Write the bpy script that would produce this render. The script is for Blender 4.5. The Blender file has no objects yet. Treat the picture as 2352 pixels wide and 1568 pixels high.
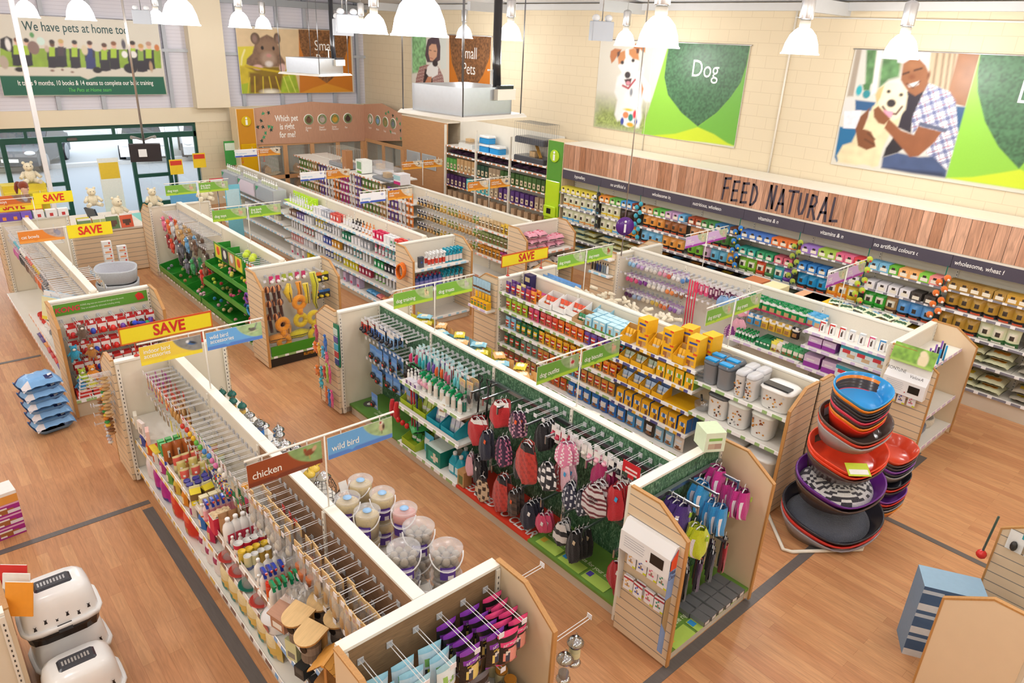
import bpy,math,random
import numpy as np
from mathutils import Vector,Matrix,Euler
random.seed(7)
SC=bpy.context.scene
COL=SC.collection
PI=math.pi
R=math.radians
def lin(c):
 """'#rrggbb' (or an sRGB triple) -> linear rgb"""
 if isinstance(c,str):
  if len(c)==4:c='#'+c[1]*2+c[2]*2+c[3]*2
  c=c.lstrip('#')
  c=[int(c[i:i+2],16)/255 for i in(0,2,4)]
 return tuple(x/12.92 if x<=.04045 else((x+.055)/1.055)**2.4 for x in c[:3])
MATS={}
def _mat(name):
 m=bpy.data.materials.new(name);m.use_nodes=True
 nt=m.node_tree
 return m,nt,nt.nodes['Principled BSDF']
def coloured(name,rough=.5,metal=0.,bump=0.,bscale=60.,var=.06,vscale=25.,trans=0.,alpha=1.,coat=0.,spec=.5,sheen=0.):
 """a material whose base colour is the print / dye colour stored on the faces, broken up by a little noise"""
 m,nt,b=_mat(name)
 at=nt.nodes.new('ShaderNodeAttribute');at.attribute_name='Col'
 tc=nt.nodes.new('ShaderNodeTexCoord')
 nz=nt.nodes.new('ShaderNodeTexNoise');nz.inputs['Scale'].default_value=vscale;nz.inputs['Detail'].default_value=2
 nt.links.new(tc.outputs['Object'],nz.inputs['Vector'])
 mr=nt.nodes.new('ShaderNodeMapRange')
 mr.inputs['To Min'].default_value=1-var;mr.inputs['To Max'].default_value=1+var
 nt.links.new(nz.outputs['Fac'],mr.inputs['Value'])
 mx=nt.nodes.new('ShaderNodeVectorMath');mx.operation='SCALE'
 nt.links.new(at.outputs['Color'],mx.inputs[0]);nt.links.new(mr.outputs['Result'],mx.inputs['Scale'])
 nt.links.new(mx.outputs['Vector'],b.inputs['Base Color'])
 b.inputs['Roughness'].default_value=rough;b.inputs['Metallic'].default_value=metal
 b.inputs['Specular IOR Level'].default_value=spec
 b.inputs['Coat Weight'].default_value=coat
 b.inputs['Sheen Weight'].default_value=sheen
 if trans:b.inputs['Transmission Weight'].default_value=trans
 if alpha<1:b.inputs['Alpha'].default_value=alpha
 if bump:
  n2=nt.nodes.new('ShaderNodeTexNoise');n2.inputs['Scale'].default_value=bscale;n2.inputs['Detail'].default_value=1
  nt.links.new(tc.outputs['Object'],n2.inputs['Vector'])
  bp=nt.nodes.new('ShaderNodeBump');bp.inputs['Strength'].default_value=bump;bp.inputs['Distance'].default_value=.02
  nt.links.new(n2.outputs['Fac'],bp.inputs['Height']);nt.links.new(bp.outputs['Normal'],b.inputs['Normal'])
 MATS[name]=m
 return m
coloured('card',.5)
coloured('paint',.45,var=.03,vscale=6)
coloured('gloss',.18,var=.02)
coloured('film',.22,bump=.25,bscale=28,var=.04)
coloured('cloth',.9,bump=.35,bscale=120,var=.12,vscale=60,sheen=.3)
coloured('plush',1.,bump=.6,bscale=90,var=.2,vscale=90,sheen=.5)
coloured('metal',.32,metal=1.,var=.05)
coloured('chrome',.12,metal=1.,var=.02)
coloured('print',.42,var=.03,vscale=40)
coloured('grain',.6,var=.25,vscale=160)
def wood_mat(name,stretch=(40,3,3),rough=.45,var=.22):
 m,nt,b=_mat(name)
 at=nt.nodes.new('ShaderNodeAttribute');at.attribute_name='Col'
 tc=nt.nodes.new('ShaderNodeTexCoord');mp=nt.nodes.new('ShaderNodeMapping')
 mp.inputs['Scale'].default_value=stretch
 nz=nt.nodes.new('ShaderNodeTexNoise');nz.inputs['Scale'].default_value=1.5;nz.inputs['Detail'].default_value=4
 nz.inputs['Distortion'].default_value=.6
 nt.links.new(tc.outputs['Object'],mp.inputs['Vector']);nt.links.new(mp.outputs['Vector'],nz.inputs['Vector'])
 mr=nt.nodes.new('ShaderNodeMapRange');mr.inputs['To Min'].default_value=1-var;mr.inputs['To Max'].default_value=1+var
 nt.links.new(nz.outputs['Fac'],mr.inputs['Value'])
 mx=nt.nodes.new('ShaderNodeVectorMath');mx.operation='SCALE'
 nt.links.new(at.outputs['Color'],mx.inputs[0]);nt.links.new(mr.outputs['Result'],mx.inputs['Scale'])
 nt.links.new(mx.outputs['Vector'],b.inputs['Base Color']);b.inputs['Roughness'].default_value=rough
 MATS[name]=m
wood_mat('woodx',(3,40,40));wood_mat('woody',(40,3,40));wood_mat('woodz',(40,40,3))
wood_mat('reed',(6,6,160),.8,.75)
def clear_mat(name,tint,opacity,rough=.08,gloss=.12):
 """thin clear plastic or glass: mostly see-through, a little body colour, a sharp sheen"""
 m=bpy.data.materials.new(name);m.use_nodes=True;nt=m.node_tree
 for n in list(nt.nodes):nt.nodes.remove(n)
 out=nt.nodes.new('ShaderNodeOutputMaterial')
 tr=nt.nodes.new('ShaderNodeBsdfTransparent');df=nt.nodes.new('ShaderNodeBsdfDiffuse');gl=nt.nodes.new('ShaderNodeBsdfGlossy')
 df.inputs['Color'].default_value=(*lin(tint),1);gl.inputs['Roughness'].default_value=rough
 nz=nt.nodes.new('ShaderNodeTexNoise');nz.inputs['Scale'].default_value=18
 mr=nt.nodes.new('ShaderNodeMapRange');mr.inputs['To Min'].default_value=max(0,opacity-.1);mr.inputs['To Max'].default_value=min(1,opacity+.1)
 nt.links.new(nz.outputs['Fac'],mr.inputs['Value'])
 m1=nt.nodes.new('ShaderNodeMixShader');m2=nt.nodes.new('ShaderNodeMixShader')
 nt.links.new(mr.outputs['Result'],m1.inputs['Fac']);nt.links.new(tr.outputs[0],m1.inputs[1]);nt.links.new(df.outputs[0],m1.inputs[2])
 m2.inputs['Fac'].default_value=gloss
 nt.links.new(m1.outputs[0],m2.inputs[1]);nt.links.new(gl.outputs[0],m2.inputs[2])
 nt.links.new(m2.outputs[0],out.inputs['Surface'])
 MATS[name]=m
clear_mat('clear','#f2f4f6',.12);clear_mat('bagfilm','#eeeeee',.3,.15,.2);clear_mat('frost','#f4f3f6',.24,.25,.05)
clear_mat('pane','#e8f2f2',.04,.02,.08);clear_mat('smoke','#9aa0a4',.35,.1,.15)
def emit_mat(name,col,strength):
 m,nt,b=_mat(name)
 b.inputs['Base Color'].default_value=(.8,.8,.8,1)
 nz=nt.nodes.new('ShaderNodeTexNoise');nz.inputs['Scale'].default_value=6
 mr=nt.nodes.new('ShaderNodeMapRange');mr.inputs['To Min'].default_value=strength*.85;mr.inputs['To Max'].default_value=strength*1.15
 nt.links.new(nz.outputs['Fac'],mr.inputs['Value']);nt.links.new(mr.outputs['Result'],b.inputs['Emission Strength'])
 b.inputs['Emission Color'].default_value=(*lin(col),1)
 MATS[name]=m
class MB:
 def __init__(s):s.v=[];s.f=[];s.fm=[];s.fc=[];s.fs=[]
 def add(s,pts,faces,col,mat='card',smooth=False):
  b=len(s.v);s.v.extend(tuple(p)for p in pts)
  many=isinstance(col,list)
  for i,f in enumerate(faces):
   s.f.append(tuple(b+k for k in f));s.fm.append(mat if isinstance(mat,str)else mat[i])
   s.fc.append(lin(col[i]if many else col));s.fs.append(smooth)
  return s
 def box(s,x0,y0,z0,x1,y1,z1,col,mat='card',top=None,bottom=None,front=None,back=None):
  p=[(x0,y0,z0),(x1,y0,z0),(x1,y1,z0),(x0,y1,z0),(x0,y0,z1),(x1,y0,z1),(x1,y1,z1),(x0,y1,z1)]
  f=[(3,2,1,0),(4,5,6,7),(0,1,5,4),(2,3,7,6),(1,2,6,5),(3,0,4,7)]
  c=[bottom or col,top or col,front or col,back or col,col,col]
  return s.add(p,f,c,mat)
 def cham(s,x0,y0,z0,x1,y1,z1,b,col,mat='card',top=None):
  """box with chamfered vertical edges and a chamfered top"""
  def ring(x0,y0,x1,y1,b,z):return[(x0+b,y0,z),(x1-b,y0,z),(x1,y0+b,z),(x1,y1-b,z),(x1-b,y1,z),(x0+b,y1,z),(x0,y1-b,z),(x0,y0+b,z)]
  p=ring(x0,y0,x1,y1,b,z0)+ring(x0,y0,x1,y1,b,z1-b)+ring(x0+b,y0+b,x1-b,y1-b,b*.6,z1)
  f=[tuple(range(7,-1,-1)),tuple(range(16,24))]
  for k in(0,8):
   f+=[(k+i,k+(i+1)%8,k+8+(i+1)%8,k+8+i)for i in range(8)]
  return s.add(p,f,[col,top or col]+[col]*16,mat)
 def lathe(s,prof,n,cols,mat='gloss',cx=0,cy=0,cap0=True,cap1=True,sx=1,sy=1,smooth=True,power=2.,rot=0.):
  """prof [(r,z)...] turned about z; cols one colour or one per band (a band may be (colour, material)); power > 2 gives a rounded square"""
  def dirs(i):
   a=2*PI*i/n+rot;c,q=math.cos(a),math.sin(a)
   if power!=2:
    k=(abs(c)**power+abs(q)**power)**(-1/power);c*=k;q*=k
   return c*sx,q*sy
  D=[dirs(i)for i in range(n)]
  pts=[(cx+r*d[0],cy+r*d[1],z)for r,z in prof for d in D]
  many=isinstance(cols,list)
  b=len(s.v);s.v.extend(pts)
  for j in range(len(prof)-1):
   c=cols[min(j,len(cols)-1)]if many else cols
   m=mat
   if isinstance(c,tuple):c,m=c
   c=lin(c)
   for i in range(n):
    s.f.append((b+j*n+i,b+j*n+(i+1)%n,b+(j+1)*n+(i+1)%n,b+(j+1)*n+i));s.fm.append(m);s.fc.append(c);s.fs.append(smooth)
  for flag,j,c in((cap0,0,cols[0]if many else cols),(cap1,len(prof)-1,cols[-1]if many else cols)):
   if flag:
    m=mat
    if isinstance(c,tuple):c,m=c
    idx=[b+j*n+i for i in range(n)]
    s.f.append(tuple(reversed(idx))if j==0 else tuple(idx));s.fm.append(m);s.fc.append(lin(c));s.fs.append(False)
  return s
 def grid(s,fn,nu,nv,colfn,mat='film',smooth=True,closed=False):
  """fn(u,v) -> point; colfn(u,v) -> colour (or one colour)"""
  pts=[fn(i/nu,j/nv)for j in range(nv+1)for i in range(nu+1)]
  b=len(s.v);s.v.extend(pts)
  for j in range(nv):
   for i in range(nu):
    k=b+j*(nu+1)+i
    s.f.append((k,k+1,k+nu+2,k+nu+1));s.fm.append(mat)
    s.fc.append(lin(colfn((i+.5)/nu,(j+.5)/nv)if callable(colfn)else colfn));s.fs.append(smooth)
  return s
 def tube(s,pts,r,n=6,col='#cccccc',mat='metal',caps=True):
  P=[Vector(p)for p in pts]
  rs=r if isinstance(r,(list,tuple))else[r]*len(P)
  b=len(s.v);up=None
  for i,p in enumerate(P):
   t=(P[min(i+1,len(P)-1)]-P[max(i-1,0)])
   if t.length<1e-9:t=Vector((0,0,1))
   t.normalize()
   if up is None:
    up=Vector((0,0,1))if abs(t.z)<.9 else Vector((1,0,0))
   a=t.cross(up);a.normalize();q=a.cross(t);up=q
   for k in range(n):
    an=2*PI*k/n;s.v.append(tuple(p+(a*math.cos(an)+q*math.sin(an))*rs[i]))
  c=lin(col)
  for i in range(len(P)-1):
   for k in range(n):
    s.f.append((b+i*n+k,b+i*n+(k+1)%n,b+(i+1)*n+(k+1)%n,b+(i+1)*n+k));s.fm.append(mat);s.fc.append(c);s.fs.append(n>4)
  if caps:
   e=b+(len(P)-1)*n
   s.f.append(tuple(b+k for k in reversed(range(n))));s.f.append(tuple(e+k for k in range(n)))
   s.fm+=[mat,mat];s.fc+=[c,c];s.fs+=[False,False]
  return s
 def ball(s,x,y,z,rx,ry=None,rz=None,col='#ffffff',mat='plush',n=10,colfn=None):
  ry=ry or rx;rz=rz or rx;m=max(4,n//2+1)
  def fn(u,v):
   a=2*PI*u;t=PI*(v-.5);return(x+rx*math.cos(t)*math.cos(a),y+ry*math.cos(t)*math.sin(a),z+rz*math.sin(t))
  return s.grid(fn,n,m,colfn or col,mat)
 def prism(s,outline,a0,a1,axis='y',col='#ffffff',mat='card',edge=None,emat=None):
  """outline in the plane across AXIS, extruded from a0 to a1"""
  def P(u,w,a):return(u,a,w)if axis=='y' else((a,u,w)if axis=='x' else(u,w,a))
  n=len(outline)
  pts=[P(u,w,a0)for u,w in outline]+[P(u,w,a1)for u,w in outline]
  f=[tuple(range(n)),tuple(range(2*n-1,n-1,-1))]+[(i+n,(i+1)%n+n,(i+1)%n,i)for i in range(n)]
  return s.add(pts,f,[col,col]+[edge or col]*n,[mat,mat]+[emat or mat]*n)
 def flat(s,outline,col,mat='print',off=0.,plane='xz'):
  n=len(outline)
  pts=[((u,off,w)if plane=='xz' else(u,w,off))for u,w in outline]
  return s.add(pts,[tuple(range(n))],col,mat)
 def mesh(s,name):
  me=bpy.data.meshes.new(name)
  me.from_pydata(s.v,[],s.f)
  keys=list(dict.fromkeys(s.fm));ix={k:i for i,k in enumerate(keys)}
  for k in keys:me.materials.append(MATS[k])
  me.polygons.foreach_set('material_index',[ix[k]for k in s.fm])
  me.polygons.foreach_set('use_smooth',s.fs)
  lt=np.zeros(len(me.polygons),dtype=np.int32);me.polygons.foreach_get('loop_total',lt)
  cc=np.ones((len(s.f),4),dtype=np.float32);cc[:,:3]=np.array(s.fc,dtype=np.float32)
  at=me.attributes.new('Col','FLOAT_COLOR','CORNER')
  at.data.foreach_set('color',np.repeat(cc,lt,axis=0).ravel())
  me.update();me.validate()
  return me
LABELS={}
def props(o,label=None,cat=None,group=None,kind=None):
 if label and len(label.split())>16:
  i,j=label.find(' from the '),label.find(',')
  if 0<i<j:label=label[:i]+label[j:]
  label=' '.join(label.split()[:16])
 if label:o['label']=label
 if cat:o['category']=cat
 if group:o['group']=group
 if kind:o['kind']=kind
 if cat:
  LABELS.setdefault(label,[]).append(o.name)
 return o
def link(name,data,parent=None,loc=(0,0,0),rot=(0,0,0)):
 o=bpy.data.objects.new(name,data);COL.objects.link(o)
 o.location=loc;o.rotation_euler=rot
 if parent:o.parent=parent
 return o
def obj(name,mb,parent=None,loc=(0,0,0),rot=(0,0,0),label=None,cat=None,group=None,kind=None):
 me=mb.mesh(name)if isinstance(mb,MB)else mb
 return props(link(name,me,parent,loc,rot),label,cat,group,kind)
def thing(name,label,cat,loc=(0,0,0),rz=0,group=None):
 return props(link(name,None,None,loc,(0,0,rz)),label,cat,group)
def struct(name,mb,label=None,loc=(0,0,0),rot=(0,0,0)):
 return obj(name,mb,None,loc,rot,label,None,None,'structure')
class Kind:
 """one kind of thing: its meshes are made once; put() makes one object (and one object per part) for each instance"""
 def __init__(s,name,cat,body,parts=()):
  s.name,s.cat=name,cat
  s.body=body.mesh(name)if isinstance(body,MB)else body
  s.parts=[]
  for p in parts:
   nm,mb,lab,mat,subs=(list(p)+[None]*5)[:5]
   s.parts.append((nm,mb.mesh(nm)if isinstance(mb,MB)else mb,lab,mat,[(q[0],q[1].mesh(q[0])if isinstance(q[1],MB)else q[1],q[2]if len(q)>2 else None,q[3]if len(q)>3 else None)for q in(subs or())]))
 def put(s,loc,rz=0.,label=None,group=None,rx=0.,ry=0.,sc=1.):
  o=bpy.data.objects.new(s.name,s.body);COL.objects.link(o)
  o.location=loc;o.rotation_euler=(rx,ry,rz)
  if sc!=1.:o.scale=(sc,)*3 if not isinstance(sc,tuple)else sc
  props(o,label,s.cat,group)
  for nm,me,lab,mat,subs in s.parts:
   c=bpy.data.objects.new(nm,me);COL.objects.link(c);c.parent=o
   if mat is not None:c.matrix_local=mat
   if lab:c['label']=lab
   for nm2,me2,lab2,mat2 in subs:
    d=bpy.data.objects.new(nm2,me2);COL.objects.link(d);d.parent=c
    if mat2 is not None:d.matrix_local=mat2
    if lab2:d['label']=lab2
  return o
ORD='first second third fourth fifth sixth seventh eighth ninth tenth eleventh twelfth thirteenth fourteenth fifteenth sixteenth seventeenth eighteenth nineteenth twentieth twenty-first twenty-second twenty-third twenty-fourth twenty-fifth twenty-sixth twenty-seventh twenty-eighth twenty-ninth thirtieth thirty-first thirty-second thirty-third thirty-fourth thirty-fifth thirty-sixth thirty-seventh thirty-eighth thirty-ninth fortieth'.split()
_txt={}
def text_mesh(body,size,col,bold=0.,shear=0.,align='CENTER',space=1.,line=1.,mat='print',sx=1.):
 key=(body,size,col,bold,shear,align,space,line,sx)
 if key in _txt:return _txt[key]
 cu=bpy.data.curves.new('lettering','FONT');cu.body=body;cu.size=size;cu.align_x=align;cu.align_y='CENTER'
 cu.offset=bold*size;cu.shear=shear;cu.space_character=space;cu.space_line=line;cu.resolution_u=3
 o=bpy.data.objects.new('lettering',cu);COL.objects.link(o)
 dg=bpy.context.evaluated_depsgraph_get();dg.update()
 me=bpy.data.meshes.new_from_object(o.evaluated_get(dg));me.name='lettering'
 bpy.data.objects.remove(o);bpy.data.curves.remove(cu)
 if sx!=1.:me.transform(Matrix.Diagonal((sx,1,1,1)))
 me.materials.clear();me.materials.append(MATS[mat])
 at=me.attributes.new('Col','FLOAT_COLOR','CORNER')
 at.data.foreach_set('color',np.tile(np.array([*lin(col),1],dtype=np.float32),len(me.loops)))
 _txt[key]=me
 return me
FACE={'-y':(R(90),0,0),'-x':(R(90),0,R(-90)),'+x':(R(90),0,R(90)),'+y':(R(90),0,R(180)),'+z':(0,0,0)}
def text(body,size,col,loc,face='-y',parent=None,name='lettering',**kw):
 rot=FACE[face]if isinstance(face,str)else face
 return link(name,text_mesh(body,size,col,**kw),parent,loc,rot)
def TM(x,y,z,rx=90,rz=0,ry=0):
 return Matrix.Translation((x,y,z))@Euler((R(rx),R(ry),R(rz))).to_matrix().to_4x4()
class Art:
 def __init__(s,w,h,cell,base):
  s.w,s.h=w,h;s.nu,s.nv=max(2,round(w/cell)),max(2,round(h/cell))
  s.U,s.V=np.meshgrid(np.linspace(0,w,s.nu+1),np.linspace(0,h,s.nv+1))
  s.c=np.ones(s.U.shape+(3,))*np.array(lin(base));s.cell=cell
  s.rng=np.random.default_rng(5)
 def _mix(s,m,col):
  col=np.array(lin(col))if isinstance(col,(str,tuple))else col
  s.c=s.c*(1-m[...,None])+col*m[...,None];return s
 def poly(s,pts,col,soft=None,noise=0.,nscale=.05):
  soft=soft or s.cell*.9
  P=np.array(pts,float);n=len(P);ins=np.zeros(s.U.shape,bool);d=np.full(s.U.shape,1e9)
  for i in range(n):
   x0,y0=P[i];x1,y1=P[(i+1)%n]
   with np.errstate(divide='ignore',invalid='ignore'):
    ins^=((y0>s.V)!=(y1>s.V))&(s.U<(x1-x0)*(s.V-y0)/(y1-y0+1e-12)+x0)
   dx,dy=x1-x0,y1-y0;t=np.clip(((s.U-x0)*dx+(s.V-y0)*dy)/(dx*dx+dy*dy+1e-12),0,1)
   d=np.minimum(d,np.hypot(s.U-x0-t*dx,s.V-y0-t*dy))
  m=np.clip(.5+np.where(ins,d,-d)/(2*soft),0,1)
  return s._noisy(m,col,noise,nscale)
 def _noisy(s,m,col,noise,nscale):
  if noise:
   col=np.array(lin(col))*(1+noise*s.field(nscale))[...,None]
  return s._mix(m,col)
 def field(s,scale):
  """smooth random field in -1..1 with features of SCALE metres"""
  nx,ny=max(2,int(s.w/scale)+2),max(2,int(s.h/scale)+2)
  g=s.rng.uniform(-1,1,(ny,nx));x=s.U/s.w*(nx-1.001);y=s.V/s.h*(ny-1.001)
  i,j=x.astype(int),y.astype(int);a,b=x-i,y-j
  return g[j,i]*(1-a)*(1-b)+g[j,i+1]*a*(1-b)+g[j+1,i]*(1-a)*b+g[j+1,i+1]*a*b
 def ell(s,u,v,ru,rv,col,rot=0.,soft=None,noise=0.,nscale=.05):
  soft=soft or s.cell*.9
  c,q=math.cos(rot),math.sin(rot);x=(s.U-u)*c+(s.V-v)*q;y=-(s.U-u)*q+(s.V-v)*c
  m=np.clip(.5-(np.hypot(x/ru,y/rv)-1)*min(ru,rv)/(2*soft),0,1)
  return s._noisy(m,col,noise,nscale)
 def stroke(s,pts,wd,col,soft=None):
  soft=soft or s.cell*.9;d=np.full(s.U.shape,1e9)
  for(x0,y0),(x1,y1)in zip(pts[:-1],pts[1:]):
   dx,dy=x1-x0,y1-y0;t=np.clip(((s.U-x0)*dx+(s.V-y0)*dy)/(dx*dx+dy*dy+1e-12),0,1)
   d=np.minimum(d,np.hypot(s.U-x0-t*dx,s.V-y0-t*dy))
  return s._mix(np.clip(.5+(wd/2-d)/(2*soft),0,1),col)
 def grain(s,amt,scale,mask=None):
  g=1+amt*s.field(scale)
  if mask is not None:g=1+(g-1)*mask
  s.c=s.c*g[...,None];return s
 def plaid(s,pts,col,a,b_,period,ang):
  old=s.c.copy();s.c=np.ones_like(s.c)*np.array(lin(col))
  for k,(c,w)in enumerate(((a,.3),(b_,.07))):
   for t in(ang,ang+PI/2):
    q=(s.U*math.cos(t)+s.V*math.sin(t)+k*period*.5)%period
    s._mix((q<period*w)*.6,c)
  new=s.c;s.c=np.zeros_like(new);s.poly(pts,(1.,1.,1.));m=s.c[...,:1]
  s.c=old*(1-m)+new*m;return s
 def draw(s,ops):
  for o in ops:
   if o[0]=='p':s.poly(o[1],o[2],*[x or None for x in o[3:4]],**(dict(noise=o[4])if len(o)>4 else{}),**(dict(nscale=o[5])if len(o)>5 else{}))
   elif o[0]=='s':s.stroke(o[1],o[2],o[3])
   elif o[0]=='e':s.ell(o[1],o[2],o[3],o[4],o[5],*(o[6:7]or(0.,)),soft=(o[7]if len(o)>7 else None))
   elif o[0]=='pl':s.plaid(*o[1:])
  return s
 def box(s,u0,v0,u1,v1,col,**k):return s.poly([(u0,v0),(u1,v0),(u1,v1),(u0,v1)],col,**k)
 def mesh(s,name,mat='print',bulge=None):
  """grid in local xz (facing -y), origin at its lower corner"""
  n,m=s.nu+1,s.nv+1
  Y=bulge(s.U,s.V)if bulge else np.zeros_like(s.U)
  co=np.stack([s.U,Y,s.V],-1).reshape(-1,3)
  k=(np.arange(s.nv)[:,None]*n+np.arange(s.nu)[None,:]).ravel()
  fc=np.stack([k,k+1,k+n+1,k+n],-1)
  me=bpy.data.meshes.new(name)
  me.vertices.add(len(co));me.vertices.foreach_set('co',co.astype(np.float32).ravel())
  me.loops.add(fc.size);me.loops.foreach_set('vertex_index',fc.astype(np.int32).ravel())
  me.polygons.add(len(fc));me.polygons.foreach_set('loop_start',(np.arange(len(fc))*4).astype(np.int32))
  me.update(calc_edges=True);me.validate()
  at=me.attributes.new('Col','FLOAT_COLOR','POINT')
  cc=np.ones((len(co),4),np.float32);cc[:,:3]=np.clip(s.c.reshape(-1,3),0,1)
  at.data.foreach_set('color',cc.ravel());me.materials.append(MATS[mat])
  return me
XW,YW=12.9,22.1
def proc(name,build):
 m,nt,b=_mat(name);build(nt,b);MATS[name]=m
def _floor(nt,b):
 L=nt.links.new
 tc=nt.nodes.new('ShaderNodeTexCoord');mp=nt.nodes.new('ShaderNodeMapping');mp.inputs['Rotation'].default_value=(0,0,R(90))
 L(tc.outputs['Object'],mp.inputs['Vector'])
 br=nt.nodes.new('ShaderNodeTexBrick');br.offset=.37;br.inputs['Scale'].default_value=1
 br.inputs['Brick Width'].default_value=1.05;br.inputs['Row Height'].default_value=.105;br.inputs['Mortar Size'].default_value=.0012
 br.inputs['Color1'].default_value=(*lin('#cf9a6c'),1);br.inputs['Color2'].default_value=(*lin('#bd835a'),1);br.inputs['Mortar'].default_value=(*lin('#a8714a'),1)
 br.inputs['Bias'].default_value=-.15
 L(mp.outputs['Vector'],br.inputs['Vector'])
 m2=nt.nodes.new('ShaderNodeMapping');m2.inputs['Scale'].default_value=(26,2.2,1);L(tc.outputs['Object'],m2.inputs['Vector'])
 nz=nt.nodes.new('ShaderNodeTexNoise');nz.inputs['Scale'].default_value=1.6;nz.inputs['Detail'].default_value=5;nz.inputs['Distortion'].default_value=1.1
 L(m2.outputs['Vector'],nz.inputs['Vector'])
 mr=nt.nodes.new('ShaderNodeMapRange');mr.inputs['From Min'].default_value=.3;mr.inputs['From Max'].default_value=.7
 mr.inputs['To Min'].default_value=.86;mr.inputs['To Max'].default_value=1.12;L(nz.outputs['Fac'],mr.inputs['Value'])
 mx=nt.nodes.new('ShaderNodeVectorMath');mx.operation='SCALE';L(br.outputs['Color'],mx.inputs[0]);L(mr.outputs['Result'],mx.inputs['Scale'])
 L(mx.outputs['Vector'],b.inputs['Base Color']);b.inputs['Roughness'].default_value=.36;b.inputs['Specular IOR Level'].default_value=.3
proc('floorwood',_floor)
def _block(c1,c2,w,h,rough=.8):
 def f(nt,b):
  L=nt.links.new
  g=nt.nodes.new('ShaderNodeNewGeometry');sp=nt.nodes.new('ShaderNodeSeparateXYZ');L(g.outputs['Position'],sp.inputs[0])
  ad=nt.nodes.new('ShaderNodeMath');ad.operation='ADD';L(sp.outputs['X'],ad.inputs[0]);L(sp.outputs['Y'],ad.inputs[1])
  cb=nt.nodes.new('ShaderNodeCombineXYZ');L(ad.outputs[0],cb.inputs['X']);L(sp.outputs['Z'],cb.inputs['Y'])
  br=nt.nodes.new('ShaderNodeTexBrick');br.inputs['Scale'].default_value=1;br.inputs['Brick Width'].default_value=w;br.inputs['Row Height'].default_value=h
  br.inputs['Mortar Size'].default_value=.006;br.inputs['Color1'].default_value=(*lin(c1),1);br.inputs['Color2'].default_value=(*lin(c1),1);br.inputs['Mortar'].default_value=(*lin(c2),1)
  L(cb.outputs[0],br.inputs['Vector'])
  L(br.outputs['Color'],b.inputs['Base Color']);b.inputs['Roughness'].default_value=rough
 return f
proc('blockwall',_block('#e2d2b4','#d6c5a6',.44,.215))
proc('cladding',_block('#dcd9e2','#cdcad4',6.,.09,.5))
def _tarmac(nt,b):
 nz=nt.nodes.new('ShaderNodeTexNoise');nz.inputs['Scale'].default_value=3;nz.inputs['Detail'].default_value=6
 cr=nt.nodes.new('ShaderNodeValToRGB');cr.color_ramp.elements[0].color=(.28,.31,.32,1);cr.color_ramp.elements[1].color=(.42,.45,.46,1)
 nt.links.new(nz.outputs['Fac'],cr.inputs['Fac']);nt.links.new(cr.outputs['Color'],b.inputs['Base Color']);b.inputs['Roughness'].default_value=.7
proc('tarmac',_tarmac)
def _grassprint(nt,b):
 L=nt.links.new
 tc=nt.nodes.new('ShaderNodeTexCoord');mp=nt.nodes.new('ShaderNodeMapping');mp.inputs['Scale'].default_value=(9,9,3.2);mp.inputs['Rotation'].default_value=(.4,.5,0)
 L(tc.outputs['Object'],mp.inputs['Vector'])
 nz=nt.nodes.new('ShaderNodeTexNoise');nz.inputs['Scale'].default_value=4;nz.inputs['Detail'].default_value=5;nz.inputs['Distortion'].default_value=2.2
 L(mp.outputs['Vector'],nz.inputs['Vector'])
 cr=nt.nodes.new('ShaderNodeValToRGB');e=cr.color_ramp.elements
 e[0].position=.3;e[0].color=(*lin('#1f3a2c'),1);e[1].position=.75;e[1].color=(*lin('#9fc4a4'),1)
 k=e.new(.5);k.color=(*lin('#3f6e4e'),1)
 L(nz.outputs['Fac'],cr.inputs['Fac']);L(cr.outputs['Color'],b.inputs['Base Color']);b.inputs['Roughness'].default_value=.5
proc('grassprint',_grassprint)
def _slat(nt,b):
 L=nt.links.new
 g=nt.nodes.new('ShaderNodeNewGeometry');sp=nt.nodes.new('ShaderNodeSeparateXYZ');L(g.outputs['Position'],sp.inputs[0])
 md=nt.nodes.new('ShaderNodeMath');md.operation='MODULO';md.inputs[1].default_value=.1;L(sp.outputs['Z'],md.inputs[0])
 lt=nt.nodes.new('ShaderNodeMath');lt.operation='LESS_THAN';lt.inputs[1].default_value=.009;L(md.outputs[0],lt.inputs[0])
 mx=nt.nodes.new('ShaderNodeMix');mx.data_type='RGBA';mx.inputs[6].default_value=(*lin('#e7cfae'),1);mx.inputs[7].default_value=(*lin('#8f887e'),1)
 L(lt.outputs[0],mx.inputs[0]);L(mx.outputs[2],b.inputs['Base Color']);b.inputs['Roughness'].default_value=.5
proc('slatboard',_slat)
def _peg(nt,b):
 L=nt.links.new
 g=nt.nodes.new('ShaderNodeNewGeometry');vo=nt.nodes.new('ShaderNodeVectorMath');vo.operation='MODULO';vo.inputs[1].default_value=(.025,.025,.025)
 L(g.outputs['Position'],vo.inputs[0])
 sb=nt.nodes.new('ShaderNodeVectorMath');sb.operation='DISTANCE';sb.inputs[1].default_value=(.0125,.0125,.0125);L(vo.outputs[0],sb.inputs[0])
 nz=nt.nodes.new('ShaderNodeTexNoise');nz.inputs['Scale'].default_value=300
 cr=nt.nodes.new('ShaderNodeValToRGB');cr.color_ramp.elements[0].color=(*lin('#c8bfae'),1);cr.color_ramp.elements[1].color=(*lin('#ebe4d6'),1)
 cr.color_ramp.elements[0].position=.38;cr.color_ramp.elements[1].position=.5
 L(nz.outputs['Fac'],cr.inputs['Fac']);L(cr.outputs['Color'],b.inputs['Base Color']);b.inputs['Roughness'].default_value=.5
proc('peg',_peg)
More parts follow.
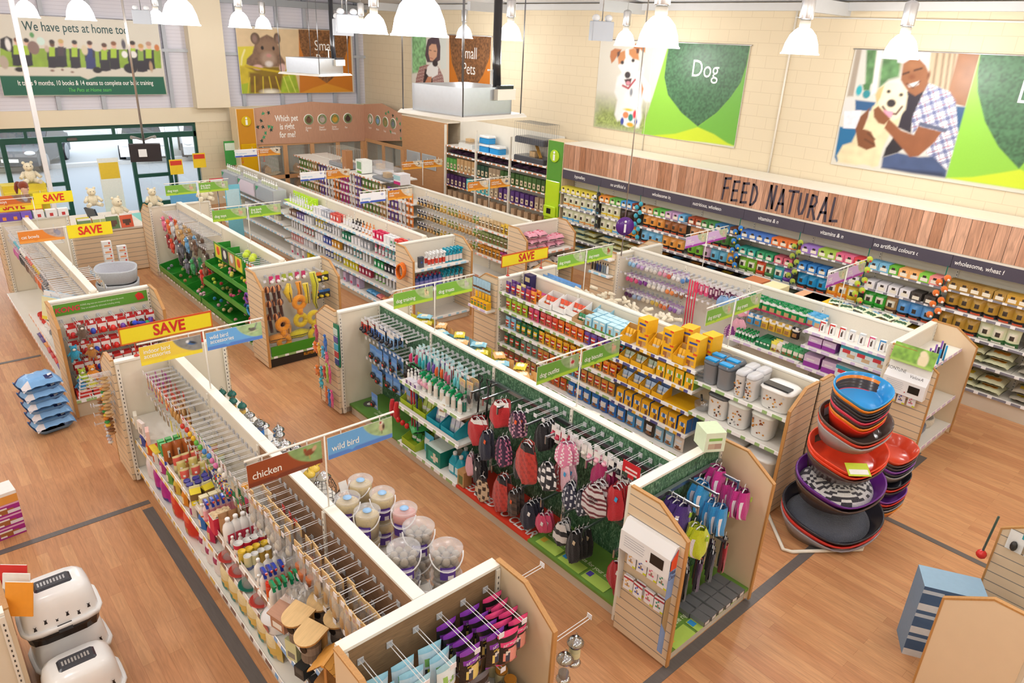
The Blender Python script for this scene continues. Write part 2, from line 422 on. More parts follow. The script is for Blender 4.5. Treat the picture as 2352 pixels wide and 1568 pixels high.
def plain(name,c1,c2,scale,rough):
 def f(nt,b):
  nz=nt.nodes.new('ShaderNodeTexNoise');nz.inputs['Scale'].default_value=scale;nz.inputs['Detail'].default_value=3
  cr=nt.nodes.new('ShaderNodeValToRGB');cr.color_ramp.elements[0].color=(*lin(c1),1);cr.color_ramp.elements[1].color=(*lin(c2),1)
  nt.links.new(nz.outputs['Fac'],cr.inputs['Fac']);nt.links.new(cr.outputs['Color'],b.inputs['Base Color']);b.inputs['Roughness'].default_value=rough
 proc(name,f)
plain('ceilmat','#d8d8da','#e4e4e6',2,.7)
plain('cream','#e6d8bd','#ecdfc6',1.5,.7)
struct('floor',MB().box(-8,-8,-.1,XW,YW+.3,0,'#ffffff','floorwood'))
struct('wall_right',MB().box(XW,-8,-.1,XW+.3,YW+.3,5.85,'#ffffff','blockwall'))
struct('wall_left',MB().box(-8.3,-8,-.1,-8,YW+.3,8.,'#ffffff','blockwall'))
struct('wall_rear',MB().box(-8.3,-8.3,-.1,XW+.3,-8,8.,'#ffffff','blockwall'))
b=MB()
b.box(-8,YW,0,-1.2,YW+.3,2.42,'#fff','blockwall');b.box(7.25,YW,0,XW,YW+.3,2.42,'#fff','blockwall')
struct('wall_entrance',b)
struct('beam_entrance',MB().box(-8,YW-.02,2.42,XW,YW+.3,2.83,'#fff','cream'))
struct('wall_cladding',MB().box(-8,YW+.05,2.83,XW,YW+.3,8.,'#fff','cladding'))
struct('pillar_pier',MB().box(7.27,YW-.28,2.83,8.22,YW+.05,6.6,'#fff','cream'))
struct('ceiling',MB().add([(XW+.3,-8.3,5.82),(XW+.3,YW+.3,5.82),(-8.3,YW+.3,7.9),(-8.3,-8.3,7.9),(XW+.3,-8.3,5.95),(XW+.3,YW+.3,5.95),(-8.3,YW+.3,8.1),(-8.3,-8.3,8.1)],[(0,1,2,3),(7,6,5,4),(0,4,5,1),(1,5,6,2),(2,6,7,3),(3,7,4,0)],'#dcdcde','ceilmat'))
def steel(name,x0,y0,z0,x1,y1,z1,col='#a9adb6'):
 return struct(name,MB().box(x0,y0,z0,x1,y1,z1,col,'paint'))
for i,x in enumerate((2.2,3.9,4.95,6.7,8.75,9.95,10.85,11.75,12.62)):
 steel('trim_%d'%(i+1),x-.05,YW-.04,2.83,x+.05,YW+.05,6.4,'#b4b8c0')
steel('trim_10',-8,YW-.06,4.3,7.27,YW+.05,4.38,'#b9bdc4');steel('trim_11',8.22,YW-.06,4.25,XW,YW+.05,4.33,'#b9bdc4')
steel('trim_12',-8,YW-.25,5.62,XW,YW-.02,5.8,'#9da2a8')
for i,y in enumerate((2.,6.2,10.6,14.9,19.2)):
 steel('trim_%d'%(13+i),11.6,y-.06,5.62,XW,y+.06,5.82,'#c9cacb')
steel('trim_18',XW-.12,-8,5.7,XW,YW,5.83,'#cfcfce')
struct('trim_19',MB().tube([(XW-.02,10.2,2.8),(XW-.02,10.2,5.7)],.012,6,'#e9e2d2','paint'))
struct('trim_20',MB().tube([(XW-.02,7.1,2.8),(XW-.02,7.1,5.7)],.02,6,'#efe8da','paint'))
struct('trim_21',MB().tube([(XW-.03,2,5.55),(XW-.03,7.1,5.6)],.014,6,'#eeeae2','paint'))
def strip(i,x0,y0,x1,y1,z=.004):struct('trim_%d'%i,MB().box(x0,y0,-.01,x1,y1,z,'#655f5c','woody'))
strip(30,1.36,-2,1.47,7.5);strip(31,-8,7.58,1.47,7.66);strip(32,-8,12.68,1.3,12.75);strip(33,3.2,2.36,9.9,2.46);strip(34,9.86,2.46,9.97,2.9);strip(35,8.0,-1,8.08,2.36)
strip(36,2.6,18.9,4.2,18.94)
G='#0f4a3e'
def frame(name,rects,y0=YW+.06,y1=YW+.16):
 m=MB()
 for x0,z0,x1,z1 in rects:m.box(x0,y0,z0,x1,y1,z1,G,'paint')
 return m
def pane(x0,z0,x1,z1,y=YW+.11):return MB().box(x0,y-.005,z0,x1,y+.005,z1,'#e8f2f2','pane')
w=struct('window_1',frame('window_1',[(-1.2,2.32,7.25,2.42),(-1.2,2.02,7.25,2.17),(5.05,2.17,5.12,2.32),(3.0,2.17,3.07,2.32),(7.18,0,7.25,2.32),(-1.2,0,-1.13,2.32),(.9,0,1.,2.02)]))
for x0,x1 in((-1.13,3.),(3.07,5.05),(5.12,7.18)):obj('pane',pane(x0,2.17,x1,2.32),w)
d=struct('door_1',frame('door_1',[(2.45,0,2.56,2.02),(3.7,0,3.8,2.02),(2.56,0,3.7,.25),(2.56,.9,3.7,1.0)]))
obj('pane',pane(2.56,.25,3.7,.9),d);obj('pane',pane(2.56,1.,3.7,2.02),d)
d=struct('door_2',frame('door_2',[(5.42,0,5.52,2.02),(6.35,0,6.45,2.02),(5.52,0,6.35,.25),(5.52,.95,6.35,1.05)]))
obj('pane',pane(5.52,.25,6.35,.95),d);obj('pane',pane(5.52,1.05,6.35,2.02),d)
w=struct('window_2',frame('window_2',[(6.5,0,6.56,2.02),(6.56,0,7.18,.2)]));obj('pane',pane(6.56,.2,7.18,2.02),w)
w=struct('window_3',frame('window_3',[(1.,0,2.45,.2)]));obj('pane',pane(1.,.2,2.45,2.02),w)
obj('door_sensor',MB().cham(-.12,-.06,0,.12,.0,.07,.02,'#5c5550','paint'),None,(4.05,YW+.06,2.06),label='grey motion sensor bar over the sliding entrance doors',cat='sensor')
obj('floor_mat',MB().box(0,0,0,3.6,1.6,.012,'#7fd6bd','cloth'),None,(3.6,20.4,0),label='pale green entrance mat on the floor inside the doors',cat='mat')
struct('ground_outside',MB().box(-60,YW+.3,-.15,80,120,-.02,'#888','tarmac'))
struct('kerb_outside',MB().box(-30,30.5,-.02,40,30.8,.12,'#b9bcbc','card'))
def car(x,y,rz,body,label,win='#2a3138'):
 t=thing('car',label,'car',(x,y,-.02),R(rz))
 prof=[(-2.0,.28),(-2.05,.6),(-1.95,.78),(-1.05,.92),(-.45,1.38),(.9,1.42),(1.6,1.0),(2.0,.92),(2.08,.55),(2.02,.28)]
 m=MB();m.prism(prof,-.83,.83,'y',body,'gloss');obj('body',m,t)
 for s in(-1,1):
  obj('side_window',MB().prism([(-.95,.93),(-.42,1.32),(.85,1.36),(1.35,1.0)],s*.835-.01,s*.835+.01,'y',win,'gloss'),t)
  for wx in(-1.3,1.3):
   wmb=MB().lathe([(.16,-.1),(.3,-.11),(.32,-.08),(.32,.08),(.3,.11),(.16,.1)],16,['#9aa0a4','#1c1c1e','#1c1c1e','#1c1c1e','#9aa0a4'],'paint')
   obj('wheel',wmb,t,(wx,s*.78,.32),(R(90),0,0))
 obj('windscreen',MB().add([(-1.04,-.72,.95),(-1.04,.72,.95),(-.47,.62,1.37),(-.47,-.62,1.37)],[(3,2,1,0)],win,'gloss'),t,(-.012,0,.01))
 obj('number_plate',MB().box(-2.09,-.26,.42,-2.06,.26,.53,'#f4f4ee','card'),t)
 for s in(-1,1):obj('headlamp',MB().ball(-1.98,s*.62,.72,.1,.18,.08,'#f4f6f8','gloss',10),t)
 return t
car(4.35,31.7,65,'#3c4650','dark grey car with a pale number plate parked outside, facing the doors')
car(8.4,32.2,75,'#f0f1f3','white hatchback parked outside beside a silver one, facing the doors')
car(10.6,31.8,75,'#d6dadd','silver car parked outside, third of the row from the dark one')
car(12.6,31.4,255,'#e8ebee','pale car parked outside with its tail towards the pier')
w=bpy.data.worlds.new('daylight');SC.world=w;w.use_nodes=True;nt=w.node_tree
sky=nt.nodes.new('ShaderNodeTexSky');sky.sky_type='NISHITA';sky.sun_disc=False;sky.sun_elevation=R(38);sky.sun_rotation=R(200);sky.air_density=1.5;sky.dust_density=3
hs=nt.nodes.new('ShaderNodeHueSaturation');hs.inputs['Saturation'].default_value=.45
nt.links.new(sky.outputs['Color'],hs.inputs['Color']);nt.links.new(hs.outputs['Color'],nt.nodes['Background'].inputs['Color'])
nt.nodes['Background'].inputs['Strength'].default_value=.55
cam=bpy.data.cameras.new('camera');cam.lens=24.9073;cam.sensor_width=36;cam.clip_end=200
co=bpy.data.objects.new('camera',cam);COL.objects.link(co)
Rc=Matrix(((0.752217,0.226984,-0.618586),(-0.657469,0.320733,-0.681810),(0.043641,0.919570,0.390495)))
co.matrix_world=Matrix.Translation((0,0,5))@Rc.to_4x4()
SC.camera=co
SC.view_settings.view_transform='Standard';SC.view_settings.look='None';SC.view_settings.exposure=0.22;SC.view_settings.gamma=1
SC.cycles.max_bounces=5;SC.cycles.diffuse_bounces=3;SC.cycles.glossy_bounces=2;SC.cycles.transmission_bounces=3;SC.cycles.transparent_max_bounces=10
SC.cycles.caustics_reflective=False;SC.cycles.caustics_refractive=False;SC.cycles.sample_clamp_indirect=6
emit_mat('lampglow','#f4f6ff',4.)
def make_lamp():
 shade=MB().lathe([(.07,.27),(.095,.25),(.14,.2),(.177,.11),(.193,.03),(.2,.012),(.21,.008),(.21,-.004),(.198,.0)],28,'#eef1f6','lampglow',cap0=False,cap1=False)
 neck=MB().lathe([(.05,.26),(.06,.29),(.06,.34),(.05,.36)],16,'#e9e6da','paint')
 gear=MB().lathe([(.072,.36),(.076,.37),(.076,.6),(.07,.62),(.02,.64)],18,'#d4d6d9','metal')
 cord=MB().tube([(0,0,.62),(0,0,2.2)],.006,5,'#c9c9c9','paint')
 bulb=MB().lathe([(.02,.2),(.045,.16),(.05,.1),(.03,.05),(.0,.04)],12,'#ffffff','lampglow')
 return Kind('pendant_lamp','lamp',shade,[('neck',neck),('ballast_housing',gear,'brushed metal cylinder'),('cord',cord),('bulb',bulb)])
LK=make_lamp()
lamps=[(2.7,16.6),(2.82,13.1),(5.45,18.3),(2.93,9.0),(5.72,14.3),(8.2,19.0),(6.0,9.97),(9.05,15.6),(3.14,4.6),(11.4,14.8),(8.6,9.89),(11.53,9.85),(5.84,4.58),(8.18,4.39),(9.6,3.86)]
where=['over the cat toys beside the tall white post','in front of the team banner, second from the tall white post','by the pier, in front of a grey unit','large, clipped by the top edge before the pier','before the pier, beside the smaller lamp at the hamster banner','over the hamster banner corner, the smaller of a pair','in front of the twin grey units','behind a larger lamp at the twin grey units','largest of all, clipped by the top edge','over the woman and rabbit banner','over the wide hanging unit with the black pipe','small, at the terrier banner corner','large, over the terrier banner','over the bare wall between the dog banners','over the banner with the man and labrador']
for(x,y),t in zip(lamps,where):LK.put((x,y,5.0),0,'lit dome pendant lamp '+t,'pendant lamps in rows under the roof')
far_lamps=[(x,y)for x in(-5.6,-2.8,0.)for y in(0.,4.6,9.5,14.2,18.6)]+[(x,0.)for x in(2.9,5.8,8.6,11.4)]+[(11.5,4.4)]+[(x,-4.6)for x in(-2.8,0.,2.9,5.8,8.6,11.4)]
def lamp_light(x,y):
 l=bpy.data.lights.new('lamp_light','POINT');l.shadow_soft_size=.19;l.energy=58;l.color=(1.,.985,.96)
 o=bpy.data.objects.new('lamp_light',l);COL.objects.link(o);o.location=(x,y,4.79)
for x,y in lamps:lamp_light(x,y)
for x,y in far_lamps:
 lamp_light(x,y)
SHELFW,CREAMP,MAPLE,EDGE='#f1ede4','#e9dfcb','#e9d2b2','#c08d52'
SIDE={'-x':R(-90),'+x':R(90),'-y':0.,'+y':R(180)}
def M_side(x,y,face):return Matrix.Translation((x,y,0))@Euler((0,0,SIDE[face])).to_matrix().to_4x4()
_shelf={}
def shelf_mesh(w,d,col=SHELFW):
 k=(w,d,col)
 if k not in _shelf:
  m=MB();m.box(.004,-d,-.03,w-.004,0,0,col,'paint');_shelf[k]=m.mesh('shelf')
 return _shelf[k]
_rail={}
def rail_mesh(w,cols,lip=0.):
 """price rail: one strip, coloured runs with white tickets let into it"""
 k=(w,tuple(cols),lip)
 if k in _rail:return _rail[k]
 m=MB();n=max(6,int(w/.062));rg=random.Random(int(w*1000)+len(cols))
 xs=[w*i/n for i in range(n+1)]
 pts=[]
 for x in xs:pts+=[(x,0,-.034),(x,-.012,-.032),(x,-.006,.006),(x,0,.01),(x,0,lip+.01)]
 f,c=[],[]
 for i in range(n):
  a,b=i*5,i*5+5
  tick='#f3f1f2' if i%3==1 or(i%3==2 and rg.random()<.35)else cols[(i//3)%len(cols)]
  f+=[(a,b,b+1,a+1),(a+1,b+1,b+2,a+2),(a+2,b+2,b+3,a+3)];c+=[SHELFW,tick,'#f7f5f0']
  if lip:f.append((a+3,b+3,b+4,a+4));c.append('#e8eef0')
 m.add(pts,f,c,'gloss');_rail[k]=m.mesh('price_rail');return _rail[k]
def add_shelf(root,Mx,x0,w,d,z,cols,name='shelf',lip=0.):
 s=link(name,shelf_mesh(w,d),root);s.matrix_local=Mx@Matrix.Translation((x0,0,z))
 if cols:
  r=link('price_rail',rail_mesh(round(w,3),cols,lip),s);r.location=(0,-d-.001,0)
 return s
def base_deck(root,Mx,x0,w,d,h,cols,plinth='#d9cfbd',top=SHELFW):
 m=MB();m.box(0,-d,h-.03,w,0,h,top,'paint');m.box(0,-d+.03,0,w,-.01,h-.03,plinth,'paint')
 o=obj('base_deck',m,root);o.matrix_local=Mx@Matrix.Translation((x0,0,0))
 if cols:
  r=link('price_rail',rail_mesh(round(w,3),cols),o);r.location=(0,-d-.001,h-.005)
 return o
def back_panel(root,Mx,x0,w,H,mat='peg',col=CREAMP,z0=.1):
 m=MB();m.box(.002,-.01,z0,w-.002,0,H,col,mat)
 o=obj('back_panel',m,root);o.matrix_local=Mx@Matrix.Translation((x0,0,0));return o
def upright(root,Mx,x,H,z0=.05):
 m=MB();m.box(-.018,-.026,z0,.018,.0,H,'#efe9dc','paint')
 n=int((H-.1)/.05)
 o=obj('upright',m,root);o.matrix_local=Mx@Matrix.Translation((x,0,0))
 q=MB()
 pts,f=[],[]
 for i in range(n):
  z=z0+.06+i*.05;k=len(pts)
  pts+=[(-.005,-.0275,z),(.005,-.0275,z),(.005,-.0275,z+.022),(-.005,-.0275,z+.022)];f.append((k,k+1,k+2,k+3))
 q.add(pts,f,'#4c4a46','paint');obj('slot_pattern',q,o)
def wire_hook(L=.3,tick=True):
 m=MB()
 m.tube([(-.012,0,-.02),(-.012,-.01,.012),(-.012,-L,.012),(-.012,-L-.012,.03)],.0032,4,'#e3e4e6','paint',False)
 m.tube([(.012,0,-.02),(.012,-.01,.012),(.012,-L,.012),(.012,-L-.012,.03)],.0032,4,'#e3e4e6','paint',False)
 m.box(-.022,-.006,-.03,.022,0,.02,'#c9cbd0','paint')
 if tick:m.box(-.022,-L-.016,.0,.022,-L-.013,.042,'#eceaf0','gloss')
 return m.mesh('wire_hook')
HOOK30=wire_hook(.3);HOOK20=wire_hook(.2);HOOK42=wire_hook(.4)
def hooks(root,Mx,pts,me=None):
 for x,z in pts:
  o=link('wire_hook',me or HOOK30,root);o.matrix_local=Mx@Matrix.Translation((x,-.012,z))
def side_panel(root,x,y,face,d,H,mat='slatboard',inner=CREAMP,th=.03,cham=.2,zb=.03):
 """upright end panel with a lipped, chamfered front corner; FACE = the way the unit faces"""
 pr=[(0,zb),(0,H),(-d*.5,H),(-d,H-cham),(-d,zb)]
 m=MB();m.prism(pr,-th/2,th/2,'x','#e7cfae',mat)
 o=obj('side_panel',m,root);o.matrix_local=Matrix.Translation((x,y,0))@Euler((0,0,SIDE[face])).to_matrix().to_4x4()
 e=MB();P=[(0,H),(-d*.5,H),(-d,H-cham),(-d,zb)];t=.016;w=th/2+.004
 Q=[(0,H+t),(-d*.5-.004,H+t),(-d-t,H-cham+.008),(-d-t,zb)]
 pts=[]
 for(a,b_),(c,d_)in zip(P,Q):pts+=[(-w,a,b_),(w,a,b_),(w,c,d_),(-w,c,d_)]
 f=[]
 for i in range(3):
  k=i*4
  for j in range(4):f.append((k+j,k+(j+1)%4,k+4+(j+1)%4,k+4+j))
 f+=[(3,2,1,0),(12,13,14,15)]
 e.add(pts,f,EDGE,'woodz');obj('edge_trim',e,o);return o
class Run:
 """a straight double-sided gondola along y"""
 def __init__(s,label,X,y0,y1,H=1.55,bay=1.25):
  s.X,s.y0,s.y1,s.H,s.bay=X,y0,y1,H,bay
  s.root=thing('shelving_gondola',label,'shelving',(X,y0,0))
  s.n=round((y1-y0)/bay);s.bay=(y1-y0)/s.n
  for i in range(s.n):
   m=MB();m.box(-.047,i*s.bay+.002,H-.004,.047,(i+1)*s.bay-.002,H+.018,'#f5f1e6','paint');obj('top_cap',m,s.root)
  m=MB();m.box(-.032,0,0,.032,y1-y0,H-.004,CREAMP,'paint');obj('spine',m,s.root)
  s.M={'-x':Matrix.Translation((-.033,y1-y0,0))@Euler((0,0,SIDE['-x'])).to_matrix().to_4x4(),'+x':Matrix.Translation((.033,0,0))@Euler((0,0,SIDE['+x'])).to_matrix().to_4x4()}
  for f in('-x','+x'):
   for i in range(s.n+1):upright(s.root,s.M[f],i*s.bay,H-.01)
 def bx(s,face,i):
  return(s.n-1-i)*s.bay if face=='-x' else i*s.bay
 def shelf(s,face,i,d,z,cols,n=1,lip=0.):
  x0=min(s.bx(face,i),s.bx(face,i+n-1));add_shelf(s.root,s.M[face],x0,s.bay*n,d,z,cols,lip=lip)
 def base(s,face,i,d,h,cols,n=1,**k):
  x0=min(s.bx(face,i),s.bx(face,i+n-1));return base_deck(s.root,s.M[face],x0,s.bay*n,d,h,cols,**k)
 def back(s,face,i,mat='peg',col=CREAMP,z0=.1):back_panel(s.root,s.M[face],s.bx(face,i),s.bay,s.H-.01,mat,col,z0)
 def hooks(s,face,i,pts,me=None):
  """pts: (distance from the camera end of the bay, height)"""
  x0=s.bx(face,i)
  hooks(s.root,s.M[face],[((x0+s.bay-a)if face=='-x' else x0+a,z)for a,z in pts],me)
class End:
 """a single-sided unit closing the end of a gondola, facing the camera ('-y') or the doors ('+y')"""
 def __init__(s,label,X,y,face,w=1.25,d=.58,H=1.5,back='peg',backcol=CREAMP,panels=('slatboard','slatboard'),pH=None,zb=.03):
  s.X,s.y,s.face,s.w,s.d,s.H=X,y,face,w,d,H
  s.root=thing('end_unit',label,'shelving',(X,y,0))
  sg=1 if face=='-y' else-1
  s.sg=sg
  m=MB();m.box(-w/2,-.045,H-.004,w/2,.045,H+.02,'#f5f1e6','paint');obj('top_cap',m,s.root)
  m=MB();m.box(-w/2,-.03,.12,w/2,.03,H-.004,CREAMP,'paint');obj('spine',m,s.root)
  s.M=Matrix.Translation((-sg*w/2,-sg*.031,0))@Euler((0,0,SIDE[face])).to_matrix().to_4x4()
  back_panel(s.root,s.M,.01,w-.02,H-.01,back,backcol)
  for x in(.02,w-.02):upright(s.root,s.M,x,H-.01)
  M2=Matrix.Translation((sg*w/2,sg*.031,0))@Euler((0,0,SIDE['+y' if face=='-y' else '-y'])).to_matrix().to_4x4()
  for x in(.02,w-.02):upright(s.root,M2,x,H-.01)
  for x,mt in((-w/2-.016,panels[0]),(w/2+.016,panels[1])):
   if mt:side_panel(s.root,x,0,face,d,pH or H+.02,mt,zb=zb)
 def shelf(s,d,z,cols,lip=0.):add_shelf(s.root,s.M,.0,s.w,d,z,cols,lip=lip)
 def base(s,d,h,cols,**k):return base_deck(s.root,s.M,0.,s.w,d,h,cols,**k)
 def hooks(s,pts,me=None):hooks(s.root,s.M,pts,me)
YEL,BRN,BLU,GRN,LIL,ORG,NVY,CYA,GRY,RST='#f0c869','#8a6a5e','#86b6ee','#9cba7c','#d6c3e6','#f0b49a','#5b5a92','#a9d8f0','#66646f','#c98a62'
g1=Run('white gondola of bird supplies, buckets on one side and wire hooks on the other',2.07,3.08,8.08)
for i,c in((0,[BLU]),(1,[BRN]),(2,[YEL]),(3,[YEL])):
 g1.back('-x',i,'reed' if i<2 else 'paint','#9a7557' if i<2 else '#e9e1d2');g1.base('-x',i,.525,.2,c)
 g1.shelf('-x',i,.5,.57,c);g1.shelf('-x',i,.5,.86,c,lip=.05 if i in(1,2)else 0.)
 g1.back('+x',i,'paint');g1.base('+x',i,.525,.2,[YEL]);g1.shelf('+x',i,.56,.84,None)
g2=Run('white gondola of dog outfits with a green grass backing',4.855,3.08,8.08)
for i in range(4):
 g2.back('-x',i,'grassprint' if i<4 else 'paint');g2.back('+x',i,'paint');g2.base('+x',i,.525,.17,[GRN]);g2.shelf('+x',i,.5,1.2,[GRN]);g2.shelf('+x',i,.5,.7,[GRN])
g2.base('-x',0,.54,.16,None,top='#6f9a3f',plinth='#d8d0bf');g2.base('-x',1,.54,.16,None,top='#e0402c',plinth='#d8d0bf')
g2.base('-x',2,.54,.17,[GRN]);g2.base('-x',3,.54,.17,None,top='#5f8f3c')
g2.shelf('-x',2,.49,1.03,[GRN]);g2.shelf('-x',2,.51,.67,[GRN],lip=.05)
g3=Run('white gondola of dog treats, biscuits and food storage bins',7.55,3.08,8.08)
for i in range(4):
 g3.back('-x',i,'paint');g3.back('+x',i,'paint');g3.base('+x',i,.525,.17,[GRN]);g3.shelf('+x',i,.45,1.2,[GRN])
for i in(2,3):
 for z in(1.32,1.04,.73,.44):g3.shelf('-x',i,.5,z,[GRN])
 g3.base('-x',i,.56,.15,[GRN])
for z in(1.35,1.07,.77,.44):g3.shelf('-x',1,.52,z,[NVY,NVY,'#e8b64a'])
g3.base('-x',1,.56,.15,[GRN])
g3.shelf('-x',0,.52,1.24,[GRN]);g3.shelf('-x',0,.54,.82,[GRN]);g3.base('-x',0,.58,.15,[GRN])
g4=Run('white gondola of puppy supplies with a speckled back board',10.25,3.08,8.08)
for i in range(4):
 g4.back('-x',i,'peg');g4.back('+x',i,'peg');g4.base('-x',i,.52,.17,[LIL]);g4.base('+x',i,.52,.17,[LIL]);g4.shelf('+x',i,.45,1.3,[LIL])
g4.shelf('-x',1,.45,.73,[LIL]);g4.shelf('-x',2,.4,.5,[LIL])
for z in(1.28,1.04,.72,.42):g4.shelf('-x',0,.5,z,[LIL])
f1=Run('far white gondola of cat bowls and cat toys crowded with wire hooks',1.87,10.75,15.75)
for i in range(4):
 f1.back('-x',i,'paint');f1.back('+x',i,'paint');f1.base('-x',i,.52,.17,[ORG]);f1.base('+x',i,.5,.17,[ORG])
f1.shelf('-x',0,.5,.55,[ORG]);f1.shelf('-x',1,.5,.55,[ORG]);f1.shelf('-x',0,.46,.9,[ORG])
f2=Run('far white gondola of dog toys with green bins of balls',4.62,10.75,15.75)
for i in range(4):
 f2.back('-x',i,'paint');f2.back('+x',i,'paint');f2.base('-x',i,.56,.2,[GRN]);f2.base('+x',i,.5,.17,[GRN])
f3=Run('long far white gondola of health and grooming bottles on blue rails',7.42,10.75,19.5)
for i in range(f3.n):
 f3.back('-x',i,'paint');f3.back('+x',i,'paint');f3.base('-x',i,.55,.15,[CYA]);f3.base('+x',i,.5,.15,[ORG]);f3.shelf('+x',i,.42,1.2,[ORG])
 for z in((1.32,1.02,.74,.45)if i<4 else(1.05,.78,.5)):f3.shelf('-x',i,.46 if z>1 else .5,z,[CYA,CYA,'#bfc9ea'])
f4=Run('far white gondola of small animal food and treats',10.12,10.75,20.75,H=1.5)
for i in range(f4.n):
 f4.back('-x',i,'paint');f4.back('+x',i,'paint');f4.base('-x',i,.52,.15,[ORG]);f4.base('+x',i,.5,.15,[ORG])
 if i in(1,2):continue
 for z in(1.2,.9,.6):f4.shelf('-x',i,.44,z,[ORG])
for i in range(4,8):f4.shelf('-x',i,.52,1.54,[RST]);f4.shelf('+x',i,.5,1.54,[RST])
e1n=End('end unit with suet pellet pouches on a brown reed backing',2.07,3.03,'-y',w=1.25,d=.6,H=1.55,back='reed',backcol='#8d7050',panels=('paint','paint'))
e1n.base(.55,.2,[BLU]);e1n.shelf(.48,.62,[BLU])
e1f=End('end unit behind the bird gondola, dangling bird toys on its outer panel',2.07,8.12,'+y',w=1.2,d=.55,H=1.55)
e1f.base(.5,.17,[YEL])
e2n=End('end unit of bright dog coats with a flea treatment panel on its side',4.86,3.03,'-y',w=1.28,d=.6,H=1.55,back='grassprint',panels=('slatboard','paint'))
e2n.base(.56,.16,None,top='#6f9a3f')
e2f=End('end unit with orange and plush dog toys hung on its outer slatted panel',4.76,8.12,'+y',w=1.16,d=.55,H=1.55)
e2f.base(.5,.17,[GRN])
side_panel(g3.root,-.033,-.02,'-x',.56,1.57);side_panel(g3.root,.033,-.02,'+x',.52,1.57)
e3f=End('end unit with yellow treat boxes on a slatted side shelf',7.68,8.15,'+y',w=1.3,d=.55,H=1.5)
e3f.base(.5,.15,[GRN])
e4n=End('end unit of puppy beds and leads beside the parasite treatment stand',10.18,3.03,'-y',w=1.38,d=.6,H=1.55,panels=('slatboard','paint'))
e4n.base(.55,.17,[LIL]);e4n.shelf(.5,.6,[LIL]);e4n.shelf(.4,1.3,[LIL])
e4f=End('end unit with shampoo bottles on two small slatted side shelves',10.42,8.05,'+y',w=1.3,d=.55,H=1.5)
e4f.base(.5,.15,[CYA])
k1n=End('end unit of red-packed rubber dog toys under a green header',1.93,10.7,'-y',w=1.25,d=.58,H=1.5)
k1n.base(.52,.26,[GRN],plinth='#cfc3ac')
k1f=End('far end unit with a plain cream back beside the till',2.0,15.8,'+y',w=1.12,d=.5,H=1.5)
k2n=End('end unit of giant yellow and orange plush dog toys over a black plinth',4.64,10.7,'-y',w=1.25,d=.58,H=1.5)
k2n.base(.54,.2,[GRN],plinth='#2a2624')
k2f=End('far end unit with a green collar guide panel and a white bear on top',4.65,15.8,'+y',w=1.24,d=.5,H=1.5)
k3n=End('end unit of blue cleaning spray bottles with orange hoops on its side',7.42,10.7,'-y',w=1.28,d=.55,H=1.5)
k3n.base(.5,.15,[CYA]);k3n.shelf(.45,1.12,[CYA]);k3n.shelf(.47,.72,[CYA])
k4n=End('end unit with a pile of pink heart bedding bags',10.18,10.7,'-y',w=1.35,d=.55,H=1.48)
k4n.base(.5,.15,[ORG]);k4n.shelf(.5,.98,[ORG]);k4n.shelf(.5,.6,[ORG])
wb=thing('wall_shelving','long wall shelving of natural dog food under a plank header','shelving',(12.87,0,0))
MW=Matrix.Translation((-.27,11.86,0))@Euler((0,0,SIDE['-x'])).to_matrix().to_4x4()
nb=10;bw=1.211
for i in range(nb):
 x0=i*bw
 back_panel(wb,MW,x0,bw,2.0,'paint','#ece4d2')
 for z in(1.76,1.44,1.1,.72):add_shelf(wb,MW,x0,bw,.54,z,['#85838e'])
 base_deck(wb,MW,x0,bw,.5,.29,['#85838e'],plinth='#dcd3c2')
 upright(wb,MW,x0,2.0)
 o=obj('header_board',MB().box(.003,-.48,2.07,bw-.003,-.45,2.27,'#4a4453','card'),wb);o.matrix_local=MW@Matrix.Translation((x0,0,0))
m=MB()
wpl=['#b98560','#c8946c','#a8714c','#b57d56','#c08c66']
m.box(0,-.48,2.31,nb*bw,-.45,2.85,'#b98560','paint');o=obj('plank_header',m,wb);o.matrix_local=MW
MATS_pl=None
def _plank(nt,b):
 L=nt.links.new
 g=nt.nodes.new('ShaderNodeNewGeometry');sp=nt.nodes.new('ShaderNodeSeparateXYZ');L(g.outputs['Position'],sp.inputs[0])
 cb=nt.nodes.new('ShaderNodeCombineXYZ');L(sp.outputs['Z'],cb.inputs['X']);L(sp.outputs['Y'],cb.inputs['Y'])
 br=nt.nodes.new('ShaderNodeTexBrick');br.offset=0;br.inputs['Scale'].default_value=1;br.inputs['Brick Width'].default_value=20;br.inputs['Row Height'].default_value=.172;br.inputs['Mortar Size'].default_value=.004
 br.inputs['Color1'].default_value=(*lin('#d7a88c'),1);br.inputs['Color2'].default_value=(*lin('#a8714f'),1);br.inputs['Mortar'].default_value=(*lin('#4a3226'),1);L(cb.outputs[0],br.inputs['Vector'])
 mp=nt.nodes.new('ShaderNodeMapping');mp.inputs['Scale'].default_value=(1,14,1.6);L(g.outputs['Position'],mp.inputs['Vector'])
 nz=nt.nodes.new('ShaderNodeTexNoise');nz.inputs['Scale'].default_value=1.3;nz.inputs['Detail'].default_value=5;nz.inputs['Distortion'].default_value=1.4;L(mp.outputs[0],nz.inputs['Vector'])
 mr=nt.nodes.new('ShaderNodeMapRange');mr.inputs['From Min'].default_value=.3;mr.inputs['From Max'].default_value=.7;mr.inputs['To Min'].default_value=.72;mr.inputs['To Max'].default_value=1.25;L(nz.outputs['Fac'],mr.inputs['Value'])
 mx=nt.nodes.new('ShaderNodeVectorMath');mx.operation='SCALE';L(br.outputs['Color'],mx.inputs[0]);L(mr.outputs['Result'],mx.inputs['Scale']);L(mx.outputs['Vector'],b.inputs['Base Color']);b.inputs['Roughness'].default_value=.5
proc('planks',_plank)
o.data.materials[0]=MATS['planks']
